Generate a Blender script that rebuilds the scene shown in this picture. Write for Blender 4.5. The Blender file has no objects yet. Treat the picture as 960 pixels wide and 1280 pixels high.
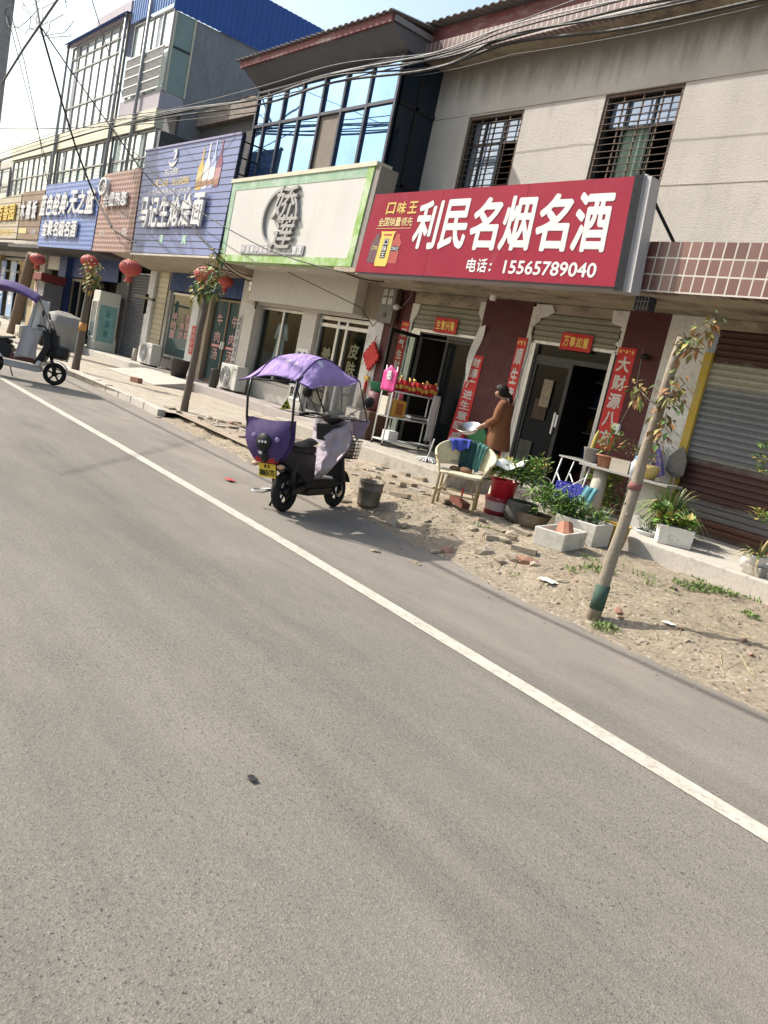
import bpy, bmesh, math, random
import numpy as np
from mathutils import Vector, Matrix, noise
random.seed(7)
sc = bpy.context.scene
COL = sc.collection
PI = math.pi
R_ = math.radians

# ------------------------------------------------------------------ camera
CAM_H = 1.55
FPX = 1000.0
_p, _r, _a = R_(9.48), R_(12.3), R_(41.1)
_H = Vector((-math.cos(_a), math.sin(_a), 0)); _R = Vector((math.sin(_a), math.cos(_a), 0)); _Z = Vector((0, 0, 1))
_F = _H*math.cos(_p) - _Z*math.sin(_p); _U = _H*math.sin(_p) + _Z*math.cos(_p)
CP = Vector((0, 0, CAM_H))
def ray(x, y):
    dx, dy = x-480, y-640
    rr = dx*math.cos(_r) + dy*math.sin(_r); uu = dx*math.sin(_r) - dy*math.cos(_r)
    return _F*FPX + _R*rr + _U*uu
def at(x, y, Y):                      # surveyed point of the photo on the plane y = Y
    d = ray(x, y); return CP + d*(Y/d.y)
def atz(x, y, z=0.0):
    d = ray(x, y); return CP + d*((z-CAM_H)/d.z)
def atx(x, y, X):
    d = ray(x, y); return CP + d*(X/d.x)
cam = bpy.data.cameras.new('camera'); co = bpy.data.objects.new('camera', cam); COL.objects.link(co)
_xc = _R*math.cos(_r) + _U*math.sin(_r); _yc = -_R*math.sin(_r) + _U*math.cos(_r); _zc = -_F
mw = Matrix((( _xc.x, _yc.x, _zc.x, 0), (_xc.y, _yc.y, _zc.y, 0), (_xc.z, _yc.z, _zc.z, CAM_H), (0, 0, 0, 1)))
co.matrix_world = mw
cam.sensor_fit = 'VERTICAL'; cam.sensor_height = 36; cam.sensor_width = 27
cam.lens = FPX/1280*36; cam.clip_end = 3000; cam.clip_start = 0.05
sc.camera = co

# ------------------------------------------------------------------ materials
def S(c): return (c[0], c[1], c[2], 1)
def srgb(r, g, b, k=1.0):
    f = lambda v: (v/255/12.92 if v <= 10 else ((v/255+0.055)/1.055)**2.4)*k
    return (f(r), f(g), f(b))
MATS = {}
class NT:
    def __init__(s, name):
        s.m = bpy.data.materials.new(name); s.m.use_nodes = True
        s.t = s.m.node_tree; s.b = s.t.nodes['Principled BSDF']; s.tc = s.t.nodes.new('ShaderNodeTexCoord')
    def n(s, typ, **kw):
        nd = s.t.nodes.new('ShaderNode'+typ)
        for k, v in kw.items():
            if k in nd.inputs.keys(): nd.inputs[k].default_value = v
            else: setattr(nd, k, v)
        return nd
    def l(s, a, b): s.t.links.new(a, b)
    def coord(s, scale=(1, 1, 1), which='Object'):
        mp = s.n('Mapping'); mp.inputs['Scale'].default_value = scale; s.l(s.tc.outputs[which], mp.inputs[0]); return mp.outputs[0]
    def noise(s, scale, detail=4, rough=.6, stretch=(1, 1, 1)):
        nd = s.n('TexNoise'); nd.inputs['Scale'].default_value = scale; nd.inputs['Detail'].default_value = detail
        nd.inputs['Roughness'].default_value = rough; s.l(s.coord(stretch), nd.inputs['Vector']); return nd.outputs['Fac']
    def ramp(s, fac, stops, interp='LINEAR'):
        r = s.n('ValToRGB'); e = r.color_ramp.elements; r.color_ramp.interpolation = interp
        while len(e) < len(stops): e.new(1)
        for i, (p, c) in enumerate(stops):
            e[i].position = p; e[i].color = S(c) if hasattr(c, '__len__') else (c, c, c, 1)
        s.l(fac, r.inputs[0]); return r.outputs[0]
    def mix(s, fac, a, b, mode='MIX'):
        m = s.n('MixRGB', blend_type=mode)
        for i, v in ((0, fac), (1, a), (2, b)):
            if hasattr(v, 'is_linked') or hasattr(v, 'links'): s.l(v, m.inputs[i])
            else: m.inputs[i].default_value = S(v) if hasattr(v, '__len__') else v
        return m.outputs[0]
    def math(s, op, a, b=0.0):
        m = s.n('Math', operation=op)
        for i, v in ((0, a), (1, b)):
            if hasattr(v, 'links'): s.l(v, m.inputs[i])
            else: m.inputs[i].default_value = v
        return m.outputs[0]
    def bump(s, h, strength=.3, dist=.01):
        b = s.n('Bump'); b.inputs['Strength'].default_value = strength; b.inputs['Distance'].default_value = dist
        s.l(h, b.inputs['Height']); s.l(b.outputs[0], s.b.inputs['Normal'])
    def out(s, col, rough=None, metal=None, spec=None):
        if hasattr(col, 'links'): s.l(col, s.b.inputs['Base Color'])
        else: s.b.inputs['Base Color'].default_value = S(col)
        if rough is not None:
            if hasattr(rough, 'links'): s.l(rough, s.b.inputs['Roughness'])
            else: s.b.inputs['Roughness'].default_value = rough
        if metal is not None: s.b.inputs['Metallic'].default_value = metal
        if spec is not None: s.b.inputs['Specular IOR Level'].default_value = spec
        return s.m

def M(name, col, rough=.75, metal=0, var=.18, scale=5, bump=0, bscale=60, spec=.4, dirt=None, damt=.5, dscale=3, stretch=(1, 1, 1)):
    """plain surface with uneven colour, fine grain and optional patches of dirt"""
    if name in MATS: return MATS[name]
    t = NT(name)
    lo = tuple(c*(1-var) for c in col); hi = tuple(min(1, c*(1+var)) for c in col)
    c = t.ramp(t.noise(scale, 5, .65, stretch), [(.3, lo), (.7, hi)])
    c = t.mix(.5, c, t.ramp(t.noise(scale*9, 3, .7, stretch), [(.3, tuple(x*.8 for x in lo)), (.7, hi)]))
    if dirt:
        f = t.ramp(t.noise(dscale, 8, .72, stretch), [(.68-damt*.4, 0.0), (.86-damt*.3, 1.0)])
        c = t.mix(f, c, dirt)
    if bump: t.bump(t.noise(bscale, 4, .7), bump, .01)
    r = t.ramp(t.noise(scale*2.3, 4), [(.3, max(0, rough-.1)), (.7, min(1, rough+.1))])
    MATS[name] = t.out(c, r, metal, spec); return MATS[name]

# ------------------------------------------------------------------ mesh builder
def rotz(a): return Matrix.Rotation(a, 3, 'Z')
class B:
    def __init__(s): s.v = []; s.f = []; s.mi = []; s.sm = []; s.mats = []
    def m(s, mat):
        if mat not in s.mats: s.mats.append(mat)
        return s.mats.index(mat)
    def add(s, verts, faces, mat, smooth=False):
        o = len(s.v); s.v += [Vector(v) for v in verts]; k = s.m(mat)
        for f in faces: s.f.append([i+o for i in f]); s.mi.append(k); s.sm.append(smooth)
        return s
    def quad(s, a, b, c, d, mat): return s.add([a, b, c, d], [(0, 1, 2, 3)], mat)
    def box(s, c, d, mat, R=None):
        c = Vector(c); h = Vector(d)/2; vs = []
        for x in (-1, 1):
            for y in (-1, 1):
                for z in (-1, 1):
                    p = Vector((x*h.x, y*h.y, z*h.z)); vs.append(c + (R @ p if R is not None else p))
        return s.add(vs, [(0, 1, 3, 2), (4, 6, 7, 5), (0, 4, 5, 1), (2, 3, 7, 6), (0, 2, 6, 4), (1, 5, 7, 3)], mat)
    def bx(s, x0, x1, y0, y1, z0, z1, mat): return s.box(((x0+x1)/2, (y0+y1)/2, (z0+z1)/2), (abs(x1-x0), abs(y1-y0), abs(z1-z0)), mat)
    def bar(s, a, b, w, h, mat):               # square bar from a to b
        a, b = Vector(a), Vector(b); d = b-a; L = d.length
        R = d.to_track_quat('X', 'Z').to_matrix(); return s.box((a+b)/2, (L, w, h), mat, R)
    def tube(s, path, r, mat, n=8, caps=True, closed=False):
        P = [Vector(p) for p in path]; k = len(P)
        rs = r if hasattr(r, '__len__') else [r]*k
        vs, fs = [], []; ref = None
        for i, p in enumerate(P):
            if closed: d = P[(i+1) % k]-P[i-1]
            else: d = P[min(i+1, k-1)]-P[max(i-1, 0)]
            if d.length < 1e-9: d = Vector((0, 0, 1))
            d.normalize()
            if ref is None: ref = Vector((0, 0, 1)) if abs(d.z) < .9 else Vector((1, 0, 0))
            u = (ref - d*ref.dot(d))
            if u.length < 1e-6: u = d.orthogonal()
            u.normalize(); w = d.cross(u); ref = u
            for j in range(n):
                t = 2*PI*j/n; vs.append(p + (u*math.cos(t)+w*math.sin(t))*rs[i])
        for i in range(k if closed else k-1):
            for j in range(n):
                a, b = i*n+j, i*n+(j+1) % n; i2 = (i+1) % k; fs.append((a, b, i2*n+(j+1) % n, i2*n+j))
        s.add(vs, fs, mat, True)
        if caps and not closed:
            o = len(s.v)-len(vs); km = s.m(mat)
            s.f.append([o+j for j in range(n)][::-1]); s.mi.append(km); s.sm.append(False)
            s.f.append([o+(k-1)*n+j for j in range(n)]); s.mi.append(km); s.sm.append(False)
        return s
    def lathe(s, prof, c, mat, n=18, R=None, smooth=True, sy=1.0, wob=0):
        c = Vector(c); vs, fs = [], []
        for (r, z) in prof:
            for j in range(n):
                t = 2*PI*j/n; k = 1+(random.uniform(-wob, wob) if wob else 0)
                p = Vector((r*math.cos(t)*k, r*math.sin(t)*sy*k, z)); vs.append(c + (R @ p if R is not None else p))
        for i in range(len(prof)-1):
            for j in range(n): fs.append((i*n+j, i*n+(j+1) % n, (i+1)*n+(j+1) % n, (i+1)*n+j))
        return s.add(vs, fs, mat, smooth)
    def blob(s, c, rad, mat, n=14, k=9, R=None):
        prof = []
        vs, fs = [], []; c = Vector(c)
        for i in range(k+1):
            ph = PI*i/k
            for j in range(n):
                t = 2*PI*j/n; p = Vector((rad[0]*math.sin(ph)*math.cos(t), rad[1]*math.sin(ph)*math.sin(t), -rad[2]*math.cos(ph)))
                vs.append(c + (R @ p if R is not None else p))
        for i in range(k):
            for j in range(n): fs.append((i*n+j, i*n+(j+1) % n, (i+1)*n+(j+1) % n, (i+1)*n+j))
        return s.add(vs, fs, mat, True)
    def prism(s, pts, off, mat, smooth=False):   # extrude a polygon by the vector off
        n = len(pts); off = Vector(off); P = [Vector(p) for p in pts]
        fs = [tuple(range(n))[::-1], tuple(range(n, 2*n))] + [(i, (i+1) % n, n+(i+1) % n, n+i) for i in range(n)]
        return s.add(P + [p+off for p in P], fs, mat, smooth)
    def grid(s, fn, nu, nv, mat, smooth=True):
        vs = [fn(i/nu, j/nv) for i in range(nu+1) for j in range(nv+1)]
        fs = [(i*(nv+1)+j, (i+1)*(nv+1)+j, (i+1)*(nv+1)+j+1, i*(nv+1)+j+1) for i in range(nu) for j in range(nv)]
        return s.add(vs, fs, mat, smooth)
    def leaf(s, p, d, L, W, mat, droop=.3, up=None):
        p, d = Vector(p), Vector(d).normalized(); u = d.cross(Vector((0, 0, 1)) if up is None else up)
        if u.length < 1e-4: u = Vector((1, 0, 0))
        u.normalize(); nrm = u.cross(d)
        a = p + d*L*.45 - Vector((0, 0, 1))*L*droop*.15; t = p + d*L - Vector((0, 0, 1))*L*droop*.6
        return s.add([p, a+u*W/2+nrm*W*.12, t, a-u*W/2+nrm*W*.12, a], [(0, 4, 1), (1, 4, 2), (0, 3, 4), (3, 2, 4)], mat)
    def build(s, name, parent=None, loc=None, bevel=0, solid=0):
        o0 = Vector((0, 0, 0))
        if parent is not None: o0 = ORG.get(parent.name, Vector((0, 0, 0)))
        elif loc is not None: o0 = Vector(loc)
        me = bpy.data.meshes.new(name); me.from_pydata([v-o0 for v in s.v], [], s.f)
        for m in s.mats: me.materials.append(m)
        me.polygons.foreach_set('material_index', s.mi); me.polygons.foreach_set('use_smooth', s.sm)
        me.update()
        bm = bmesh.new(); bm.from_mesh(me); bmesh.ops.recalc_face_normals(bm, faces=bm.faces); bm.to_mesh(me); bm.free()
        o = bpy.data.objects.new(name, me); COL.objects.link(o)
        if parent is not None: o.parent = parent; ORG[o.name] = o0
        elif loc is not None: o.location = o0; ORG[o.name] = o0
        if bevel:
            b = o.modifiers.new('bevel', 'BEVEL'); b.width = bevel; b.segments = 2; b.limit_method = 'ANGLE'; b.angle_limit = R_(40)
        if solid:
            b = o.modifiers.new('solid', 'SOLIDIFY'); b.thickness = solid
        return o
ORG = {}
def tag(o, label, cat, group=None):
    o['label'] = label; o['category'] = cat
    if group: o['group'] = group
    return o
def struct(o, kind='structure'): o['kind'] = kind; return o
def thing(name, label, cat, loc, rot=None, group=None):
    """an Empty at the base; with rot given its parts are built in local coordinates"""
    o = bpy.data.objects.new(name, None); COL.objects.link(o); o.location = loc; o.empty_display_size = .2
    if rot is not None: o.rotation_euler = rot; ORG[o.name] = Vector((0, 0, 0))
    else: ORG[o.name] = Vector(loc)
    return tag(o, label, cat, group)
def kids(o): return [c for c in bpy.data.objects if c.parent == o]
def copy_tree(o, parent=None):
    c = o.copy(); COL.objects.link(c)
    if parent is not None: c.parent = parent
    for ch in kids(o): copy_tree(ch, c)
    return c

# lettering: glyph outlines of the built-in font turned into mesh
_TC = {}
def glyphs(txt, bold=.0, ext=0.0, shear=0.0):
    key = (txt, bold, ext, shear)
    if key in _TC: return _TC[key]
    cu = bpy.data.curves.new('glyphs', 'FONT'); cu.body = txt; cu.size = 1; cu.offset = bold; cu.extrude = ext; cu.shear = shear; cu.resolution_u = 3
    o = bpy.data.objects.new('glyphs', cu); COL.objects.link(o)
    dg = bpy.context.evaluated_depsgraph_get(); me = bpy.data.meshes.new_from_object(o.evaluated_get(dg))
    vs = [tuple(v.co) for v in me.vertices]; fs = [tuple(p.vertices) for p in me.polygons]
    bpy.data.objects.remove(o); bpy.data.curves.remove(cu); bpy.data.meshes.remove(me)
    xs = [v[0] for v in vs]; ys = [v[1] for v in vs]
    _TC[key] = (vs, fs, (min(xs), max(xs), min(ys), max(ys))); return _TC[key]
class Plate:
    """a flat four-cornered board: u along, v up, w out of the face"""
    def __init__(s, bl, br, tr, tl):
        s.c = [Vector(p) for p in (bl, br, tr, tl)]
        s.n = (s.c[1]-s.c[0]).cross(s.c[3]-s.c[0]).normalized()
        if s.n.y > 0 and abs(s.n.y) > .3: s.n = -s.n
        s.W = (s.c[1]-s.c[0]).length; s.Hh = (s.c[3]-s.c[0]).length
    def p(s, u, v, w=0):
        a = s.c[0].lerp(s.c[1], u); b = s.c[3].lerp(s.c[2], u); return a.lerp(b, v) + s.n*w
    def slab(s, b, mat, depth=.2, u0=0, u1=1, v0=0, v1=1, w=0, side=None):
        f = [s.p(u0, v0, w), s.p(u1, v0, w), s.p(u1, v1, w), s.p(u0, v1, w)]; k = [q-s.n*depth for q in f]
        b.add(f, [(0, 1, 2, 3)], mat)
        b.add(f+k, [(0, 4, 5, 1), (1, 5, 6, 2), (2, 6, 7, 3), (3, 7, 4, 0), (4, 7, 6, 5)], side or mat); return b
    def text(s, b, txt, u0, u1, v0, v1, mat, bold=.02, w=.004, ext=0.0, shear=0.0):
        vs, fs, bb = glyphs(txt, 0.0, ext, shear); d = bold*1.0       # heavier weight: the outline laid down again, slightly shifted
        sx = (u1-u0)/(bb[1]-bb[0]+2*d); sy = (v1-v0)/(bb[3]-bb[2]+2*d)
        offs = [(0, 0)] + ([(d, 0), (-d, 0), (0, d), (0, -d)] if d else []) + ([(d*.7, d*.7), (-d*.7, d*.7), (d*.7, -d*.7), (-d*.7, -d*.7)] if d > .025 else [])
        for i, (ox, oy) in enumerate(offs):
            b.add([s.p(u0+(x+ox+d-bb[0])*sx, v0+(y+oy+d-bb[2])*sy, w+z+i*.0004) for x, y, z in vs], fs, mat)
    def row(s, b, txt, u0, u1, v0, v1, mat, gap=.12, **k):     # characters evenly spaced, each filling its cell
        n = len(txt); c = (u1-u0)/n
        for i, ch in enumerate(txt):
            if ch == ' ': continue
            g = c*gap/2
            if ch in '·：': s.text(b, ch, u0+i*c+c*.4, u0+i*c+c*.6, v0+(v1-v0)*.35, v0+(v1-v0)*.6, mat, **k)
            else: s.text(b, ch, u0+i*c+g, u0+(i+1)*c-g, v0, v1, mat, **k)
    def column(s, b, txt, u0, u1, v0, v1, mat, gap=.15, **k):
        n = len(txt); c = (v1-v0)/n
        for i, ch in enumerate(txt):
            t = v1-i*c; s.text(b, ch, u0, u1, t-c*(1-gap/2), t-c*gap/2, mat, **k)
# ------------------------------------------------------------------ daylight
SUN_AZ, SUN_EL = R_(29), R_(42)          # light travels towards +x, a little into the shop fronts
w = bpy.data.worlds.new('World'); sc.world = w; w.use_nodes = True
wt = w.node_tree; bg = wt.nodes['Background']
sky = wt.nodes.new('ShaderNodeTexSky'); sky.sky_type = 'NISHITA'; sky.sun_disc = False
sky.sun_elevation = SUN_EL; sky.air_density = 1.6; sky.dust_density = 3.5; sky.ozone_density = 1.0; sky.altitude = 50
to_sun = Vector((-math.cos(SUN_AZ)*math.cos(SUN_EL), -math.sin(SUN_AZ)*math.cos(SUN_EL), math.sin(SUN_EL)))
sky.sun_rotation = math.atan2(to_sun.x, to_sun.y)
wt.links.new(sky.outputs[0], bg.inputs[0]); bg.inputs[1].default_value = 0.15
sl = bpy.data.lights.new('sun', 'SUN'); sl.energy = 4.2; sl.angle = R_(0.55); sl.color = (1, .95, .87)
so = bpy.data.objects.new('sun', sl); COL.objects.link(so)
so.rotation_euler = (-to_sun).to_track_quat('-Z', 'Y').to_euler()
vs_ = sc.view_settings; vs_.view_transform = 'Standard'; vs_.look = 'None'; vs_.gamma = 1; vs_.exposure = 0.62
try: vs_.use_curve_mapping = False
except Exception: pass
sc.cycles.use_denoising = True
sc.cycles.max_bounces = 8; sc.cycles.transparent_max_bounces = 12

# ------------------------------------------------------------------ ground
F = 10.5                                  # the shop fronts stand on y = 10.5
EDGE = [(-400, 14), (-40, 7.5), (-20.3, 6.5), (-14.4, 6.15), (-9, 5.7), (-5, 5.35), (-4, 5.2), (-2, 5.18), (8, 5.1), (80, 5.0)]
def edge(x):
    for (a, b), (c, d) in zip(EDGE, EDGE[1:]):
        if x <= c: return b+(d-b)*(x-a)/(c-a)
    return EDGE[-1][1]
def sstep(a, b, x):
    t = min(1, max(0, (x-a)/(b-a))); return t*t*(3-2*t)
def nz(x, y, k, seed=0): return noise.noise(Vector((x*k, y*k, seed)))
def fbm(x, y, k, seed=0): return nz(x, y, k, seed)+.5*nz(x, y, k*2.1, seed+3)+.25*nz(x, y, k*4.3, seed+7)
PAVE = .125
def dirt_h(x, y):
    e = edge(x)
    k = sstep(-9.3, -7.9, x); yb = (e+.62)*(1-k) + 8.1*k + (.16+.2*k)*fbm(x, y, 1.3, 5)
    h = .012 + .125*sstep(e, e+.9, y) + .055*sstep(e+.1, e+.6, y)*sstep(-13.4, -11, x)
    h += (.042*fbm(x, y, 1.1, 1)+.022*fbm(x, y, 3.7, 2)+.009*fbm(x, y, 12, 4))*sstep(e, e+.35, y)
    return h - .12*sstep(yb-.35, yb+.35, y)
def ground_h(x, y):
    if y < edge(x): return 0.0
    if x < -13.3: return PAVE
    return max(dirt_h(x, y), PAVE if y > edge(x)+(.5 if x < -8 else 1.7) else 0)
def gp(px, py, dz=0):
    z = .1
    for _ in range(8):
        q = atz(px, py, z+dz); z = ground_h(q.x, q.y)
    return Vector((q.x, q.y, z))

# asphalt: worn pale grey-brown, aggregate grain, stains and drag marks along the road
t = NT('asphalt')
big = t.noise(.35, 5, .6, (.5, 1.6, 1)); mid = t.noise(2.2, 6, .7, (.45, 1.5, 1))
c = t.ramp(big, [(.3, (.148, .136, .116)), (.7, (.200, .183, .157))])
c = t.mix(.35, c, t.ramp(mid, [(.3, (.125, .118, .105)), (.72, (.225, .207, .176))]))
gr = t.n('TexVoronoi'); gr.inputs['Scale'].default_value = 150; t.l(t.coord((1, 1, 1)), gr.inputs['Vector'])
sep = t.n('SeparateColor'); t.l(gr.outputs['Color'], sep.inputs[0])
stone = t.ramp(sep.outputs[0], [(.0, .62), (.3, .92), (.8, 1.04), (1, 1.4)])
c = t.mix(.6, c, t.mix(1, c, stone, 'MULTIPLY'))
pit = t.ramp(t.noise(60, 3, .7), [(.585, 1.0), (.65, .18)])
pm = t.ramp(t.noise(.9, 4, .7), [(.40, 0.12), (.56, 1.0)])
c = t.mix(t.math('MULTIPLY', pm, .8), c, t.mix(1, c, pit, 'MULTIPLY'))
st = t.ramp(t.noise(.55, 6, .75, (.22, 1.5, 1)), [(.56, 0.0), (.68, .55)])
c = t.mix(st, c, (.085, .080, .075))
trk = t.ramp(t.noise(1.15, 4, .55, (.035, 1.0, 1)), [(.36, .80), (.5, 1.0), (.66, 1.16)]); c = t.mix(.75, c, t.mix(1, c, trk, 'MULTIPLY'))
sx = t.n('SeparateXYZ'); t.l(t.tc.outputs['Object'], sx.inputs[0]); yb = t.math('ADD', sx.outputs[1], t.math('MULTIPLY', t.noise(.9, 6, .7), 1.3))
edgedust = t.math('MULTIPLY', t.ramp(t.math('DIVIDE', yb, 8.0), [(.50, 0.0), (.72, .75)]), t.ramp(t.noise(1.4, 6, .7, (.5, 1, 1)), [(.35, .25), (.62, 1.0)])); c = t.mix(edgedust, c, (.275, .246, .208))
dust = t.ramp(t.noise(.7, 6, .7, (.3, 1.0, 1)), [(.50, 0.0), (.72, .6)])
c = t.mix(dust, c, (.255, .228, .188))
oil = t.ramp(t.noise(1.7, 5, .6), [(.74, 0.0), (.80, .3)]); c = t.mix(oil, c, (.085, .08, .072))
cn = t.math('ABSOLUTE', t.math('SUBTRACT', t.noise(.21, 7, .62, (.55, 1, 1)), .5))
cm = t.math('MULTIPLY', t.ramp(cn, [(.0, .38), (.0022, 0.0)]), t.ramp(t.noise(.8, 4, .6), [(.44, 0.0), (.6, 1.0)]))
c = t.mix(t.math('MULTIPLY', cm, .35), c, (.07, .066, .06))
t.bump(t.math('ADD', gr.outputs['Distance'], t.math('MULTIPLY', t.noise(60, 3, .7), 1.2)), .45, .004)
ASPHALT = t.out(c, .93, 0, .25)

t = NT('road_paint')
c = t.ramp(t.noise(7, 6, .75), [(.35, (.40, .365, .305)), (.6, (.52, .48, .41))])
wear = t.math('MAXIMUM', t.ramp(t.noise(26, 6, .8), [(.50, 0.0), (.66, .8)]), t.ramp(t.noise(3.2, 8, .82), [(.54, 0.0), (.66, .75)]))
c = t.mix(wear, c, (.24, .22, .19)); PAINT = t.out(c, .85, 0, .3)

t = NT('dirt')
c = t.ramp(t.noise(1.3, 6, .65), [(.3, (.275, .222, .158)), (.7, (.415, .348, .262))])
c = t.mix(.55, c, t.ramp(t.noise(14, 6, .75), [(.3, (.22, .172, .12)), (.7, (.46, .39, .295))]))
peb = t.n('TexVoronoi'); peb.inputs['Scale'].default_value = 42; t.l(t.coord((1, 1, 1)), peb.inputs['Vector'])
sp = t.n('SeparateColor'); t.l(peb.outputs['Color'], sp.inputs[0])
c = t.mix(t.ramp(sp.outputs[0], [(.86, 0.0), (.92, .7)]), c, (.50, .45, .36))
c = t.mix(t.ramp(sp.outputs[1], [(.90, 0.0), (.95, .8)]), c, (.14, .11, .08))
stw = t.ramp(t.noise(17, 3, .7, (3.2, .55, 1)), [(.64, 0.0), (.70, .55)])
c = t.mix(stw, c, (.50, .42, .27))
t.bump(t.math('ADD', t.noise(38, 6, .8), t.math('MULTIPLY', t.noise(6, 4, .7), 1.5)), .9, .03)
DIRT = t.out(c, .97, 0, .15)

def paver_mat(name, c1, c2, mortar, bw, bh, dirtamt=.5):
    t = NT(name); br = t.n('TexBrick'); t.l(t.coord((1, 1, 1)), br.inputs['Vector'])
    br.inputs['Scale'].default_value = 1; br.inputs['Brick Width'].default_value = bw; br.inputs['Row Height'].default_value = bh
    br.inputs['Mortar Size'].default_value = .007; br.inputs['Color1'].default_value = S(c1); br.inputs['Color2'].default_value = S(c2); br.inputs['Mortar'].default_value = S(mortar)
    br.inputs['Mortar Smooth'].default_value = .3; br.inputs['Bias'].default_value = 0
    c = t.mix(.5, br.outputs['Color'], t.mix(1, br.outputs['Color'], t.ramp(t.noise(9, 5, .7), [(.25, .55), (.7, 1.25)]), 'MULTIPLY'))
    f = t.ramp(t.noise(.8, 7, .72), [(.62-dirtamt*.35, 0.0), (.78-dirtamt*.2, .9)])
    c = t.mix(f, c, t.ramp(t.noise(12, 5, .75), [(.3, (.29, .23, .16)), (.7, (.46, .38, .275))]))
    t.bump(t.math('SUBTRACT', t.math('MULTIPLY', t.noise(25, 4, .7), .4), br.outputs['Fac']), .5, .012)
    return t.out(c, .93, 0, .2)
PAVER = paver_mat('pavers', (.46, .405, .335), (.38, .335, .275), (.14, .11, .08), .40, .20, .35)
PAVER_RED = paver_mat('red_pavers', (.42, .30, .25), (.47, .36, .30), (.20, .155, .115), .22, .11, .45)
WORNP = paver_mat('worn_brick_paving', (.40, .335, .27), (.33, .27, .215), (.10, .078, .055), .26, .13, .55)
CONC = M('concrete', (.40, .365, .31), .9, var=.2, scale=3, bump=.3, bscale=50, dirt=(.16, .13, .10), damt=.45)
CONC2 = M('pale_concrete', (.47, .435, .38), .9, var=.15, scale=3, bump=.25, bscale=60, dirt=(.22, .19, .15), damt=.4)
EARTH = M('earth', (.27, .24, .19), .95, var=.2, scale=.1)

b = B(); b.quad((-700, -700, -.06), (500, -700, -.06), (500, 900, -.06), (-700, 900, -.06), EARTH); struct(b.build('ground'))
b = B(); xs = [-400, -200, -120, -80, -60, -50, -40, -34, -28, -24, -20.3, -17, -14.4, -12, -10] + [-9+.35*i for i in range(50)] + [20, 80]
for x0, x1 in zip(xs, xs[1:]):
    j0 = edge(x0)+(.05*fbm(x0, 0, 1.3, 9) if x0 > -13 else 0)+.05; j1 = edge(x1)+(.05*fbm(x1, 0, 1.3, 9) if x1 > -13 else 0)+.05
    s0 = (9 if x0 < -60 else 0); b.quad((x0, -7+s0*0, 0), (x1, -7, 0), (x1, j1, 0), (x0, j0, 0), ASPHALT)
struct(b.build('road'))
# the edge line
b = B(); LINE = [(-400, 10.5), (-60, 5.9), (-30, 4.62), (-16.2, 4.11), (-10.1, 3.95), (-5.45, 3.78), (-2.6, 3.62), (-1.17, 3.53), (3, 3.3), (30, 1.7)]
for (x0, y0), (x1, y1) in zip(LINE, LINE[1:]):
    b.quad((x0, y0-.066, .004), (x1, y1-.066, .004), (x1, y1+.07, .004), (x0, y0+.07, .004), PAINT)
struct(b.build('lane_marking'))
# pavement
b = B(); b.quad((-200, edge(-200)+.1, PAVE-.004), (-13.3, edge(-13.3)+.1, PAVE-.004), (-13.3, F+.3, PAVE-.004), (-200, F+.3, PAVE-.004), PAVER)
b.quad((-13.3, edge(-13.3)+.25, PAVE-.004), (-8, edge(-8)+.25, PAVE-.004), (-8, F+.3, PAVE-.004), (-13.3, F+.3, PAVE-.004), WORNP)
b.quad((-8, 6.9, PAVE-.004), (12, 6.9, PAVE-.004), (12, F+.3, PAVE-.004), (-8, F+.3, PAVE-.004), PAVER_RED); struct(b.build('pavement'))
# kerb stones on the left
b = B(); x = -13.5; i = 0
while x > -60:
    L = random.uniform(.75, .95); tl = random.uniform(-.015, .015); e0, e1 = edge(x), edge(x-L)
    a = Vector((x-.015, e0+.07, .06+tl)); c_ = Vector((x-L+.015, e1+.07, .06+random.uniform(-.012, .012)))
    b.bar(a, c_, .15, .16, CONC2)
    x -= L; i += 1
struct(b.build('kerb', bevel=.012))
# bare dirt verge
b = B(); X0, X1, Y0, Y1 = -14.6, 9.0, 4.95, 9.0; nx, ny = 430, 86
def dv(u, v):
    x = X0+(X1-X0)*u; e = edge(x)-.02+(.06*fbm(x, 0, 1.3, 9)+.04*fbm(x, 0, 5, 2)+.018*fbm(x, 0, 16, 4) if x > -13 else 0); y = e + (Y1-e)*v**1.15
    z = dirt_h(x, y)
    if x < -13.3: z -= .2*sstep(-13.32, -13.7, x)*sstep(0, .1, v)
    return Vector((x, y, z if v > 0 else -.02))
b.grid(dv, nx, ny, DIRT); struct(b.build('dirt_verge'))

# rubble, straw and weeds on the verge
ROCK = M('rubble_stone', (.33, .275, .205), .95, var=.3, scale=8, bump=.4); BRICKR = M('old_brick', (.30, .165, .115), .95, var=.3, scale=8, bump=.3)
STRAW = M('straw', (.46, .38, .23), .9, var=.25); WEED = M('weed', (.15, .22, .06), .8, var=.35, scale=9)
b = B()
def rock(x, y, s, mat):
    z = ground_h(x, y); v0 = []; bm = bmesh.new(); bmesh.ops.create_icosphere(bm, subdivisions=1, radius=1)
    R = Matrix.Rotation(random.uniform(0, 6), 3, 'Z') @ Matrix.Rotation(random.uniform(-.5, .5), 3, 'X')
    sx, sy, sz = s*random.uniform(.7, 1.4), s*random.uniform(.6, 1), s*random.uniform(.35, .6)
    for v in bm.verts: p = Vector((v.co.x*sx, v.co.y*sy, v.co.z*sz))*random.uniform(.75, 1.2); v0.append(Vector((x, y, z+sz*.2))+R @ p)
    b.add(v0, [[v.index for v in f.verts] for f in bm.faces], mat); bm.free()
for _ in range(700):
    x = random.uniform(-13, -.5); y = edge(x)+.1+abs(random.gauss(0, .9))
    if y < 8.3: rock(x, y, random.choice([.006, .009, .012, .014, .02, .03]), ROCK if random.random() < .94 else BRICKR)
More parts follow.
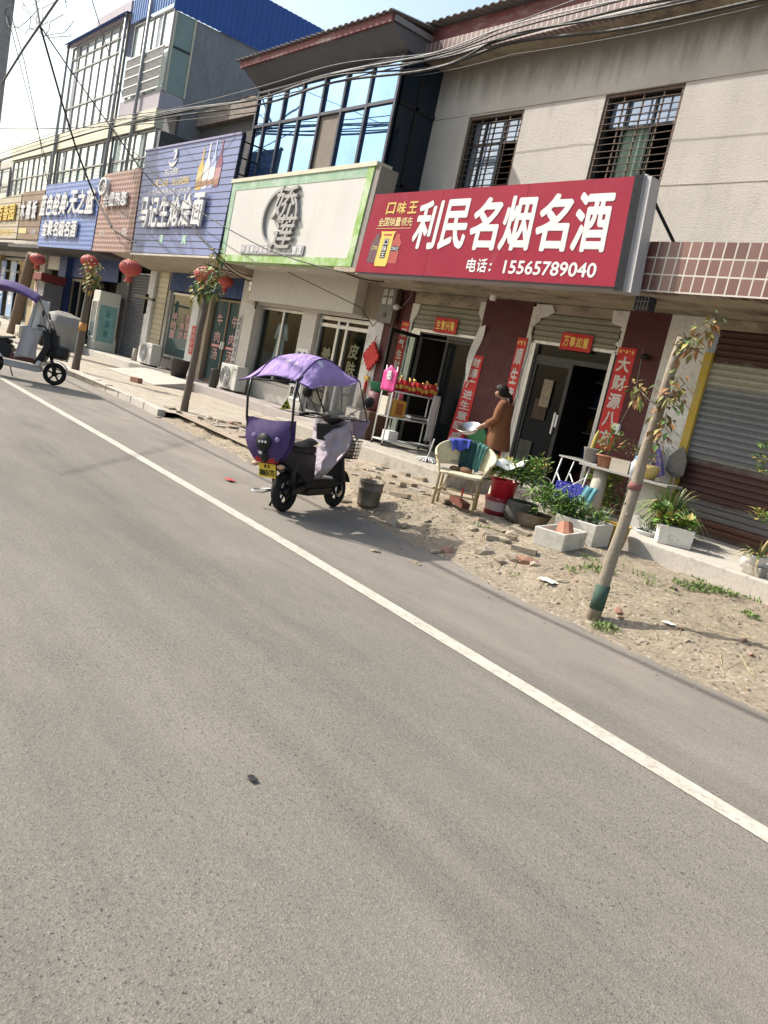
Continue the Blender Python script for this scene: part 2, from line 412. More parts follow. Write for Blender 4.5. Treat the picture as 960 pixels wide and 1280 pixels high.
for _ in range(420):
    x = random.uniform(-12.5, -.3); y = edge(x)+.05-abs(random.gauss(0, .22)); rock(x, y, random.choice([.004, .005, .007, .009, .013]), random.choice([ROCK, DIRT, DIRT]))
for px, py, s in [(430, 628, .1), (490, 655, .14), (505, 660, .08), (560, 690, .08), (612, 672, .13), (630, 676, .1), (645, 692, .12), (660, 700, .1), (668, 705, .08), (590, 664, .12), (607, 680, .1),
                  (625, 700, .08), (480, 575, .1), (515, 585, .13), (550, 600, .12), (565, 612, .09), (440, 570, .07), (462, 600, .05), (535, 648, .06), (470, 690, .05), (520, 705, .05), (545, 690, .06), (700, 745, .06),
                  (215, 520, .08), (245, 527, .1), (262, 524, .09), (290, 530, .09), (312, 536, .1), (330, 540, .08), (198, 522, .07), (350, 556, .08), (600, 690, .1), (640, 668, .1), (770, 780, .05), (840, 735, .05)]:
    q = gp(px, py); rock(q.x, q.y, s, random.choice([ROCK, ROCK, DIRT, BRICKR])) if s < .12 else rock(q.x, q.y, s*.8, ROCK)
def slabstone(px, py, L_, W_, H_, mat, rx=0):
    q = gp(px, py); b.box((q.x, q.y, q.z+H_*.3), (L_, W_, H_), mat, rotz(random.uniform(-.6, .6)) @ Matrix.Rotation(random.uniform(-.14, .14)+rx, 3, 'X') @ Matrix.Rotation(random.uniform(-.14, .14), 3, 'Y'))
for px, py in ((432, 575), (447, 583), (463, 590), (470, 597), (486, 602), (498, 607), (512, 606), (520, 614), (532, 618), (545, 612), (506, 594), (480, 584), (556, 628), (455, 600), (440, 592), (525, 600), (500, 620), (305, 534), (318, 540), (336, 545), (276, 527), (250, 523), (295, 529), (210, 519), (222, 524), (606, 658), (620, 664), (635, 672), (650, 666), (612, 672), (655, 688), (600, 650)):
    slabstone(px, py, random.uniform(.14, .26), random.uniform(.09, .13), random.uniform(.03, .055), random.choice([ROCK, ROCK, CONC, ROCK, DIRT, DIRT, DIRT]))
for _ in range(34):
    x = random.uniform(-12.8, -8); y = random.uniform(edge(x)+.4, 8.2); z = ground_h(x, y); b.box((x, y, z+.008), (random.uniform(.12, .25), random.uniform(.08, .12), random.uniform(.022, .036)), random.choice([ROCK, CONC, DIRT, ROCK]), rotz(random.choice([0, PI/2])+random.gauss(0, .25)) @ Matrix.Rotation(random.gauss(0, .10), 3, 'X') @ Matrix.Rotation(random.gauss(0, .08), 3, 'Y'))
struct(b.build('rubble', bevel=.006), 'stuff')
b = B()
for _ in range(650):
    x = random.uniform(-11, -.5); y = edge(x)+.2+abs(random.gauss(0, 1.1))
    if y > 8.2: continue
    a = random.uniform(0, PI); L = random.uniform(.04, .18); z = ground_h(x, y)+.006
    d = Vector((math.cos(a), math.sin(a), 0))*L; z2 = ground_h(x+d.x, y+d.y)+.008
    b.tube([(x, y, z), (x+d.x*.5, y+d.y*.5, (z+z2)/2+.004), (x+d.x, y+d.y, z2)], random.uniform(.0015, .0035), STRAW, 3, False)
struct(b.build('straw'), 'stuff')
b = B()
for px, py, n, r in [(745, 712, 90, .16), (757, 716, 60, .12), (862, 733, 130, .16), (885, 738, 130, .15), (905, 742, 110, .13), (925, 748, 60, .12), (940, 752, 50, .1), (757, 788, 70, .10), (752, 785, 30, .08), (937, 770, 60, .08), (738, 700, 30, .1), (870, 727, 60, .12), (720, 715, 30, .1), (640, 720, 14, .06), (800, 720, 40, .2), (830, 735, 35, .2), (600, 660, 30, .1)]:
    q = gp(px, py)
    for _ in range(n):
        a = random.uniform(0, 2*PI); rr = r*math.sqrt(random.random()); x, y = q.x+rr*math.cos(a), q.y+rr*math.sin(a)
        b.leaf((x, y, ground_h(x, y)), (random.gauss(0, .6), random.gauss(0, .6), 1), random.uniform(.04, .11), random.uniform(.008, .02), WEED, .5)
struct(b.build('weeds'), 'stuff')
# litter: a scrap of white paper by the trunk, a red scrap on the asphalt, a leaf on the road
PAPER = M('white_paper', (.75, .74, .71), .8, var=.08); REDP = M('red_scrap', (.42, .07, .06), .8, var=.2); BLACKS = M('black_scrap', (.02, .02, .02), .7)
def scrap(px, py, s, mat, label, z=None):
    q = gp(px, py) if z is None else atz(px, py, z)
    b = B(); b.grid(lambda u, v: q+Vector(((u-.5)*s*1.4, (v-.5)*s, .006+abs(.16*s*math.sin(7*u+3*v)))), 5, 4, mat)
    tag(b.build('litter_scrap', None, q), label, 'litter')
scrap(837, 776+1, .07, PAPER, 'crumpled white paper scrap on the dirt beside the bare trunk'); scrap(287, 601, .10, REDP, 'small red scrap lying on the asphalt behind the scooter', .004)
scrap(315, 975, .03, BLACKS, 'small black scrap lying alone on the bare asphalt', .002); scrap(682, 741, .12, PAPER, 'flat pale cardboard scrap on the dirt near the road edge')
# ------------------------------------------------------------------ facade materials
def stucco(name, col, stain_z, streak=.8):
    t = NT(name); geo = t.n('NewGeometry'); sx = t.n('SeparateXYZ'); t.l(geo.outputs['Position'], sx.inputs[0])
    c = t.ramp(t.noise(.7, 5, .6), [(.3, tuple(x*.88 for x in col)), (.7, tuple(x*1.08 for x in col))])
    c = t.mix(.35, c, t.ramp(t.noise(45, 4, .7), [(.3, tuple(x*.75 for x in col)), (.7, tuple(min(1, x*1.15) for x in col))]))
    # rain streaks washed down from the eaves
    st = t.noise(3.2, 6, .7, (1, 1, .10)); zf = t.n('MapRange'); t.l(sx.outputs[2], zf.inputs[0])
    zf.inputs[1].default_value = stain_z-1.35; zf.inputs[2].default_value = stain_z; zf.inputs[3].default_value = -.35; zf.inputs[4].default_value = .62
    f = t.ramp(t.math('ADD', t.math('MULTIPLY', st, .9), zf.outputs[0]), [(.62, 0.0), (1.1, streak*.85)])
    c = t.mix(f, c, (.075, .068, .06))
    sp = t.ramp(t.noise(1.6, 8, .75, (1, 1, .35)), [(.55, 0.0), (.78, .55)]); c = t.mix(sp, c, (.24, .215, .18)); wk = t.ramp(t.noise(6, 7, .8, (1, 1, .12)), [(.58, 0.0), (.75, .35)]); c = t.mix(wk, c, (.20, .18, .15))
    c = t.mix(t.ramp(t.noise(.45, 6, .7, (1, 1, .5)), [(.42, 0.0), (.62, .38)]), c, (.36, .335, .30)); c = t.mix(t.ramp(t.noise(24, 4, .8), [(.56, 0.0), (.70, .35)]), c, (.22, .20, .175)); t.bump(t.noise(38, 5, .8), 1.0, .03); return t.out(c, .95, 0, .15)
STUCCO = stucco('pebbledash', (.60, .56, .515), 7.4)
PLASTER = M('white_plaster', (.66, .645, .61), .9, var=.10, scale=2, bump=.25, bscale=40, dirt=(.25, .20, .14), damt=.38, dscale=1.6)
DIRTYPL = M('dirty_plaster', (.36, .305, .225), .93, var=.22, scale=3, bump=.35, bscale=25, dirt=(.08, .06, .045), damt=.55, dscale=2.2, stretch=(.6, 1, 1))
MAROON = M('maroon_paint', (.082, .020, .022), .7, var=.22, scale=2.2, bump=.12, bscale=25, dirt=(.14, .075, .06), damt=.2, dscale=2)
REDTRIM = M('faded_red_trim', (.155, .048, .055), .7, var=.25, scale=3, dirt=(.38, .29, .29), damt=.42, dscale=1.6, stretch=(.5, 1, 2))
SHEET = M('roof_sheet', (.26, .245, .25), .55, .25, var=.15, scale=2, dirt=(.14, .10, .08), damt=.3)
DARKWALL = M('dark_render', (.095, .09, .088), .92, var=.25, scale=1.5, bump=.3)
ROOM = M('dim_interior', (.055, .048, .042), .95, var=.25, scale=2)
CREAM = M('cream_panel', (.50, .47, .42), .55, var=.06, scale=1.2, dirt=(.27, .24, .20), damt=.15)
ALU = M('aluminium', (.48, .48, .48), .38, .6, var=.08); DARKFR = M('dark_frame', (.022, .022, .025), .35, .3, var=.2)
STEEL = M('rusty_steel', (.10, .075, .06), .7, .4, var=.35, scale=14, dirt=(.20, .09, .04), damt=.4, dscale=9)
WHITEMT = M('white_metal', (.66, .66, .64), .4, .1, var=.06); YELLOWP = M('yellow_paint', (.47, .33, .05), .75, var=.2, scale=6, dirt=(.3, .27, .22), damt=.4, dscale=6)
def glassy(name, col, rough=.03, metal=0.0, spec=.6, coat=0):
    t = NT(name); c = t.ramp(t.noise(.8, 3), [(.3, tuple(x*.8 for x in col)), (.7, tuple(min(1, x*1.2) for x in col))])
    t.bump(t.noise(1.3, 2, .4), .03, .05); return t.out(c, rough, metal, spec)
MIRROR = glassy('blue_mirror_glass', (.19, .345, .60), .025, .92); BAYDARK = glassy('dark_tinted_glass', (.012, .02, .032), .06, 0, .35)
PALEGL = glassy('pale_green_glass', (.66, .76, .72), .06, .45, .8); PALEGL2 = glassy('pale_blue_glass', (.76, .82, .86), .06, .45, .8)
DOORGL = glassy('dark_door_glass', (.008, .010, .012), .08, 0, .10); WINGL = glassy('window_glass', (.30, .36, .46), .04, .55, .6)
t = NT('shop_glass'); tr = t.n('BsdfTransparent'); tr.inputs[0].default_value = (.72, .78, .76, 1); ms = t.n('MixShader'); fr = t.n('Fresnel'); fr.inputs[0].default_value = 1.2
gl = t.n('BsdfGlossy'); gl.inputs['Roughness'].default_value = .03; t.l(fr.outputs[0], ms.inputs[0]); t.l(tr.outputs[0], ms.inputs[1]); t.l(gl.outputs[0], ms.inputs[2])
t.l(ms.outputs[0], t.t.nodes['Material Output'].inputs[0]); SHOPGL = t.m

def tile_mat(name, c1, c2, grout, bw, bh, ms=.010, off=0.0, dirt=(.12, .09, .07)):
    t = NT(name); br = t.n('TexBrick', offset=off, squash=1.0)
    mp = t.n('Mapping'); mp.inputs['Rotation'].default_value = (R_(90), 0, 0); t.l(t.tc.outputs['Object'], mp.inputs[0]); t.l(mp.outputs[0], br.inputs['Vector'])
    br.inputs['Scale'].default_value = 1; br.inputs['Brick Width'].default_value = bw; br.inputs['Row Height'].default_value = bh; br.inputs['Mortar Size'].default_value = ms; br.inputs['Bias'].default_value = 0
    br.inputs['Color1'].default_value = S(c1); br.inputs['Color2'].default_value = S(c2); br.inputs['Mortar'].default_value = S(grout)
    c = t.mix(t.ramp(t.noise(1.2, 6, .7), [(.5, 0.0), (.72, .5)]), br.outputs['Color'], dirt)
    t.bump(t.math('MULTIPLY', br.outputs['Fac'], -1), .4, .004); return t.out(c, .3, 0, .5)
TILE = tile_mat('maroon_tile', (.115, .048, .042), (.20, .10, .085), (.50, .47, .42), .148, .205)
TILE2 = tile_mat('dusty_maroon_tile', (.14, .085, .085), (.20, .125, .12), (.40, .38, .36), .12, .30, .012)
CREAMTILE = tile_mat('cream_tile', (.52, .49, .38), (.60, .56, .44), (.30, .28, .22), .6, .12, .010)
BEIGETILE = tile_mat('beige_brick_tile', (.34, .30, .21), (.38, .33, .24), (.16, .14, .10), .5, .16, .012)

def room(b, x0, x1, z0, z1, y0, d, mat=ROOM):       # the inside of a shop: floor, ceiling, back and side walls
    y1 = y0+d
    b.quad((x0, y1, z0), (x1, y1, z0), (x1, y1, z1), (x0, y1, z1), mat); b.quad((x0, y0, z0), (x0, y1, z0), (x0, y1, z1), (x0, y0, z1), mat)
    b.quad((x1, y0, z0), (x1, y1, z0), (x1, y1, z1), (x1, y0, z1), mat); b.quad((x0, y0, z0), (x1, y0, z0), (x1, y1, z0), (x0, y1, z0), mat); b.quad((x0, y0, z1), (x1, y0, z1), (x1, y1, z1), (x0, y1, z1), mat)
def wall_holes(b, x0, x1, z0, z1, y, th, holes, mat):
    xs = sorted({x0, x1} | {h[0] for h in holes} | {h[1] for h in holes}); zs = sorted({z0, z1} | {h[2] for h in holes} | {h[3] for h in holes})
    for a, c in zip(xs, xs[1:]):
        for d, e in zip(zs, zs[1:]):
            mx, mz = (a+c)/2, (d+e)/2
            if any(h[0] < mx < h[1] and h[2] < mz < h[3] for h in holes): continue
            b.bx(a, c, y, y+th, d, e, mat)
def shutter(b, x0, x1, z0, z1, y, mat, h=.075, amp=.016):
    n = max(2, int((z1-z0)/h)); vs, fs = [], []; k = 0
    for i in range(n):
        a = z0+(z1-z0)*i/n; hh = (z1-z0)/n
        for f, dy in ((.0, 0), (.12, -amp*.3), (.3, -amp), (.7, -amp), (.9, -amp*.3)):
            vs += [(x0, y+dy, a+hh*f), (x1, y+dy, a+hh*f)]; k += 1
    vs += [(x0, y, z1), (x1, y, z1)]; k += 1
    fs = [(2*i, 2*i+1, 2*i+3, 2*i+2) for i in range(k-1)]; b.add(vs, fs, mat)
def frame(b, x0, x1, z0, z1, y, w, d, mat, xs=(), zs=()):
    b.bx(x0, x0+w, y, y+d, z0, z1, mat); b.bx(x1-w, x1, y, y+d, z0, z1, mat); b.bx(x0+w, x1-w, y, y+d, z0, z0+w, mat); b.bx(x0+w, x1-w, y, y+d, z1-w, z1, mat)
    for x in xs: b.bx(x-w/2, x+w/2, y+.003, y+d-.003, z0+w, z1-w, mat)
    for z in zs: b.bx(x0+w, x1-w, y+.006, y+d-.006, z-w/2, z+w/2, mat)
def pane(b, x0, x1, z0, z1, y, mat): b.quad((x0, y, z0), (x1, y, z0), (x1, y, z1), (x0, y, z1), mat)
def corrugated(b, p0, along, up, nrm, L, Hh, mat, pitch=.2, amp=.03):
    n = int(L/pitch); vs, fs = [], []
    p0, along, up, nrm = Vector(p0), Vector(along), Vector(up), Vector(nrm)
    for i in range(n+1):
        for f, d in ((0, 0), (.15, amp), (.5, amp), (.65, 0)):
            q = p0+along*min(L, (i+f)*pitch)+nrm*d; vs += [q, q+up*Hh]
    fs = [(2*i, 2*i+2, 2*i+3, 2*i+1) for i in range(len(vs)//2-1)]; b.add(vs, fs, mat)

# ================================================================== the liquor shop block (right)
A = thing('shop_block', 'two storey pebbledash block over the red shop with barred windows and tiled balcony', 'building', (-9, F, 0))
XR = 7.0; XL = -13.25; SZ = .34
W1 = (-12.05, -10.66, 5.12, 6.53); W2 = (-8.95, -7.54, 5.12, 6.56); W3 = (-3.6, -2.2, 5.12, 6.56); W4 = (-.2, 1.2, 5.12, 6.56)
b = B(); wall_holes(b, XL+.1, XR, 3.30, 7.55, F, .28, [W1, W2, W3, W4], STUCCO)
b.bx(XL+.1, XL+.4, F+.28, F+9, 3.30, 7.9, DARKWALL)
b.build('upper_wall', A)
for z in (5.105, 6.565): B().bx(XL+.1, XR, F-.006, F-.001, z-.006, z+.006, DIRTYPL).build('wall_joint', A)
NAR = [(-13.25, -12.5), (-10.5, -9.36), (-7.47, -6.75)]
def boxes(par, name, mat, *bb, bevel=0):
    for q in bb: B().bx(*q, mat).build(name, par, bevel=bevel)
boxes(A, 'maroon_pier', MAROON, *[(a, c, F-.02, F+.26, SZ, 3.27) for a, c in NAR])
boxes(A, 'white_pier', PLASTER, (-6.75, -6.09, F-.016, F+.26, SZ, 3.27), (-2.4, -1.8, F-.016, F+.26, SZ, 3.27))
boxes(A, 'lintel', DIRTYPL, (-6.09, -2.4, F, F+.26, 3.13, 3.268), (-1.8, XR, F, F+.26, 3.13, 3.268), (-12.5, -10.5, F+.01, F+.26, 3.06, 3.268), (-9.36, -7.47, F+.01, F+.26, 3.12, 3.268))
# crumbling plaster round the door jambs
def ragged(b, x, s, z0, z1, w, y, mat):
    pts = []; n = 26
    for i in range(n+1): pts.append(Vector((x + s*(w*(.75+.6*fbm(i*.7, x*9, .8, 2)) + (.10 if i > n-3 else 0)), y, z0+(z1-z0)*i/n)))
    P = [Vector((x-s*.01, y, z0))] + pts + [Vector((x-s*.01, y, z1))]; b.prism(P, (0, .03, 0), mat)
b = B(); ragged(b, -12.5, 1, SZ, 3.05, .12, F-.012, PLASTER); b.build('plaster_patch', A); b = B(); ragged(b, -10.5, -1, SZ, 3.2, .065, F-.012, PLASTER); b.build('plaster_patch', A); b = B(); ragged(b, -9.36, 1, SZ, 3.2, .085, F-.03, PLASTER)
b.prism([(-9.36, F-.034, 2.98), (-9.3, F-.034, 3.24), (-8.98, F-.034, 3.25), (-8.9, F-.034, 3.14), (-9.03, F-.034, 3.06), (-9.2, F-.034, 3.02)], (0, .03, 0), PLASTER)
b.build('plaster_patch', A); b = B(); ragged(b, -7.47, -1, 2.6, 3.24, .11, F-.014, PLASTER); b.prism([(-7.47, F-.018, 3.0), (-7.75, F-.018, 3.06), (-7.78, F-.018, 3.25), (-7.47, F-.018, 3.26)], (0, .03, 0), PLASTER)
b.build('plaster_patch', A)
b = B(); b.bx(-6.09, -5.975, F-.03, F+.2, .36, 2.80, YELLOWP); b.build('yellow_jamb', A)
# balcony slab with tiled front and stained soffit
b = B(); PY = 8.95
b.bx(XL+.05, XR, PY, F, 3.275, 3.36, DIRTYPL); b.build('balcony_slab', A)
b = B(); b.bx(-11.8, XR, PY-.03, PY+.12, 3.268, 3.885, TILE); b.build('tiled_parapet', A)
# eaves: tiled band, red fascia, sheet roof
b = B(); b.bx(XL, XR, 9.98, 10.12, 7.47, 7.78, TILE2); b.build('tiled_eave', A)
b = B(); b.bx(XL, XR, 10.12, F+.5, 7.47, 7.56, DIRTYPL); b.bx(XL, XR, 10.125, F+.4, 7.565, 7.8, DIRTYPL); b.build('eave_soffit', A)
b = B(); b.bx(XL-.1, XR, 10.08, 10.3, 7.785, 8.08, REDTRIM); b.build('red_fascia', A)
b = B(); corrugated(b, (XL-.45, 9.85, 8.09), (1, 0, 0), (0, 1, .18), (0, 0, 1), XR-XL+.6, 6, SHEET, .19, .03); b.build('sheet_roof', A, solid=.006)
# barred upper windows
CURT = M('pale_green_curtain', (.42, .50, .43), .9, var=.15, scale=3, stretch=(6, 6, .4))
for wi, (x0, x1, z0, z1) in enumerate((W1, W2, W3, W4)):
    b = B(); xm = [x0+(x1-x0)*.27, x0+(x1-x0)*.63]; zt = z0+(z1-z0)*.66
    frame(b, x0, x1, z0, z1, F+.02, .055, .06, STEEL); frame(b, x0+.05, x1-.05, z0+.05, z1-.05, F+.12, .04, .05, DARKFR, xm, (zt,))
    w_ = b.build('window', A)
    b = B(); pane(b, x0+.06, x1-.06, zt, z1-.06, F+.15, WINGL); pane(b, xm[0], xm[1], z0+.06, zt, F+.15, WINGL if wi == 0 else SHOPGL)
    if wi != 1: pane(b, x0+.06, xm[0], z0+.06, zt, F+.16, WINGL)
    b.build('pane', w_)
    b = B()
    for k in range(1, 4): x = x0+(x1-x0)*k/4; b.bx(x-.011, x+.011, F+.03, F+.052, z0+.05, z1-.05, STEEL)
    for k in range(1, 13):
        z = z0+.04+(z1-z0-.08)*k/13; zz = [z+random.uniform(-.008, .008) for _ in range(6)]
        b.tube([(x0+.03+(x1-x0-.06)*i/5, F+.02, zz[i]) for i in range(6)], .0075, STEEL, 5, False)
    b.build('security_bars', w_)
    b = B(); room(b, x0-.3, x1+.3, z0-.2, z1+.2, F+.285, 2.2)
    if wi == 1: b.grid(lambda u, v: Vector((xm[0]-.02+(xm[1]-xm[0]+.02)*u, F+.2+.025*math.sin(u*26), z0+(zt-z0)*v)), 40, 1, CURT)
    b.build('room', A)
# shop openings
GREYSHUT = M('olive_shutter', (.235, .225, .175), .55, .15, var=.1, scale=2, dirt=(.14, .12, .09), damt=.25)
t = NT('rusty_shutter'); geo = t.n('NewGeometry'); sx = t.n('SeparateXYZ'); t.l(geo.outputs['Position'], sx.inputs[0])
zz = t.math('ADD', sx.outputs[2], t.math('MULTIPLY', t.math('SUBTRACT', t.noise(4, 6, .7, (1, 1, 2)), .5), .16)); zz = t.math('DIVIDE', zz, 3.2)
c = t.ramp(zz, [(0, (.07, .03, .022)), (.165, (.11, .045, .028)), (.185, (.145, .14, .135)), (.235, (.15, .145, .14)), (.26, (.072, .034, .030)), (.40, (.080, .038, .034)), (.425, (.20, .19, .175)), (.45, (.17, .18, .195)), (.72, (.185, .195, .21)), (.755, (.36, .345, .28)), (.83, (.33, .32, .26)), (.85, (.075, .035, .03)), (1, (.075, .035, .03))])
c = t.mix(t.ramp(t.noise(5, 8, .78, (.25, 1, 1.6)), [(.60, 0.0), (.72, .55)]), c, (.11, .055, .035))
c = t.mix(t.ramp(t.noise(30, 3, .7), [(.3, .25), (.6, 0.0)]), c, (.06, .05, .045)); RUSTSH = t.out(c, .6, .2, .4)
b = B(); shutter(b, -5.98, -2.4, SZ+.04, 3.13, F+.04, RUSTSH, .085, .022); b.bx(-5.98, -2.4, F+.02, F+.06, SZ, SZ+.06, STEEL); b.build('rolling_shutter', A)
b = B(); shutter(b, -1.8, 2.2, SZ+.04, 3.13, F+.04, RUSTSH, .085, .022); b.bx(2.2, XR, F-.01, F+.2, SZ, 3.13, PLASTER); b.build('rolling_shutter', A)
b = B(); shutter(b, -12.38, -10.56, 2.58, 3.06, F+.03, GREYSHUT, .09, .02); b.bx(-12.38, -10.56, F+.02, F+.06, 2.53, 2.58, ALU); b.build('rolling_shutter', A)
b = B(); shutter(b, -9.28, -7.58, 2.66, 3.12, F+.03, GREYSHUT, .09, .02); b.bx(-9.28, -7.58, F+.02, F+.06, 2.61, 2.66, ALU); b.build('rolling_shutter', A)
boxes(A, 'door_track', ALU, (-12.38, -12.12, F-.005, F+.1, SZ, 2.53), (-10.62, -10.55, F-.005, F+.1, SZ, 2.53), (-9.30, -9.23, F-.01, F+.1, SZ, 2.61), (-9.205, -9.13, F-.03, F+.1, SZ, 2.61), (-7.62, -7.55, F-.005, F+.1, SZ, 2.61))
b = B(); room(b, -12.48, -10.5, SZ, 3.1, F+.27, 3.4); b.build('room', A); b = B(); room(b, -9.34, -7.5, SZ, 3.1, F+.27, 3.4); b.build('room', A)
GOODS = [M('goods_'+n, c, .6, var=.3, scale=7) for n, c in (('red', (.30, .04, .03)), ('gold', (.32, .2, .05)), ('white', (.45, .43, .4)), ('green', (.05, .16, .07)), ('brown', (.14, .07, .04)), ('blue', (.05, .1, .25)))]
def shelf_goods(x0, x1, y, z0, z1, nm, par):
    b = B()
    for k in range(5):
        z = z0+(z1-z0)*k/5; b.bx(x0, x1, y-.3, y, z, z+.025, WHITEMT); x = x0+.04
        while x < x1-.15:
            w_ = random.uniform(.07, .16); h = random.uniform(.16, .3); b.bx(x, x+w_, y-.25, y-.05, z+.026, z+.026+h, random.choice(GOODS)); x += w_+random.uniform(.01, .05)
    b.build(nm, par)
shelf_goods(-12.3, -10.7, F+3.0, SZ, 2.7, 'goods_shelf', A); shelf_goods(-9.2, -7.6, F+2.2, SZ, 2.7, 'goods_shelf', A)
# doors: left shop has one leaf closed and one swung out; right shop one closed leaf, one open
def leaf_door(par, h, w_, z0, z1, ang, s, midz=None, label=None, glass=SHOPGL, fw=.07):
    """hinge point h, width along +s*x turned by ang"""
    R = Matrix.Rotation(ang, 3, 'Z'); X = R @ Vector((s, 0, 0)); N = R @ Vector((0, 1, 0)); h = Vector(h); b = B()
    def seg(u0, u1, a, c, th, mat, off=0):
        q = h+X*((u0+u1)/2)*w_+Vector((0, 0, (a+c)/2))+N*off; b.box(q, ((u1-u0)*w_, th, c-a), mat, R)
    k = fw/w_; seg(0, k, z0, z1, .05, DARKFR); seg(1-k, 1, z0, z1, .05, DARKFR); seg(k, 1-k, z0, z0+fw*1.6, .045, DARKFR); seg(k, 1-k, z1-fw, z1, .045, DARKFR)
    if midz: seg(k, 1-k, midz, midz+fw, .045, DARKFR)
    d = b.build('door', par)
    if label: d['label'] = label
    b = B(); seg(k, 1-k, z0+fw, z1-fw, .008, glass); b.build('pane', d)
    b = B(); seg(.86, .9, z0+.85, z0+1.2, .03, ALU, -.05); seg(.865, .895, z0+.88, z0+.9, .06, ALU, -.03); seg(.865, .895, z0+1.14, z0+1.16, .06, ALU, -.03); b.build('handle', d)
    return d
leaf_door(A, (-10.62, F+.05, 0), .74, SZ+.01, 2.52, 0, -1, None, 'closed dark glass door leaf', DOORGL)
leaf_door(A, (-12.10, F-.03, 0), .80, SZ+.01, 2.45, R_(-84), 1, 1.42, 'door leaf swung outward', SHOPGL)
b = B(); frame(b, -12.12, -10.62, 2.40, 2.53, F+.02, .03, .06, DARKFR); b.build('door_head', A); b = B(); b.bx(-9.13, -7.62, F+.02, F+.08, 2.35, 2.43, DARKFR); pane(b, -9.13, -7.62, 2.43, 2.61, F+.06, DOORGL); b.build('door_head', A)
d = leaf_door(A, (-9.12, F+.05, 0), .82, SZ+.01, 2.35, 0, 1, None, 'closed dark glass door leaf with posters', DOORGL)
boxes(d, 'door_sign', PAPER, (-8.38, -8.34, F+.005, F+.02, 1.32, 1.52)); boxes(d, 'poster', M('door_poster', (.20, .16, .11), .7, var=.5, scale=14), (-8.80, -8.60, F+.008, F+.018, 1.60, 2.05)); boxes(d, 'poster', M('brown_paper', (.05, .03, .02), .8), (-8.90, -8.62, F+.020, F+.024, 1.38, 1.72)); boxes(d, 'sticker', M('faded_sticker', (.035, .037, .03), .7, var=.5, scale=6), (-9.03, -8.75, F+.02, F+.024, .5, 1.0))
leaf_door(A, (-7.63, F+.1, 0), .7, SZ+.01, 2.35, R_(-70), -1, None, 'dark glass door leaf standing open inward', DOORGL)
# concrete steps before the shops
b = B(); b.bx(-13.3, -8.35, 8.35, F, 0, SZ, CONC); b.build('step', A, bevel=.02)
b = B(); b.bx(-8.35, -5.75, 9.45, F, 0, SZ-.003, CONC); b.build('step', A, bevel=.02)
b = B(); b.bx(-5.72, XR, 8.32, F, 0, SZ-.006, CONC2); b.build('step', A, bevel=.02)

# ================================================================== glass bay building (middle)
G = thing('glass_bay_building', 'building with blue mirror glass bay above the pale green framed sign', 'building', (-16, F, 0))
BX0, BX1, BY = -18.55, -13.08, 9.5; BZ0, BZ1 = 5.16, 7.40
tm = [at(x, y, BY).x for x, y in ((336, 116), (357, 111), (380, 104), (407, 98), (435, 89), (467, 83))]
bm_ = [at(x, y, BY).x for x, y in ((326, 165), (347, 155), (373, 147), (399, 140), (427, 132), (455, 125))]
b = B(); zt = 6.60
frame(b, BX0, BX1, BZ0, BZ1, BY, .065, .1, M('navy_frame', (.045, .05, .075), .4, .3), [x for x in tm if x > BX0+.1], (zt,)); bay = b.build('window', G)
b = B(); xsb = [BX0+.09]+tm+[BX1-.09]
for a, c in zip(xsb, xsb[1:]): pane(b, a+.03, c-.03, zt+.04, BZ1-.08, BY+.05+random.uniform(-.008, .008), MIRROR)
TANB = M('tan_board', (.20, .17, .14), .8, var=.15, scale=3)
for i, (a, c) in enumerate(zip(xsb, xsb[1:])): pane(b, a+.03, c-.03, BZ0+.08, zt-.04, BY+.05+random.uniform(-.008, .008), TANB if i == 4 else MIRROR)
b.build('pane', bay)
b = B(); b.bx(BX1-.03, BX1+.03, BY+.1, F+.02, zt-.04, zt+.04, DARKFR); b.bx(BX1-.03, BX1+.03, BY+.1, F+.02, BZ0, BZ0+.06, DARKFR); b.bx(BX1-.03, BX1+.03, BY+.5, BY+.56, BZ0, BZ1, DARKFR); w_ = b.build('window', G); w_['label'] = 'dark glazed side of the bay'
b = B(); b.quad((BX1, BY+.05, 3.6), (BX1, F+.05, 3.6), (BX1, F+.05, BZ1+.1), (BX1, BY+.05, BZ1+.1), BAYDARK); b.build('pane', w_); b = B(); b.quad((BX0, BY+.05, 3.6), (BX0, F+.05, 3.6), (BX0, F+.05, BZ1+.1), (BX0, BY+.05, BZ1+.1), BAYDARK); b.build('pane', w_)
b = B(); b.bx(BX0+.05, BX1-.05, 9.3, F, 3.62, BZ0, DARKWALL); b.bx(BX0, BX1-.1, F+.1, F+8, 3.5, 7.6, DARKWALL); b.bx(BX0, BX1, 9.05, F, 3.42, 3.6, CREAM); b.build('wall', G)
RS = at(492, 22, 9.1); b = B(); rx0, rx1, ry = -18.75, RS.x, 9.1; rz = RS.z
b.prism([(rx0, ry, rz-.06), (rx0, BY+.3, BZ1), (rx0, F+.4, BZ1), (rx0, F+.4, rz-.04)], (rx1-rx0, 0, 0), M('grey_soffit', (.115, .115, .125), .8, var=.15, scale=2, dirt=(.2, .19, .18), damt=.25)); b.build('soffit', G)
b = B(); b.bx(rx0-.03, rx1+.03, ry-.06, ry, rz-.085, rz+.06, REDTRIM); b.bx(rx1, rx1+.05, ry, F+.6, rz-.04, rz+.06, SHEET); b.build('red_fascia', G)
b = B(); corrugated(b, (rx0-.15, ry-.14, rz+.065), (1, 0, 0), (0, 1, .10), (0, 0, 1), rx1-rx0+.3, 4, SHEET, .2, .03); b.build('sheet_roof', G, solid=.006)
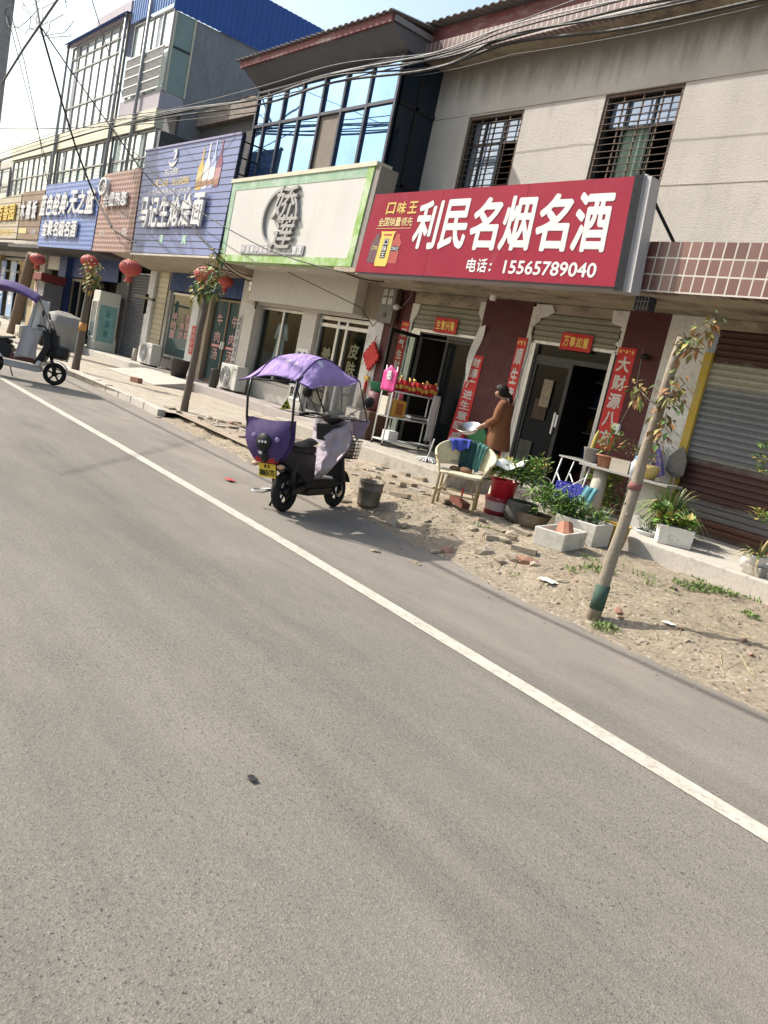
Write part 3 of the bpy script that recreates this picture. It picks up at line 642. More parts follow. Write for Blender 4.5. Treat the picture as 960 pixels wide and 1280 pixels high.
# boutique front
b = B(); b.bx(-18.42, -13.98, F-.35, F-.06, 2.66, 3.42, CREAM); b.bx(-18.42, -13.32, F-.06, F-.02, 2.60, 3.42, CREAM); b.bx(-18.42, -13.32, 9.1, F-.35, 3.40, 3.418, CREAM); b.build('fascia', G)
boxes(G, 'ceiling_light', PAPER, *[(x-.18, x+.18, 9.62, 9.68, 3.385, 3.40) for x in (-17.7, -16.6, -15.4)])
boxes(G, 'pier', CREAM, (-19.2, -18.42, F-.12, F+.2, SZ, 3.4), (-16.33, -15.72, F-.04, F+.2, SZ, 2.60)); boxes(G, 'pier', PLASTER, (-13.74, -13.25, F-.04, F+.2, SZ, 2.62)); boxes(G, 'window_base', CREAM, (-18.42, -16.33, F, F+.2, SZ, .75))
BOARD = M('brown_board', (.21, .165, .12), .8, var=.15, scale=3, stretch=(1, 1, .3)); b = B(); b.bx(-13.95, -13.27, F-.10, F-.06, 2.63, 3.38, BOARD); b.build('service_board', G)
b = B(); frame(b, -18.40, -16.35, .76, 2.6, F+.05, .07, .08, ALU, (-17.3,)); w_ = b.build('window', G); b = B(); pane(b, -18.34, -16.42, .8, 2.55, F+.1, SHOPGL); b.build('pane', w_)
b = B(); frame(b, -15.70, -13.76, SZ, 2.58, F+.05, .08, .08, ALU, (-14.95, -14.62,), (2.38,)); dr = b.build('door', G); b = B(); pane(b, -15.64, -13.82, SZ+.05, 2.52, F+.1, SHOPGL); b.build('pane', dr)
GOLDTX = M('pale_gold_lettering', (.15, .145, .08), .6, var=.2)
b = B(); pl = Plate((-15.6, F+.08, SZ), (-13.8, F+.08, SZ), (-13.8, F+.08, 2.6), (-15.6, F+.08, 2.6))
pl.column(b, '美甲美睫', .10, .30, .10, .70, GOLDTX, bold=.03); b.build('door_lettering', dr); b = B(); pl.column(b, '皮肤管理', .66, .86, .10, .78, GOLDTX, bold=.03); b.build('door_lettering', dr)
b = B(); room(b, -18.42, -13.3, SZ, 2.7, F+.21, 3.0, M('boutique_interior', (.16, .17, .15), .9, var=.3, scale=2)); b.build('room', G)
CL = [M('cloth_'+n, c, .9, var=.2, scale=6) for n, c in (('pale_blue', (.46, .54, .60)), ('black', (.03, .03, .035)), ('white', (.62, .61, .58)), ('pink', (.45, .2, .24)), ('yellow', (.5, .42, .12)), ('olive', (.12, .15, .09)), ('red', (.25, .06, .06)))]
def dress(x, y, z, h, w_, mat, label):
    b = B(); b.lathe([(.02, 0), (w_*.25, -.02), (w_*.5, -.1), (w_*.42, -h*.45), (w_*.62, -h)], (x, y, z), mat, 14, sy=.45, wob=.06)
    b.tube([(x-w_*.4, y, z-.08), (x-w_*.75, y, z-h*.45)], [.055, .04], mat, 8); b.tube([(x+w_*.4, y, z-.08), (x+w_*.75, y, z-h*.45)], [.055, .04], mat, 8)
    b.tube([(x, y, z), (x, y, z+.12), (x+.03, y, z+.16)], .006, ALU, 5); tag(b.build('hanging_dress', None, (x, y, z-h)), label, 'dress')
dress(-17.85, F+.45, 2.32, 1.0, .38, CL[0], 'pale blue dress hanging in the boutique window'); dress(-16.75, F+.5, 2.2, 1.05, .36, CL[2], 'white gown hanging at the right of the boutique window'); dress(-17.2, F+.8, 2.0, 1.0, .36, CL[1], 'black dress behind the boutique window glass'); dress(-14.1, F+.9, 1.95, .9, .36, CL[2], 'white blouse hanging inside the boutique door')
GSTEP = M('grey_pink_concrete', (.36, .32, .30), .9, var=.12, scale=4, bump=.2)
b = B(); b.bx(-21.2, -13.31, 9.55, F, 0, SZ-.004, GSTEP); b.build('step', G, bevel=.02)

# ================================================================== noodle shop (blue sign)
N = thing('noodle_shop', 'low noodle shop behind the big blue slatted sign with crumbling parapet above', 'building', (-22, F, 0))
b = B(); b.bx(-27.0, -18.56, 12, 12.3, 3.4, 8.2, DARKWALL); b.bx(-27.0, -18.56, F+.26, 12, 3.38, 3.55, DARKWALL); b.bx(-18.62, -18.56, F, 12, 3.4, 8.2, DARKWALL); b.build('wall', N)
CRUMB = M('crumbling_brick', (.27, .225, .19), .95, var=.4, scale=10, bump=.9, bscale=14, dirt=(.10, .08, .07), damt=.4, dscale=6)
b = B(); pts = [(-27.0, 11.8, 8.2)] + [(x, 11.8, 8.72+.10*fbm(x, 0, 2.2, 3)) for x in np.linspace(-27.0, -18.6, 45)] + [(-18.6, 11.8, 8.2)]
b.prism(pts, (0, .45, 0), CRUMB); b.build('broken_parapet', N)
b = B(); b.prism([(-25.4, 9.02, 3.42), (-25.4, F, 3.20), (-25.4, F, 3.38), (-25.4, 9.02, 3.5)], (6.8, 0, 0), M('cream_soffit', (.44, .38, .29), .9, var=.15, scale=2, dirt=(.2, .15, .11), damt=.35)); b.build('soffit', N)
b = B(); b.bx(-25.4, -24.95, F-.08, F+.2, SZ, 3.2, PLASTER); b.bx(-24.5, -24.0, F-.05, F+.2, SZ, 3.2, BEIGETILE); b.bx(-24.95, -24.5, F, F+.2, SZ, 3.2, BEIGETILE); b.bx(-24.0, -23.8, F-.02, F+.2, SZ, 3.2, CONC); b.build('brick_pier', N)
b = B(); b.bx(-22.1, -21.65, F-.06, F+.2, SZ, 2.66, PLASTER); b.bx(-21.45, -20.98, F-.06, F+.2, SZ, 2.66, M('tan_pier', (.32, .26, .19), .9, var=.15, scale=3)); b.bx(-21.65, -21.45, F, F+.2, SZ, 2.66, DARKWALL); b.build('pier', N); boxes(N, 'window_base', DARKWALL, (-23.8, -22.1, F, F+.2, SZ, .7))
BLUEPN = M('blue_sheet', (.035, .07, .17), .5, .2, var=.2, scale=3); b = B(); corrugated(b, (-23.8, F-.07, 2.67), (1, 0, 0), (0, 0, 1), (0, -1, 0), 4.6, .53, BLUEPN, .09, .02); b.build('blue_panel', N)
b = B(); frame(b, -23.78, -22.12, .7, 2.64, F+.03, .07, .07, ALU); w_ = b.build('window', N); GRNGL = glassy('noodle_window_glass', (.05, .085, .085), .06, 0, .4)
b = B(); pane(b, -23.72, -22.18, .75, 2.6, F+.06, GRNGL); b.build('pane', w_)
PINKTX = M('faded_pink_lettering', (.50, .30, .28), .7, var=.15); REDST = M('red_sticker', (.55, .10, .06), .6)
b = B(); pl = Plate((-23.72, F+.05, .75), (-22.18, F+.05, .75), (-22.18, F+.05, 2.6), (-23.72, F+.05, 2.6)); pl.column(b, '羊肉面', .1, .34, .28, .72, PINKTX, bold=.03); b.build('window_lettering', w_); b = B(); pl.column(b, '小烩炒', .52, .70, .30, .72, PINKTX, bold=.03); pl.column(b, '吃面菜', .74, .92, .30, .72, PINKTX, bold=.03); b.build('window_lettering', w_)
b = B(); frame(b, -20.95, -19.22, SZ, 2.64, F+.03, .07, .08, M('bronze_frame', (.13, .10, .07), .4, .5), (-20.08,)); dr = b.build('door', N)
b = B(); pane(b, -20.9, -19.28, SZ+.05, 2.58, F+.07, GRNGL); b.build('pane', dr)
b = B(); pl = Plate((-20.9, F+.06, SZ), (-19.28, F+.06, SZ), (-19.28, F+.06, 2.58), (-20.9, F+.06, 2.58))
for u in (.14, .66): b = B(); pl.column(b, '牛肉汤', u, u+.2, .25, .88, PINKTX, bold=.02, gap=.35); b.build('door_lettering', dr)
for u in (.08, .58): b = B(); pl.slab(b, REDST, .002, u, u+.34, .44, .475, .006); pl.row(b, '清真风味', u+.03, u+.31, .447, .468, PAPER, w=.008); b.build('sticker', dr)
boxes(dr, 'handle', PAPER, (-20.14, -20.1, F-.01, F+.03, 1.3, 1.5), (-20.03, -19.99, F-.01, F+.03, 1.3, 1.5))
b = B(); shutter(b, -27.1, -25.42, SZ, 3.1, F+.05, M('grey_shutter', (.115, .115, .12), .6, .2, var=.15, scale=3), .09, .02); b.bx(-27.75, -27.1, F-.04, F+.2, SZ, 3.3, M('grey_pier', (.12, .115, .11), .85, var=.15)); b.build('rolling_shutter', N)
b = B(); room(b, -25.3, -18.6, SZ, 3.2, F+.22, 2.5); b.build('room', N)
b = B(); b.bx(-27.9, -21.21, 9.4, F, 0, SZ-.002, CONC2); b.build('step', N, bevel=.02)
b = B(); b.prism([(-22.2, 8.3, .13), (-22.2, 9.4, SZ), (-22.2, 9.4, .13)], (3.2, 0, 0), CONC2); b.build('ramp', N)

# ================================================================== tall glazed building (left)
T = thing('tall_building', 'tall glazed building with blue sheet metal roof and bare concrete side wall', 'building', (-32, F, 0))
TX0, TX1 = -37.1, -27.0; BLUE = M('blue_roof_sheet', (.028, .085, .32), .5, .1, var=.12, scale=2)
RAWC = M('raw_concrete', (.20, .205, .225), .93, var=.14, scale=.9, bump=.25, dirt=(.12, .12, .135), damt=.35, dscale=1.2, stretch=(1, 1, .5))
b = B(); b.bx(TX1-.3, TX1-.02, F+.75, 24, 3.5, 11.3, RAWC); b.bx(TX0, TX1-.3, 14, 24, 3.5, 11.5, RAWC); b.bx(TX0, TX1-.3, F+.25, 14, 3.3, 3.5, DARKWALL); b.build('wall', T)
LIL = M('lilac_panel', (.36, .33, .37), .6, var=.06); b = B()
b.bx(TX0, TX1+.02, F-.1, F+.2, 7.72, 8.32, CREAMTILE); b.build('tile_band', T)
b = B(); b.bx(-30.5, TX1-.02, F-.05, F+.1, 8.33, 8.86, LIL); b.quad((TX1-.01, F+.1, 8.33), (TX1-.01, F+.75, 8.33), (TX1-.01, F+.75, 8.86), (TX1-.01, F+.1, 8.86), LIL); b.build('lilac_panel', T)
def curtain_wall(x0, x1, z0, z1, nx_, zs, y, mat, name='window', fm=None, w_=.055):
    fm = fm or DARKFR; b = B(); xs_ = [x0+(x1-x0)*i/nx_ for i in range(1, nx_)]; frame(b, x0, x1, z0, z1, y, w_, .08, fm, xs_, zs); o = b.build(name, T)
    b = B(); ex = [x0]+xs_+[x1]; ez = [z0]+list(zs)+[z1]
    for a, c in zip(ex, ex[1:]):
        for d, e in zip(ez, ez[1:]): pane(b, a+w_/2, c-w_/2, d+w_/2, e-w_/2, y+.05+random.uniform(-.01, .01), mat if random.random() < .75 else PALEGL2)
    b.build('pane', o); return o
GRFR = M('grey_frame', (.30, .30, .31), .5, .2)
curtain_wall(TX0+.1, -31.0, 8.36, 11.72, 7, (9.35, 10.75, 11.25), F, PALEGL2, fm=GRFR)
curtain_wall(TX0+.1, -30.9, 5.9, 7.70, 7, (6.85,), F, PALEGL, fm=GRFR)
curtain_wall(-30.6, TX1, 5.9, 7.70, 4, (6.85,), F, PALEGL, fm=GRFR)
o = curtain_wall(-30.3, TX1, 8.88, 11.4, 4, (10.25,), F, PALEGL, fm=GRFR)
b = B()
for x0, x1 in ((-30.25, -28.75), (-28.6, -27.1)):
    for k in range(17): x = x0+(x1-x0)*k/16; b.bx(x-.018, x+.018, F-.12, F-.10, 8.95, 10.2, GRFR)
    for k in range(5): z = 8.95+1.25*k/4; b.bx(x0, x1, F-.135, F-.095, z-.02, z+.02, WHITEMT)
b.build('security_bars', o)
b = B(); w_ = .07
for y in (F+.05, F+.72): b.bx(TX1-.05, TX1+.02, y, y+.06, 8.88, 11.3, M('cream_frame', (.5, .47, .36), .5))
b.bx(TX1-.05, TX1+.02, F+.11, F+.72, 10.22, 10.28, DARKFR); o = b.build('window', T); o['label'] = 'narrow glazed return at the corner'
b = B(); b.quad((TX1-.01, F+.1, 8.88), (TX1-.01, F+.73, 8.88), (TX1-.01, F+.73, 11.3), (TX1-.01, F+.1, 11.3), glassy('corner_glass', (.16, .22, .20), .08, 0, .5)); b.build('pane', o)
b = B(); b.bx(TX1-.1, TX1+.02, F+.2, F+3.5, 3.5, 7.7, DARKWALL); b.build('side_wall', T)
for x in (-37.12, -30.8, -28.68): B().tube([(x, F-.16, 5.4 if x > -37 else 3.4), (x, F-.16, 11.9)], .06, GRFR, 8).build('downpipe', T)
b = B(); corrugated(b, (TX1+.02, F-.05, 11.3), (0, 1, 0), (0, 0, 1), (1, 0, 0), 14, 1.65, BLUE, .2, .03); corrugated(b, (-30.5, F-.06, 11.45), (1, 0, 0), (0, 0, 1), (0, -1, 0), 3.52, 1.5, M('pale_blue_sheet', (.16, .26, .50), .5, .1, var=.1), .2, .03); b.build('blue_cladding', T)
b = B(); b.quad((TX0-.2, F-.3, 11.8), (-30.5, F-.3, 11.8), (-30.5, F+6, 13.2), (TX0-.2, F+6, 13.2), BLUE); b.bx(-34.0, -30.6, F-.12, F, 11.74, 12.25, LIL); b.bx(TX0-.1, -34.0, F-.12, F, 11.74, 11.9, LIL); b.quad((-30.5, F+.2, 12.9), (TX1, F+.2, 12.9), (TX1, F+14, 12.9), (-30.5, F+14, 12.9), BLUE); b.build('roof', T)
# its ground floor
BLUEW = M('blue_painted_wall', (.028, .060, .20), .6, var=.15, scale=2, dirt=(.1, .1, .14), damt=.25)
b = B(); b.bx(-34.2, -33.3, F-.2, F+.2, SZ, 3.6, BLUEW); b.bx(-33.3, -28.0, F, F+.2, 2.7, 3.6, BLUEW); b.bx(-28.3, -27.75, F, F+.2, SZ, 3.6, DARKWALL); b.bx(-37.1, -36.4, F-.1, F+.2, SZ, 3.6, CONC); b.bx(-36.4, -34.2, F, F+.2, 2.9, 3.6, CREAM); b.build('shopfront_wall', T)
b = B(); b.bx(-27.2, TX0, 9.05, F, 3.42, 3.55, DARKWALL); b.build('balcony_slab', T)
b = B(); frame(b, -33.2, -31.2, SZ, 2.65, F+.05, .1, .08, M('tan_frame', (.24, .21, .16), .6), (-32.2,)); dr = b.build('door', T); b = B(); pane(b, -33.1, -31.3, SZ, 2.6, F+.1, DOORGL); b.build('pane', dr)
b = B(); room(b, -36.5, -27.7, SZ, 3.3, F+.25, 2.5); b.build('room', T)
b = B(); b.bx(-37.5, -27.9, 9.25, F, 0, SZ-.004, CONC2); b.build('step', T, bevel=.02)

# ================================================================== buildings farther left
L = thing('low_glazed_building', 'two storey glazed building with cream tile band left of the tall one', 'building', (-40.5, F, 0))
T_ = T; T = L
b = B(); b.bx(-44.1, -37.25, F-.1, F+.2, 7.72, 8.30, CREAMTILE); b.build('tile_band', L)
curtain_wall(-44.0, -37.3, 5.9, 7.70, 8, (6.85,), F, PALEGL, fm=GRFR)
b = B(); b.bx(-44.1, -37.25, F+.3, 20, 0, 8.2, CREAM); b.bx(-44.1, -37.25, F, F+.28, 3.3, 5.9, CREAM); b.bx(-44.1, -43.5, F-.15, F+.2, SZ, 3.3, M('ochre_pier', (.33, .26, .15), .85)); b.bx(-38.0, -37.3, F-.15, F+.2, SZ, 3.3, M('ochre_pier', (.33, .26, .15), .85)); b.build('wall', L)
b = B(); b.bx(-44.1, -37.25, 9.2, F, 3.5, 3.62, DARKWALL); b.build('balcony_slab', L)
b = B(); frame(b, -43.4, -38.1, SZ, 3.2, F+.05, .1, .08, GRFR, (-41.6, -39.9), (2.6,)); dr = b.build('door', L); b = B(); pane(b, -43.3, -38.2, SZ, 3.1, F+.1, DOORGL); b.build('pane', dr)
b = B(); b.bx(-44.2, -37.5, 9.2, F, 0, SZ, CONC2); b.build('step', L)
K = thing('grey_barred_building', 'grey building with barred upper windows at the far left end', 'building', (-52, F, 0)); T = K
b = B(); b.bx(-64, -44.3, F+.15, 20, 0, 7.9, CREAM); b.bx(-64, -44.3, 9.3, F+.1, 3.5, 3.65, DARKWALL); b.build('wall', K)
o = curtain_wall(-63.8, -44.5, 5.6, 7.5, 12, (6.6,), F, PALEGL2, fm=GRFR)
b = B()
for k in range(60): x = -63.8+19.3*k/59; b.bx(x-.02, x+.02, F-.45, F-.42, 5.6, 7.6, STEEL)
for z in (5.6, 6.6, 7.6): b.bx(-63.8, -44.4, F-.46, F-.41, z-.025, z+.025, STEEL)
b.build('security_bars', o)
b = B(); shutter(b, -63.5, -44.6, SZ, 3.3, F+.1, GREYSHUT, .2, .02); b.build('rolling_shutter', K)
b = B(); b.bx(-64, -44.4, 9.3, F, 0, SZ, CONC2); b.build('step', K)
T = T_
# ------------------------------------------------------------------ signboards
def corners(bl, br, tr, tl, Y=9.0, dy=0.0):
    return Plate(at(*bl, Y), at(*br, Y), at(*tr, Y-dy), at(*tl, Y-dy))
WHT = M('white_lettering', (.66, .65, .65), .6, spec=.15, var=.05); LETSIDE = M('letter_side', (.30, .30, .32), .5, var=.1)
t = NT('red_flex'); c = t.ramp(t.noise(.5, 4, .6), [(.3, (.235, .016, .036)), (.7, (.285, .024, .047))])
c = t.mix(t.ramp(t.noise(3, 5, .7, (1, 1, .3)), [(.55, 0.0), (.8, .3)]), c, (.36, .09, .115)); t.bump(t.noise(1.1, 3, .5, (1, 1, .25)), .25, .06); REDFLEX = t.out(c, .62, 0, .10)
SIGNGREY = M('sign_side_grey', (.40, .39, .40), .55, .2, var=.08); BLACKTR = M('black_trim', (.018, .019, .024), .7, spec=.12)
YEL = M('yellow_print', (.58, .40, .10), .55, var=.1); CANY = M('can_yellow', (.62, .46, .08), .5, var=.1); CANR = M('bottle_red', (.35, .05, .04), .5); CANB = M('bottle_dark', (.10, .04, .06), .5, var=.2); GOLDL = M('gold_print', (.60, .47, .22), .5, var=.1)

# red liquor shop sign
RP = corners((443, 341), (771, 361), (797.5, 220), (470, 243), 8.62)
q = RP.p(.5, 0); RS_ = thing('shop_sign', 'wide red shop sign with big white characters and phone number', 'sign', (q.x, q.y, q.z))
b = B(); RP.slab(b, REDFLEX, .04, 0, .992, .012, 1); RP.slab(b, SIGNGREY, .26, -.004, .992, -.005, 1.0, -.042); b.build('panel', RS_)
b = B(); RP.slab(b, BLACKTR, .26, .993, 1.018, -.02, 1.01, .01, SIGNGREY); RP.slab(b, SIGNGREY, .2, 1.018, 1.034, -.02, 1.0, -.03)
b.add([RP.p(0, 0, .012), RP.p(1, 0, .012), RP.p(1, .014, .012), RP.p(0, .014, .012)], [(0, 1, 2, 3)], BLACKTR); b.build('frame', RS_)
b = B(); RP.row(b, '利民名烟名酒', .235, .955, .32, .885, WHT, gap=.10, bold=.030); b.build('lettering', RS_); b = B(); RP.row(b, '电话', .50, .58, .085, .235, WHT, gap=.08, bold=.022); RP.text(b, ':', .588, .596, .10, .19, WHT, bold=.03)
RP.text(b, '15565789040', .64, .935, .085, .225, WHT, bold=.022); b.build('lettering', RS_)
b = B(); RP.row(b, '口味王', .075, .235, .74, .885, YEL, gap=.2, bold=.03); RP.row(b, '全国销量领先', .055, .225, .595, .70, GOLDL, gap=.06, bold=.02); RP.slab(b, GOLDL, .001, .05, .222, .566, .572, .003); b.build('slogan_lettering', RS_)
for u_ in (.33, .665):
    b = B(); RP.slab(b, M('flex_seam', (.20, .02, .035), .7, spec=.1), .0015, u_, u_+.0012, .012, 1, .0018); b.build('seam', RS_)
def sil(P_, b, u, v, du, dv, pts, mat, w): b.prism([P_.p(u+x*du, v+y*dv, w) for x, y in pts], P_.n*.001, mat)
b = B(); BOT = [(0, 0), (1, 0), (1, .72), (.72, .86), (.72, 1), (.28, 1), (.28, .86), (0, .72)]; CAN = [(.06, 0), (.94, 0), (1, .1), (1, .92), (1.1, 1), (-.1, 1), (0, .92), (0, .1)]
sil(RP, b, .048, .14, .048, .36, BOT, CANB, .003); sil(RP, b, .150, .14, .045, .36, BOT, CANR, .003); sil(RP, b, .090, .10, .062, .43, CAN, CANY, .006)
sil(RP, b, .110, .20, .024, .24, [(0, 0), (1, 0), (1, 1), (0, 1)], BLACKTR, .008); RP.column(b, '口味王', .112, .132, .205, .435, WHT, w=.011, bold=.02); RP.slab(b, CANR, .001, .102, .142, .475, .50, .008)
sil(RP, b, .152, .29, .040, .06, [(0, 0), (1, 0), (1, 1), (0, 1)], BLACKTR, .005); RP.row(b, '口味王', .153, .191, .298, .342, WHT, w=.008); RP.row(b, '口味', .056, .088, .30, .35, GOLDL, w=.008)
b.build('product_print', RS_)
b = B(); q = RP.p(1.02, .93, -.05); b.bar(q, at(832, 309, 9.0)+Vector((0, .3, .02)), .03, .03, BLACKTR); b.tube([RP.p(1.01, 1.0, -.1), RP.p(1.01, 1.03, -.1)], .03, WHITEMT, 8); b.build('stay_rod', RS_)

# pale boutique sign, green border
GP_ = corners((438.5, 333.5), (275, 326), (292, 229), (469.5, 207.5), 9.0); GP_ = Plate(GP_.c[1], GP_.c[0], GP_.c[3], GP_.c[2]); GP_.c = [GP_.c[0], GP_.c[1], GP_.c[2], GP_.c[3]]
GP_ = Plate(at(275, 326, 9), at(438.5, 333.5, 9), at(469.5, 207.5, 9), at(292, 229, 9))
q = GP_.p(.5, 0); GS = thing('shop_sign', 'pale grey boutique sign with worn green border and brushed characters in a ring', 'sign', (q.x, q.y, q.z))
t = NT('pale_sign_panel'); br = t.noise(.6, 3); c = t.ramp(br, [(.3, (.50, .49, .465)), (.7, (.555, .545, .52))]); c = t.mix(t.ramp(t.noise(1.7, 7, .75, (1, 1, .3)), [(.52, 0.0), (.75, .3)]), c, (.40, .375, .33)); t.bump(t.noise(.9, 3, .5, (1, 1, .3)), .3, .06); PALESIGN = t.out(c, .5, 0, .25)
b = B(); GP_.slab(b, PALESIGN, .3, .035, .965, .085, .90); b.build('panel', GS)
t = NT('worn_green'); c = t.ramp(t.noise(2.5, 6, .75), [(.42, (.18, .34, .06)), (.60, (.42, .52, .34))]); GRNB = t.out(c, .5)
t = NT('faded_green'); c = t.ramp(t.noise(2.5, 6, .75), [(.42, (.19, .33, .22)), (.65, (.36, .46, .38))]); GRNB2 = t.out(c, .5)
b = B(); GP_.slab(b, GRNB, .3, 0, 1, 0, .085, .012); GP_.slab(b, GRNB, .3, .965, 1, .085, 1, .010); GP_.slab(b, GRNB2, .3, 0, .035, .085, 1, .010); GP_.slab(b, GRNB2, .3, .035, .965, .90, 1, .008); b.build('green_border', GS)
b = B(); GP_.slab(b, M('cream_cap', (.55, .51, .40), .5), .36, -.012, 1.012, 1.0, 1.045, .03); GP_.slab(b, M('sign_end_taupe', (.22, .20, .18), .7), .42, 1.001, 1.03, 0, 1.0, -.01); b.build('cap', GS)
b = B(); cu, cv = .455, .53
def ringp(a, r=1.0, w=.05): return GP_.p(cu+.130*r*math.cos(a), cv+.335*r*math.sin(a)*1.0, w)
SILV = M('silver_letter', (.30, .30, .31), .4, .3, var=.08)
A0, A1 = R_(-55), R_(262)
for w0, w1 in ((.006, .075),):
    n = 56; vs, fs = [], []
    for i in range(n+1):
        a = A0+(A1-A0)*i/n; k = .06+.05*math.sin(PI*i/n)
        vs += [ringp(a, 1, w1), ringp(a, 1-k, w1), ringp(a, 1, w0), ringp(a, 1-k, w0)]
    for i in range(n): o = i*4; fs += [(o, o+1, o+5, o+4), (o, o+4, o+6, o+2), (o+1, o+3, o+7, o+5)]
    b.add(vs, fs, SILV)
b.build('ring', GS)
b = B(); GP_.text(b, '娇', .395, .565, .50, .88, SILV, bold=.012, w=.045, ext=.04, shear=.18); GP_.text(b, '莲', .43, .60, .16, .55, SILV, bold=.012, w=.045, ext=.04, shear=.18); b.build('brush_lettering', GS)
b = B(); GP_.slab(b, LETSIDE, .03, .185, .675, .095, .205, .032); GP_.row(b, '娇莲美甲美睫半永久皮肤管理', .19, .668, .105, .195, WHT, gap=.08, bold=.03, w=.038); b.build('caption_lettering', GS)

# noodle shop: big blue slatted sign
def slat_mat(name, c1, c2, gap, n_per_m): 
    t = NT(name); sx = t.n('SeparateXYZ'); t.l(t.tc.outputs['Object'], sx.inputs[0]); f = t.math('FRACT', t.math('MULTIPLY', sx.outputs[2], n_per_m)); 
    c = t.ramp(t.noise(.8, 5, .6), [(.3, c1), (.7, c2)]); c = t.mix(t.ramp(f, [(.0, 1.0), (.09, 1.0), (.13, 0.0)]), c, gap)
    t.bump(t.ramp(f, [(0, 0.0), (.1, 0.0), (.14, 1.0), (1, .75)]), .8, .02); return t.out(c, .45, .05, .4)
BLUESL = slat_mat('blue_slats', (.135, .165, .325), (.18, .22, .41), (.02, .02, .05), 6.0)
BP = Plate(at(164.5, 316, 9), at(271.5, 320.5, 9), at(303, 167.5, 9), at(182.5, 189.5, 9))
q = BP.p(.5, 0); BS = thing('shop_sign', 'tall blue slatted noodle shop sign with bottle print and raised white characters', 'sign', (q.x, q.y, q.z))
b = B(); BP.slab(b, BLUESL, .12); b.build('panel', BS)
b = B()
for v in np.linspace(.05, .95, 8): b.bar(BP.p(1.0, v, -.05), BP.p(1.0, v, -.75), .03, .03, BLACKTR)
for w_ in (-.05, -.7): b.bar(BP.p(1.003, -.02, w_), BP.p(1.003, 1.02, w_), .05, .05, BLACKTR)
b.bar(BP.p(0, -.012, .01), BP.p(1, -.012, .01), .06, .05, ALU); b.bar(BP.p(0, 1.008, 0), BP.p(1, 1.008, 0), .05, .05, M('purple_edge', (.25, .24, .40), .5)); b.build('frame', BS)
b = B(); BP.row(b, '马记生炝烩面', .075, .815, .245, .535, WHT, gap=.14, bold=.028, w=.085, ext=.03); b.build('raised_lettering', BS)
b = B(); BP.row(b, '古山马西郎', .275, .43, .735, .80, WHT, gap=.06, bold=.02); BP.row(b, '八号二食品·古山马西郎', .145, .57, .635, .705, GOLDL, gap=.06, bold=.02); BP.row(b, '羊肉汤牛肉汤凉菜小炒水饺', .105, .60, .555, .612, WHT, gap=.06, bold=.02); b.build('small_lettering', BS)
MINT = M('mint_lettering', (.42, .62, .52), .5); b = B(); BP.text(b, '清', .335, .385, .09, .185, MINT, bold=.03); BP.text(b, '真', .60, .655, .09, .185, MINT, bold=.03); b.build('halal_lettering', BS)
b = B()
for s_, k in ((1, 1), (-1, 1)):
    vs, fs = [], []; n = 18
    for i in range(n+1):
        a = R_(200)+R_(150)*i/n if s_ == 1 else R_(150)+R_(-120)*i/n
        r1, r2 = (.052, .030) if s_ == 1 else (.030, .014)
        cx, cy = (.355, .900) if s_ == 1 else (.375, .915)
        k_ = math.sin(PI*i/n); 
        for r in (r1, r1-(r1-r2)*(.25+.75*k_)): vs.append(BP.p(cx+r*math.cos(a), cy+r*1.75*math.sin(a), .02))
    for i in range(n): o = 2*i; fs.append((o, o+1, o+3, o+2))
    b.add(vs, fs, WHT)
b.prism([BP.p(.37+x, .86+y, .02) for x, y in ((0, 0), (.022, .02), (.03, .07), (.02, .115), (.008, .06))], BP.n*.02, WHT); b.build('logo', BS)
b = B(); BT = [(.12, 0), (.88, 0), (1, .04), (1, .52), (.62, .70), (.60, 1), (.40, 1), (.38, .70), (0, .52), (0, .04)]
for i, (cA, cB, hh) in enumerate(((YEL, GOLDL, .40), (M('print_white', (.62, .62, .66), .5), PAPER, .43), (M('print_pale_blue', (.38, .44, .66), .5), PAPER, .45), (M('print_plum', (.20, .06, .12), .5), M('print_rose', (.42, .22, .24), .5), .43))):
    u = .645+i*.058; sil(BP, b, u, .575+.004*i, .055, hh*.92, BT, cA, .005+.001*i); P0 = [(0.02, .16), (.98, .16), (.98, .44), (0.02, .44)]; sil(BP, b, u, .575, .055, hh*.92, P0, cB, .010)
    sil(BP, b, u, .575, .055, hh*.92, [(.02, .05), (.98, .10), (.98, .22), (.02, .17)], M('print_brown', (.28, .15, .09), .5), .012)
b.build('bottle_print', BS)

# brown tiled sign 全橙热恋
def scallop(name, c1, c2, s):
    t = NT(name); v = t.n('TexVoronoi', feature='F1'); v.inputs['Scale'].default_value = s; v.inputs['Randomness'].default_value = 0.0; t.l(t.coord((1, .01, 1.35)), v.inputs['Vector'])
    c = t.ramp(v.outputs['Distance'], [(.15, c1), (.42, c2)]); t.bump(t.math('MULTIPLY', v.outputs['Distance'], -1), .7, .03); return t.out(c, .5)
BRTILE = scallop('brown_relief', (.125, .065, .055), (.34, .21, .185), 5.2); BLTILE = scallop('blue_relief', (.035, .07, .22), (.13, .21, .46), 5.0)
HP = Plate(at(115, 313.5, 9), at(163, 316, 9), at(177.5, 209.5, 9), at(131, 218, 9)); q = HP.p(.5, 0)
HS = thing('shop_sign', 'brown scalloped sign with four white characters and round orange slice emblem', 'sign', (q.x, q.y, q.z))
b = B(); HP.slab(b, BRTILE, .15); b.build('panel', HS)
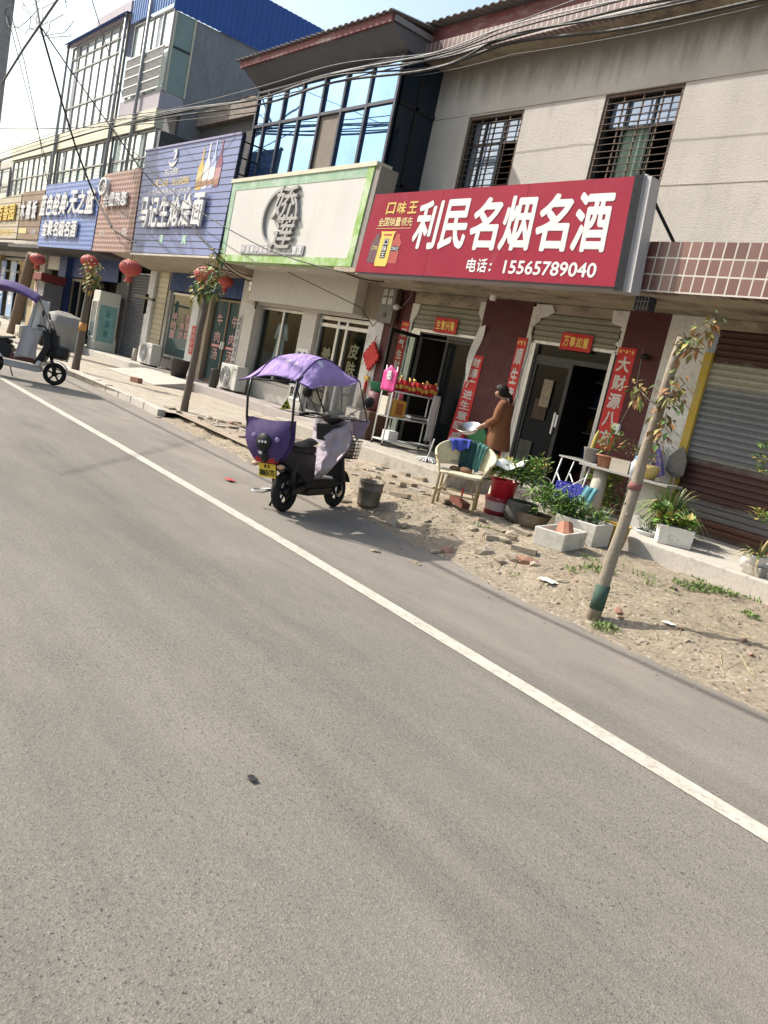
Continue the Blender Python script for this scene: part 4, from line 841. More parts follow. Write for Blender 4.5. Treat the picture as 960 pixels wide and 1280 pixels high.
b = B(); HP.row(b, '全橙热恋', .16, .80, .56, .74, WHT, gap=.1, bold=.028, w=.07, ext=.025); b.build('raised_lettering', HS); b = B(); HP.row(b, '饮品', .56, .80, .42, .50, M('dusty_lettering', (.42, .34, .32), .6), gap=.15, bold=.02); b.build('small_lettering', HS); b = B(); HP.row(b, '奶', .12, .28, .19, .28, M('pale_dusty_lettering', (.5, .44, .42), .6), bold=.02); b.build('small_lettering', HS); b = B(); HP.row(b, '茶', .70, .86, .19, .30, M('pale_dusty_lettering', (.5, .44, .42), .6), bold=.02); b.build('small_lettering', HS)
b = B(); n = 28; cu, cv = .10, .83
for r0, r1 in ((.115, .085),):
    vs = []; fs = []
    for i in range(n):
        a = 2*PI*i/n
        for r, w_ in ((r0, .12), (r1, .12), (r0, .0), (r1, 0)): vs.append(HP.p(cu+r*math.cos(a), cv+r*1.0*math.sin(a), w_))
    for i in range(n): o = i*4; p_ = ((i+1) % n)*4; fs += [(o, p_, p_+1, o+1), (o, o+2, p_+2, p_), (o+1, p_+1, p_+3, o+3)]
    b.add(vs, fs, WHT)
for k in range(6): a = PI*k/3; b.bar(HP.p(cu, cv, .06), HP.p(cu+.09*math.cos(a), cv+.09*math.sin(a), .06), .04, .05, WHT)
b.build('orange_emblem', HS)

# blue relief sign
QP = Plate(at(46.5, 307.5, 9), at(113.5, 313, 9), at(129, 222, 9), at(59, 231, 9)); q = QP.p(.5, 0)
QS = thing('shop_sign', 'royal blue relief sign with two rows of raised white characters', 'sign', (q.x, q.y, q.z))
b = B(); QP.slab(b, BLTILE, .15); b.build('panel', QS)
b = B(); QP.row(b, '蓝色经典', -.02, .50, .49, .83, WHT, gap=.1, bold=.03, w=.07, ext=.025, shear=.15); QP.text(b, '·', .51, .54, .6, .7, WHT, bold=.05, w=.1); QP.row(b, '天之蓝', .54, .97, .50, .85, WHT, gap=.08, bold=.03, w=.07, ext=.025); b.build('upper_lettering', QS)
b = B(); QP.row(b, '金聚名烟名酒', .10, .75, .16, .41, WHT, gap=.1, bold=.028, w=.07, ext=.025); b.build('lower_lettering', QS)
# dark brown plank sign and beige sign at the far left
BRSL = slat_mat('brown_planks', (.11, .065, .05), (.20, .13, .10), (.03, .02, .02), 4.2); BESL = slat_mat('beige_planks', (.32, .28, .22), (.42, .38, .30), (.10, .08, .06), 4.2)
UP = Plate(at(21, 299, 9), at(46.5, 301, 9), at(57, 237, 9), at(29, 240, 9)); q = UP.p(.5, 0)
US = thing('shop_sign', 'narrow brown planked sign with three white upright characters', 'sign', (q.x, q.y, q.z))
b = B(); UP.slab(b, BRSL, .15); b.build('panel', US)
b = B(); UP.row(b, '木桶饭', .05, .85, .42, .80, WHT, gap=.25, bold=.03, w=.05, ext=.02); b.build('raised_lettering', US); b = B(); UP.slab(b, GOLDL, .01, .05, .42, .13, .24, .012); UP.row(b, '小炒', .62, .86, .12, .24, WHT, bold=.02); b.build('small_lettering', US)
VP_ = Plate(at(-22, 298, 9), at(20, 299, 9), at(27.5, 242, 9), at(-12, 251, 9)); q = VP_.p(.5, 0)
VS = thing('shop_sign', 'beige planked sign with gold characters at the left picture edge', 'sign', (q.x, q.y, q.z))
b = B(); VP_.slab(b, BESL, .15); b.build('panel', VS)
b = B(); VP_.row(b, '富贵百香园', .05, .92, .42, .78, YEL, gap=.12, bold=.03, w=.05, ext=.03); b.build('raised_lettering', VS); b = B(); VP_.row(b, '日用百货综合批发', .06, .92, .08, .24, YEL, gap=.1, bold=.02); b.build('small_lettering', VS)

# ------------------------------------------------------------------ red couplets, banners, notices on the red shop
t = NT('couplet_red'); c = t.ramp(t.noise(6, 5, .7), [(.3, (.42, .018, .022)), (.7, (.58, .045, .04))]); CRED = t.out(c, .6, 0, .3)
GOLDF = M('gold_foil', (.62, .42, .10), .4, .3, var=.2); SILV2 = M('silver_foil', (.56, .50, .48), .45, .2, var=.15)
def couplet(x0, x1, z0, z1, txt, label, mat=SILV2, y=F-.024, head=True, top=None, bot=None, skew=0):
    top = top or (x0, x1); bot = bot or (x0, x1)
    P_ = Plate((bot[0], y, z0), (bot[1], y, z0), (top[1], y, z1), (top[0], y, z1)); q = P_.p(.5, 0); o = thing('red_couplet', label, 'paper banner', (q.x, q.y, q.z))
    b = B(); P_.slab(b, CRED, .004); b.build('paper', o); b = B(); v1 = .93 if head else .98; P_.column(b, txt, .14, .86, .03, v1, mat, gap=.16, bold=.03)
    if head:
        for i in range(5): P_.slab(b, GOLDF, .001, .1+.17*i, .2+.17*i, .945+.02*(i % 2), .975, .004)
    b.build('lettering', o); return o
couplet(-7.50, -7.18, 1.16, 2.72, '大财源八方', 'red couplet right of the right door reading down from a large 大', y=F-.026)
couplet(-9.53, -9.31, .45, 2.66, '顺生意兴隆通', 'red couplet on the maroon pier left of the right door behind the woman', y=F-.05)
couplet(-12.70, -12.46, 1.0, 2.68, '和气生财贵人来', 'red couplet behind the glass of the swung out door', y=F-.026)
o = couplet(0, 1, .60, 2.25, '财源广进生意旺盛', 'red couplet with peeling torn white top on the maroon pier', top=(-10.52, -10.25), bot=(-10.70, -10.28), head=False, y=F-.03)
b = B(); vs = []; n = 12
for i in range(n+1): k = i/n; vs += [Vector((-10.53-.03*math.sin(k*5), F-.05-.10*math.sin(k*PI)*.8, 1.75+k*1.0)), Vector((-10.50+.16*(k**1.3)+.02*math.sin(9*k), F-.06-.03*math.sin(k*7), 1.75+k*1.0+.04*k))]
b.add(vs, [(2*i, 2*i+1, 2*i+3, 2*i+2) for i in range(n)], PAPER); b.build('torn_flap', o)
def lintel_banner(pc, y, wd, ht, txt, label):
    q = at(*pc, y); P_ = Plate((q.x-wd/2, y, q.z-ht/2), (q.x+wd/2, y, q.z-ht/2), (q.x+wd/2, y, q.z+ht/2), (q.x-wd/2, y, q.z+ht/2)); o = thing('red_banner', label, 'paper banner', tuple(P_.p(.5, 0)))
    b = B(); P_.slab(b, CRED, .004); b.build('paper', o); b = B(); P_.row(b, txt, .08, .92, .2, .82, GOLDF, gap=.12, bold=.03); b.build('lettering', o)
lintel_banner((557, 407), F-.02, .62, .28, '生意兴隆', 'small red banner on the shutter over the left door'); lintel_banner((720, 428), F-.02, .62, .27, '万事如意', 'small red banner with gold 万事如意 over the right door')
# hanging red knot at the boutique
q = at(463, 445, F-.12); o = thing('red_knot', 'red diamond shaped knot ornament with tassel on the white pier', 'ornament', (q.x, q.y, q.z-.5))
b = B(); b.prism([q+Vector((x*.26, 0, z*.30)) for x, z in ((0, 1), (1, 0), (0, -1), (-1, 0))], (0, .05, 0), CRED)
for k in range(4):
    for sx, sz in ((1, 1), (1, -1), (-1, 1), (-1, -1)): b.blob(q+Vector((sx*.26*(k+.5)/4, .02, sz*.30*(1-(k+.5)/4))), (.035, .03, .035), CRED, 8, 5)
b.build('knot', o)
b = B(); b.tube([q+Vector((0, .03, .3)), q+Vector((0, .05, .42))], .01, CRED, 5); b.tube([q+Vector((0, .03, -.3)), q+Vector((0, .03, -.42))], .008, CRED, 5); b.blob(q+Vector((0, .03, -.46)), (.09, .04, .06), GOLDF, 10, 6); b.tube([q+Vector((0, .03, -.5)), q+Vector((0, .03, -.58)), q+Vector((.02, .03, -.92))], [.02, .035, .03], CRED, 8); b.build('tassel', o)
# boutique notice strips
P_ = Plate((-16.25, F-.055, .55), (-15.78, F-.055, .55), (-15.78, F-.055, 1.75), (-16.25, F-.055, 1.75)); o = thing('notice_board', 'white vertical notice with two columns of black characters on boutique pier', 'notice', tuple(P_.p(.5, 0)))
b = B(); P_.slab(b, PAPER, .006); b.build('board', o); b = B(); P_.column(b, '娇莲美容', .08, .42, .04, .96, BLACKTR, bold=.03); P_.column(b, '专业皮肤管理', .58, .90, .04, .96, BLACKTR, bold=.03); b.build('lettering', o)
P_ = Plate((-19.16, F-.135, .5), (-18.95, F-.135, .5), (-18.95, F-.135, 2.3), (-19.16, F-.135, 2.3)); o = thing('notice_board', 'narrow grey lettered strip on the pier right of the beef soup door', 'notice', tuple(P_.p(.5, 0)))
b = B(); P_.slab(b, M('grey_strip', (.46, .45, .43), .7), .006); b.build('board', o); b = B(); P_.column(b, '清真牛肉汤羊肉烩面', .15, .85, .03, .97, M('dim_lettering', (.15, .15, .16), .7), bold=.02); b.build('lettering', o)
q = at(240, 425, F-.075); P_ = Plate((q.x-.13, F-.07, q.z-.4), (q.x+.13, F-.07, q.z-.4), (q.x+.13, F-.07, q.z+.4), (q.x-.13, F-.07, q.z+.4)); o = thing('red_banner', 'short red paper strip on white pier beside the noodle shop window', 'paper banner', tuple(P_.p(.5, 0)))
b = B(); P_.slab(b, CRED, .004); b.build('paper', o); b = B(); P_.column(b, '招财进宝', .2, .8, .05, .95, SILV2, bold=.02); b.build('lettering', o)
# blue posters at the far left
for i, (px, lab) in enumerate(((-2, 'tall blue lettered poster board at the left picture edge'), (10.5, 'pale blue poster board next to the tan pier'))):
    a = at(px, 385, F-.2); P_ = Plate((a.x-.45, F-.2, .5), (a.x+.45, F-.2, .5), (a.x+.45, F-.2, 3.0), (a.x-.45, F-.2, 3.0)); o = thing('poster_board', lab, 'poster', tuple(P_.p(.5, 0)))
    b = B(); P_.slab(b, M('poster_blue', (.05, .13, .30), .5, var=.5, scale=1.5) if i == 0 else M('poster_pale', (.25, .36, .5), .5, var=.4, scale=2), .02); b.build('board', o); b = B(); P_.column(b, '便民超市' if i == 0 else '优惠', .2, .8, .2, .9, WHT, bold=.03); b.build('lettering', o)
# ------------------------------------------------------------------ electric scooters
RUB = M('tyre_rubber', (.022, .021, .020), .85, var=.25, scale=20, dirt=(.09, .078, .065), damt=.18, dscale=8, spec=.15)
BLK = M('black_plastic', (.015, .015, .017), .5, var=.2, dirt=(.06, .052, .045), damt=.12, dscale=4, spec=.22); BLKM = M('black_metal', (.02, .02, .022), .35, .4)
PURP = M('purple_fabric', (.050, .028, .115), .75, var=.2, scale=6); SEATM = M('black_seat', (.012, .012, .014), .55, spec=.2)
t = NT('lilac_canopy'); v = t.n('TexVoronoi'); v.inputs['Scale'].default_value = 7.5; t.l(t.coord((1, 1, .6)), v.inputs['Vector']); sp = t.n('SeparateColor'); t.l(v.outputs['Color'], sp.inputs[0])
dots = t.math('MULTIPLY', t.ramp(t.math('ADD', v.outputs['Distance'], t.math('MULTIPLY', t.noise(30, 3), .25)), [(.36, 1.0), (.40, 0.0)]), t.ramp(sp.outputs[0], [(.70, 0.0), (.72, .75)]))
c = t.ramp(t.noise(2.5, 4), [(.3, (.29, .205, .42)), (.7, (.35, .25, .49))]); c = t.mix(dots, c, (.62, .56, .62)); t.bump(t.noise(4, 4, .6, (1.2, 2.6, 1)), .9, .06)
t.b.inputs['Transmission Weight'].default_value = 0; LILAC = t.out(c, .8, 0, .12)
t = NT('quilted_cover'); c = t.ramp(t.noise(5, 5, .6), [(.35, (.36, .31, .37)), (.6, (.44, .39, .44)), (.74, (.52, .46, .18))]); t.bump(t.noise(9, 3, .6), .7, .05); QUILT = t.out(c, .9, 0, .2)
t = NT('clear_film'); tr = t.n('BsdfTransparent'); tr.inputs[0].default_value = (.90, .90, .90, 1); gl = t.n('BsdfGlossy'); gl.inputs['Roughness'].default_value = .12; df = t.n('BsdfDiffuse'); df.inputs[0].default_value = (.7, .7, .7, 1)
ms = t.n('MixShader'); ms.inputs[0].default_value = .10; m2 = t.n('MixShader'); m2.inputs[0].default_value = .17; t.l(tr.outputs[0], ms.inputs[1]); t.l(gl.outputs[0], ms.inputs[2]); t.l(ms.outputs[0], m2.inputs[1]); t.l(df.outputs[0], m2.inputs[2]); t.l(m2.outputs[0], t.t.nodes['Material Output'].inputs[0]); FILM = t.m
REDLENS = M('red_lens', (.30, .012, .012), .25, var=.1); PLATEY = M('yellow_plate', (.62, .44, .045), .45, var=.06); CHROME = M('chrome', (.55, .55, .55), .2, .9, var=.05); WPLAS = M('white_plastic', (.55, .55, .57), .35, var=.06); WINE = M('wine_plastic', (.085, .018, .025), .35, var=.15)
def wheel(par, x, r, wd=.085, spokes=5, disc=False):
    b = B(); n = 26; vs, fs = [], []; k = 10
    for i in range(n):
        a = 2*PI*i/n
        for j in range(k): t_ = 2*PI*j/k; rr = r-wd/2+wd/2*math.cos(t_); vs.append(Vector((x+rr*math.cos(a), wd*.55*math.sin(t_), r+rr*math.sin(a))))
    for i in range(n):
        for j in range(k): fs.append((i*k+j, i*k+(j+1) % k, ((i+1) % n)*k+(j+1) % k, ((i+1) % n)*k+j))
    b.add(vs, fs, RUB, True); w_ = b.build('tyre', par)
    b = B(); R90 = Matrix.Rotation(PI/2, 3, 'X')
    b.lathe([(r-wd, -.03), (r-wd*.9, -.035), (r-wd*.9, .035), (r-wd, .03), (r-wd, -.03)], (x, 0, r), BLKM, 24, R90); b.lathe([(0, -.06), (.05, -.06), (.05, .06), (0, .06)], (x, 0, r), BLKM, 14, R90)
    for i in range(spokes): a = 2*PI*i/spokes+.3; b.bar((x+.03*math.cos(a), 0, r+.03*math.sin(a)), (x+(r-wd)*math.cos(a), 0, r+(r-wd)*math.sin(a)), .02, .035, BLKM)
    if disc: b.lathe([(0, .05), (.08, .05), (.08, .054), (0, .054)], (x, 0, r), CHROME, 20, R90)
    b.build('rim', w_); return w_
def mirror(par, base, c, lab=None):
    b = B(); b.tube([base, ((base[0]+c[0])/2+.02, (base[1]+c[1])/2, (base[2]+c[2])/2), (c[0]+.01, c[1], c[2]-.05)], .006, BLKM, 6); R = Matrix.Rotation(R_(82), 3, 'Y')
    b.lathe([(0, -.015), (.045, -.012), (.062, 0), (.062, .012), (0, .012)], c, BLK, 18, R); return b.build('mirror', par)

pa, pb = atz(353, 639.5, 0), atz(416, 633.5, 0); d = pb-pa; WB = (Vector((d.x, d.y, 0))).length; yaw = math.atan2(d.y, d.x)
LEAN = R_(-6.5)
SA = thing('electric_scooter', 'electric scooter with lilac rain canopy and yellow plate standing on the road', 'scooter', (pa.x, pa.y, 0), (LEAN, 0, yaw))
wheel(SA, 0, .205); wheel(SA, WB, .20, disc=True)
b = B(); b.prism([(x, -.12, z) for x, z in ((.22, .24), (.86, .24), (.92, .30), (.92, .335), (.20, .335))], (0, .24, 0), BLK); b.prism([(x, -.135, z) for x, z in ((-.10, .44), (.02, .40), (.20, .30), (.34, .28), (.34, .60), (-.22, .64), (-.30, .54))], (0, .27, 0), BLK)
b.bx(.30, .80, -.10, .10, .16, .238, BLKM); b.prism([(x, -.11, z) for x, z in ((-.32, .44), (-.04, .43), (.10, .47), (-.02, .50), (-.34, .50))], (0, .22, 0), BLK); b.build('body', SA, bevel=.02)
b = B()
for s in (-1, 1): b.bar((0, s*.085, .205), (.32, s*.09, .28), .03, .05, BLKM); b.tube([(-.02, s*.11, .24), (-.06, s*.12, .52)], .026, BLKM, 8)
b.tube([(.02, .15, .205), (.06, .15, .2)], .03, CHROME, 8); b.build('swing_arm', SA)
b = B()
for s in (-1, 1): b.tube([(WB, s*.075, .20), (WB-.10, s*.075, .50)], .02, BLKM, 8)
b.tube([(WB-.10, 0, .48), (WB-.24, 0, .98)], .032, BLK, 10); b.grid(lambda u, v: Vector((WB+.232*math.cos(R_(20+130*u)), -.065+.13*v, .20+.232*math.sin(R_(20+130*u)))), 14, 2, BLK); b.build('fork', SA)
b = B(); b.prism([(x, -.17, z) for x, z in ((.86, .30), (.93, .31), (.86, .66), (.80, .92), (.74, .92), (.80, .62))], (0, .34, 0), BLK); b.build('leg_shield', SA, bevel=.02)
b = B(); b.grid(lambda u, v: Vector((-.20+.60*u, (v-.5)*.28*(1-.25*u), .665+.045*math.cos((v-.5)*PI)+.05*(2*u-1)**2)), 10, 6, SEATM); b.bx(-.20, .36, -.12, .12, .60, .68, SEATM); b.build('seat', SA, bevel=.02)
b = B(); b.tube([(WB-.34, .33, 1.0), (WB-.26, .20, 1.02), (WB-.24, 0, 1.0), (WB-.26, -.20, 1.02), (WB-.34, -.33, 1.0)], .014, BLKM, 8)
for s in (-1, 1): b.tube([(WB-.295, s*.25, 1.008), (WB-.345, s*.345, .997)], .02, BLK, 8); b.tube([(WB-.24, s*.19, 1.03), (WB-.29, s*.33, 1.01)], .006, CHROME, 5)
b.blob((WB-.22, 0, 1.0), (.09, .13, .07), BLK); b.build('handlebar', SA)
mirror(SA, (WB-.25, .17, 1.02), (WB-.30, .30, 1.24)); mirror(SA, (WB-.25, -.20, 1.02), (WB-.16, -.40, 1.20))
b = B(); b.bx(-.395, -.30, -.115, .115, .50, .585, REDLENS); b.build('tail_light', SA, bevel=.015)
b = B(); P_ = Plate((-.325, .098, .355), (-.325, -.098, .355), (-.345, -.098, .49), (-.345, .098, .49)); P_.n = Vector((-1, 0, 0)); P_.slab(b, PLATEY, .004); np_ = b.build('number_plate', SA)
b = B(); P_.row(b, '豫K', .28, .72, .66, .92, BLACKTR, gap=.5, bold=.03, w=.002); b.build('lettering', np_); b = B(); P_.text(b, '0865175', .06, .94, .12, .56, BLACKTR, bold=.03, w=.002); b.build('lettering', np_)
for s in (-1, 1):
    b = B(); b.blob((-.33, s*.15, .475), (.03, .045, .025), M('amber_lens', (.45, .28, .18), .3)); b.tube([(-.31, s*.08, .475), (-.32, s*.12, .475)], .01, BLK, 6); b.build('indicator', SA)
b = B(); b.tube([(-.02, .14, .2), (-.10, .20, .17), (-.16, .28, .18), (-.10, .30, .2), (-.02, .22, .2)], .008, CHROME, 6); b.bx(-.12, .02, .15, .22, .20, .215, WHITEMT); b.tube([(.12, .13, .26), (.08, .22, .02)], .012, BLKM, 6); b.build('kickstand', SA)
# purple back rest bag between the rear hoop bars
HX = -.40; b = B(); hoop = lambda a: Vector((HX+.03*math.sin(a), .26*math.cos(a), 0))
def bag(u, v):
    a = (u-.5)*2; z = .93-.42*v; wd = .265*(1-.55*max(0, (v-.35)/.65)**2.2); return Vector((HX+.02-.07*math.sin(v*PI)*(1-a*a), a*wd, z-.02*(1-a*a)*(1-v)))
b.grid(bag, 16, 12, PURP); b.grid(lambda u, v: bag(u, v)+Vector((.07+.02*v, 0, 0)), 16, 12, PURP); o = b.build('backrest_bag', SA)
b = B(); PD = M('pale_purple_print', (.20, .16, .30), .8); 
for u, v in ((.22, .45), (.72, .40)): q = bag(u, v); b.blob(q+Vector((-.003, 0, 0)), (.006, .03, .024), PD, 8, 6)
b.build('print', o)
b = B(); b.lathe([(0, 0), (.08, 0), (.085, .008), (.08, .02), (0, .022)], (HX-.045, -.01, .70), BLK, 20, Matrix.Rotation(R_(-90), 3, 'Y')); b.tube([(HX-.02, 0, .62), (HX+.05, 0, .54)], .06, BLK, 10)
P_ = Plate((HX-.07, .045, .69), (HX-.07, -.065, .69), (HX-.07, -.065, .715), (HX-.07, .045, .715)); P_.n = Vector((-1, 0, 0)); P_.row(b, '888', 0, 1, 0, 1, WHT, gap=.3, bold=.03, w=.002); b.build('backrest_pad', SA)
# canopy: frame, fabric, clear film
CXM, ZR, ZM, ZF = .14, 1.30, 1.565, 1.45
def cprof(u):      # u 0..1 rear to front -> x, z along the rib
    x = HX+.08+(.90)*u; k = u/.46 if u < .46 else (1-u)/.54*1.0
    z = ZR+(ZM-ZR)*math.sin(min(1, u/.5)*PI/2)**.9 if u < .5 else ZM-(ZM-ZF)*(1-math.cos((u-.5)/.5*PI/2))
    return x, z
def canopy(u, v):
    x, z = cprof(u); a = (v-.5)*2; s = abs(a); y = a*.40; k = max(0, s-.66)/.34
    z += .035*(1-(min(s, .66)/.66)**2) - (.05+.20*math.sin(PI*min(1, u*1.02))**.8)*k**1.3*(1 if a < 0 else .8)
    x += -.05*k*(1-u) + .0*k; y = a*.36+ math.copysign(.05, a)*k
    return Vector((x - .05*(1-s*s)*(1 if u < .02 else 0), y, z))
b = B(); b.grid(canopy, 24, 20, LILAC); cf = b.build('canopy', SA, solid=.004)
b = B()
for v in (.165, .835): b.tube([canopy(u, v)+Vector((0, 0, .004)) for u in np.linspace(0, 1, 17)], .007, PURP, 6)
b.tube([canopy(0, v) for v in np.linspace(0, 1, 13)], .008, PURP, 6); b.tube([canopy(1, v) for v in np.linspace(0, 1, 13)], .008, PURP, 6)
for s in (0, 1): b.tube([canopy(u, s) for u in np.linspace(0, 1, 17)], .007, LILAC, 6)
b.build('rib', cf)
b = B()
for s in (-1, 1):
    b = B(); b.tube([(HX+.04, s*.262, ZR), (HX+.01, s*.268, 1.12), (HX+.02, s*.266, .92), (HX+.03, s*.22, .72), (HX+.05, s*.13, .57), (HX+.10, s*.10, .52)], .012, BLKM, 8)
    b.tube([(HX+.04, s*.262, ZR), (0, s*.25, 1.50), (.58, s*.20, 1.44), (WB-.20, s*.10, 1.02)], .009, BLKM, 6); b.build('canopy_frame', SA)
b = B(); b.tube([(HX+.04, -.262, ZR-.01), (HX+.04, .262, ZR-.01)], .012, BLKM, 6); b.build('canopy_frame', SA)
b = B(); FB = [(.80, 1.50), (.93, 1.02)]
b.grid(lambda u, v: Vector((.56+.30*v+.07*math.sin(v*PI), (u-.5)*.72, 1.45-.46*v+.0*u)), 8, 8, FILM)
b.grid(lambda u, v: (lambda p: Vector((p.x+.01*math.sin(9*v)+(.0)*v+ .10*v*u, p.y-.06*v, p.z-(p.z-1.0)*v)))(canopy(.34+.66*u, 0)), 12, 8, FILM); sh = b.build('windshield', SA)
b = B(); b.tube([canopy(1, 0), (.84, -.41, .99)], .007, BLKM, 6); b.tube([(.84, -.41, .99), (.40, -.40, 1.0), (-.10, -.32, .98), (HX+.02, -.266, .99)], .006, BLKM, 6); b.tube([canopy(1, 1), (.84, .40, .99)], .007, BLKM, 6); b.tube([(.84, -.41, .99), (.84, .40, .99)], .006, BLKM, 6); b.build('windshield_frame', sh)
# quilted leg cover and side flap
def apron(u, v): return Vector((WB-.30+.10*math.sin(u*PI)+.04*math.cos(v*9)*u -.36*v+.20*v*v, -.30+.60*u, 1.04-.60*v+.02*math.sin(8*u)))
b = B(); b.grid(lambda u, v: Vector((WB-.16-.50*v+.16*math.sin(PI*v)*1.0, -.31+.03*math.sin(6*v)+.05*v+.56*u*(1-.3*v), .99-.14*math.sin(PI*u)*v+(-.52*v)+.02*math.sin(9*u+4*v))), 14, 14, QUILT); 
b.build('leg_cover', SA, solid=.012)
def flap(u, v):        # the quilt hanging down the right side: u rear to front, v top to bottom
    top = Vector((.14+(WB-.44)*u, 0, .80+.20*u**.8+.015*math.sin(9*u))); bot = Vector((.16+(WB-.62)*u, 0, .40+.02*u+.34*max(0, u-.35)**1.3)); p = top.lerp(bot, v)
    return Vector((p.x+.02*math.sin(6*v+3*u), -.31-.05*math.sin(PI*v)-.02*math.sin(11*u+3*v)-.015*math.sin(17*v)+.04*v, p.z))
b = B(); b.grid(flap, 22, 18, QUILT); b.build('side_cover', SA, solid=.012)
b = B(); b.grid(lambda u, v: Vector((WB-.32+.30*u-.03*v*u+.10*v*(1-u), -.34+.03*math.sin(3*v+4*u), 1.02-.02*u-.24*v*(1-.45*u)+.01*math.sin(9*u))), 10, 8, M('mauve_cover', (.22, .17, .23), .85)); b.build('mitt_cover', SA, solid=.012)
# front basket with a tied bag in it
def basket(par, x0, y, z, w_, dd, h, nm='basket', mat=BLKM):
    b = B(); 
    for zz in np.linspace(0, 1, 6): k = .8+.2*zz; b.tube([(x0-dd/2*k, y-w_/2*k, z+h*zz), (x0+dd/2*k, y-w_/2*k, z+h*zz), (x0+dd/2*k, y+w_/2*k, z+h*zz), (x0-dd/2*k, y+w_/2*k, z+h*zz)], .004 if zz < 1 else .007, mat, 5, closed=True)
    for i in range(8):
        f = i/7
        for sx, sy, hx, hy in ((1, 0, 0, 1), (-1, 0, 0, 1), (0, 1, 1, 0), (0, -1, 1, 0)):
            px = x0+(sx*dd/2+hx*dd*(f-.5)); py = y+(sy*w_/2+hy*w_*(f-.5)); b.tube([(x0+(px-x0)*.8, y+(py-y)*.8, z), (px, py, z+h)], .003, mat, 4, False)
    b.bx(x0-dd*.4, x0+dd*.4, y-w_*.4, y+w_*.4, z, z+.008, mat); return b.build(nm, par)
basket(SA, WB+.10, -.02, .56, .30, .24, .20)
S2 = Matrix.Translation(SA.location) @ Matrix.Rotation(yaw, 4, 'Z') @ Matrix.Rotation(LEAN, 4, 'X')
q = S2 @ Vector((WB+.10, -.02, .57)); b = B(); b.lathe([(.02, 0), (.09, .01), (.115, .09), (.10, .18), (.06, .22), (.09, .25)], q, M('pinkish_bag', (.42, .33, .29), .8, var=.3, scale=9), 14, wob=.08); tag(b.build('shopping_bag', None, q), 'pale pinkish bag in the black front basket of the canopied scooter', 'bag')
b = B(); b.bx(.92, .95, -.05, .05, .60, .66, BLK); b.blob((WB-.02, 0, .72), (.05, .07, .06), WPLAS); b.build('headlight', SA)
q = S2 @ Vector((.03, .10, 1.08)); b = B()      # yellow charm with black trefoil
CH = M('yellow_charm', (.42, .45, .03), .6); b.prism([q+_xc*x+_yc*0*z+Vector((0, 0, z)) for x, z in ((0, .06), (-.05, -.05), (.05, -.05))], (.004, .004, 0), CH); b.tube([q+Vector((0, 0, .06)), S2 @ Vector((.30, .12, 1.40))], .004, CH, 4)
for dx, dz in ((0, .01), (-.018, -.025), (.018, -.025)): b.blob(q+Vector((dx*.65, dx*.75, dz))+Vector((.004, -.006, 0)), (.012, .012, .012), BLACKTR, 8, 5)
tag(b.build('hanging_charm', None, q), 'small yellow triangular charm hanging under the lilac canopy', 'charm')

# the white and wine red scooter farther up the road
pf, pr = atz(66, 481.5, 0), atz(-8, 467, 0); d = pr-pf; yaw2 = math.atan2(-d.y, -d.x); WB2 = max(1.15, Vector((d.x, d.y, 0)).length)
dirv = Vector((math.cos(yaw2), math.sin(yaw2), 0)); base = pf-dirv*WB2
SB = thing('electric_scooter', 'white and wine red electric scooter with grey cloth and dark purple canopy', 'scooter', (base.x, base.y, 0), (R_(-4), 0, yaw2))
wheel(SB, 0, .22); wheel(SB, WB2, .22)
b = B(); b.prism([(x, -.19, z) for x, z in ((WB2-.34, .42), (WB2-.22, .40), (WB2-.10, .72), (WB2-.16, 1.0), (WB2-.30, 1.0), (WB2-.24, .72))], (0, .38, 0), BLK); b.prism([(x, -.12, z) for x, z in ((WB2-.16, .52), (WB2+.02, .54), (WB2-.02, .96), (WB2-.18, 1.0))], (0, .24, 0), BLK); b.prism([(x, -.11, z) for x, z in ((.24, .20), (.82, .19), (.92, .22), (.90, .31), (.22, .32))], (0, .22, 0), M('grey_white_plastic', (.36, .36, .37), .5, dirt=(.2, .18, .16), damt=.35)); b.prism([(x, -.125, z) for x, z in ((.22, .345), (.86, .345), (.86, .42), (.30, .47), (.22, .50))], (0, .25, 0), WINE); b.prism([(x, -.13, z) for x, z in ((-.30, .60), (-.05, .42), (.20, .36), (.34, .36), (.34, .60), (.22, .66), (-.28, .70))], (0, .26, 0), BLK); b.prism([(x, -.14, z) for x, z in ((-.10, .42), (.12, .34), (.22, .36), (.05, .54), (-.12, .54))], (0, .28, 0), WPLAS); b.build('body', SB, bevel=.02)
b = B(); b.grid(lambda u, v: Vector((-.28+.62*u, (v-.5)*.30*(1-.2*u), .70+.04*math.cos((v-.5)*PI)+.05*(2*u-1)**2)), 8, 6, SEATM); b.bx(-.26, .30, -.13, .13, .64, .71, SEATM); b.prism([(x, -.12, z) for x, z in ((-.62, .98), (-.56, .86), (-.10, .70), (-.02, .78), (-.10, .86))], (0, .26, 0), WINE); b.build('seat', SB, bevel=.02)
b = B()
for s in (-1, 1): a_ = B(); a_.bar((0, s*.08, .22), (.3, s*.09, .27), .03, .05, BLKM); a_.build('swing_arm', SB); b.tube([(WB2, s*.075, .22), (WB2-.12, s*.075, .56)], .02, BLKM, 8)
b.tube([(WB2-.12, 0, .54), (WB2-.26, 0, 1.02)], .032, BLK, 10); b.bx(WB2-.17, WB2-.08, -.09, .09, .53, .58, BLK); b.build('fork', SB); b = B(); b.tube([(.3, .12, .22), (.36, .2, .02)], .012, BLKM, 6); b.build('kickstand', SB)
b = B(); b.grid(lambda u, v: Vector((WB2+.255*math.cos(R_(5+150*u)), -.07+.14*v, .22+.255*math.sin(R_(5+150*u)))), 14, 2, WPLAS); b.build('mudguard', SB, solid=.01)
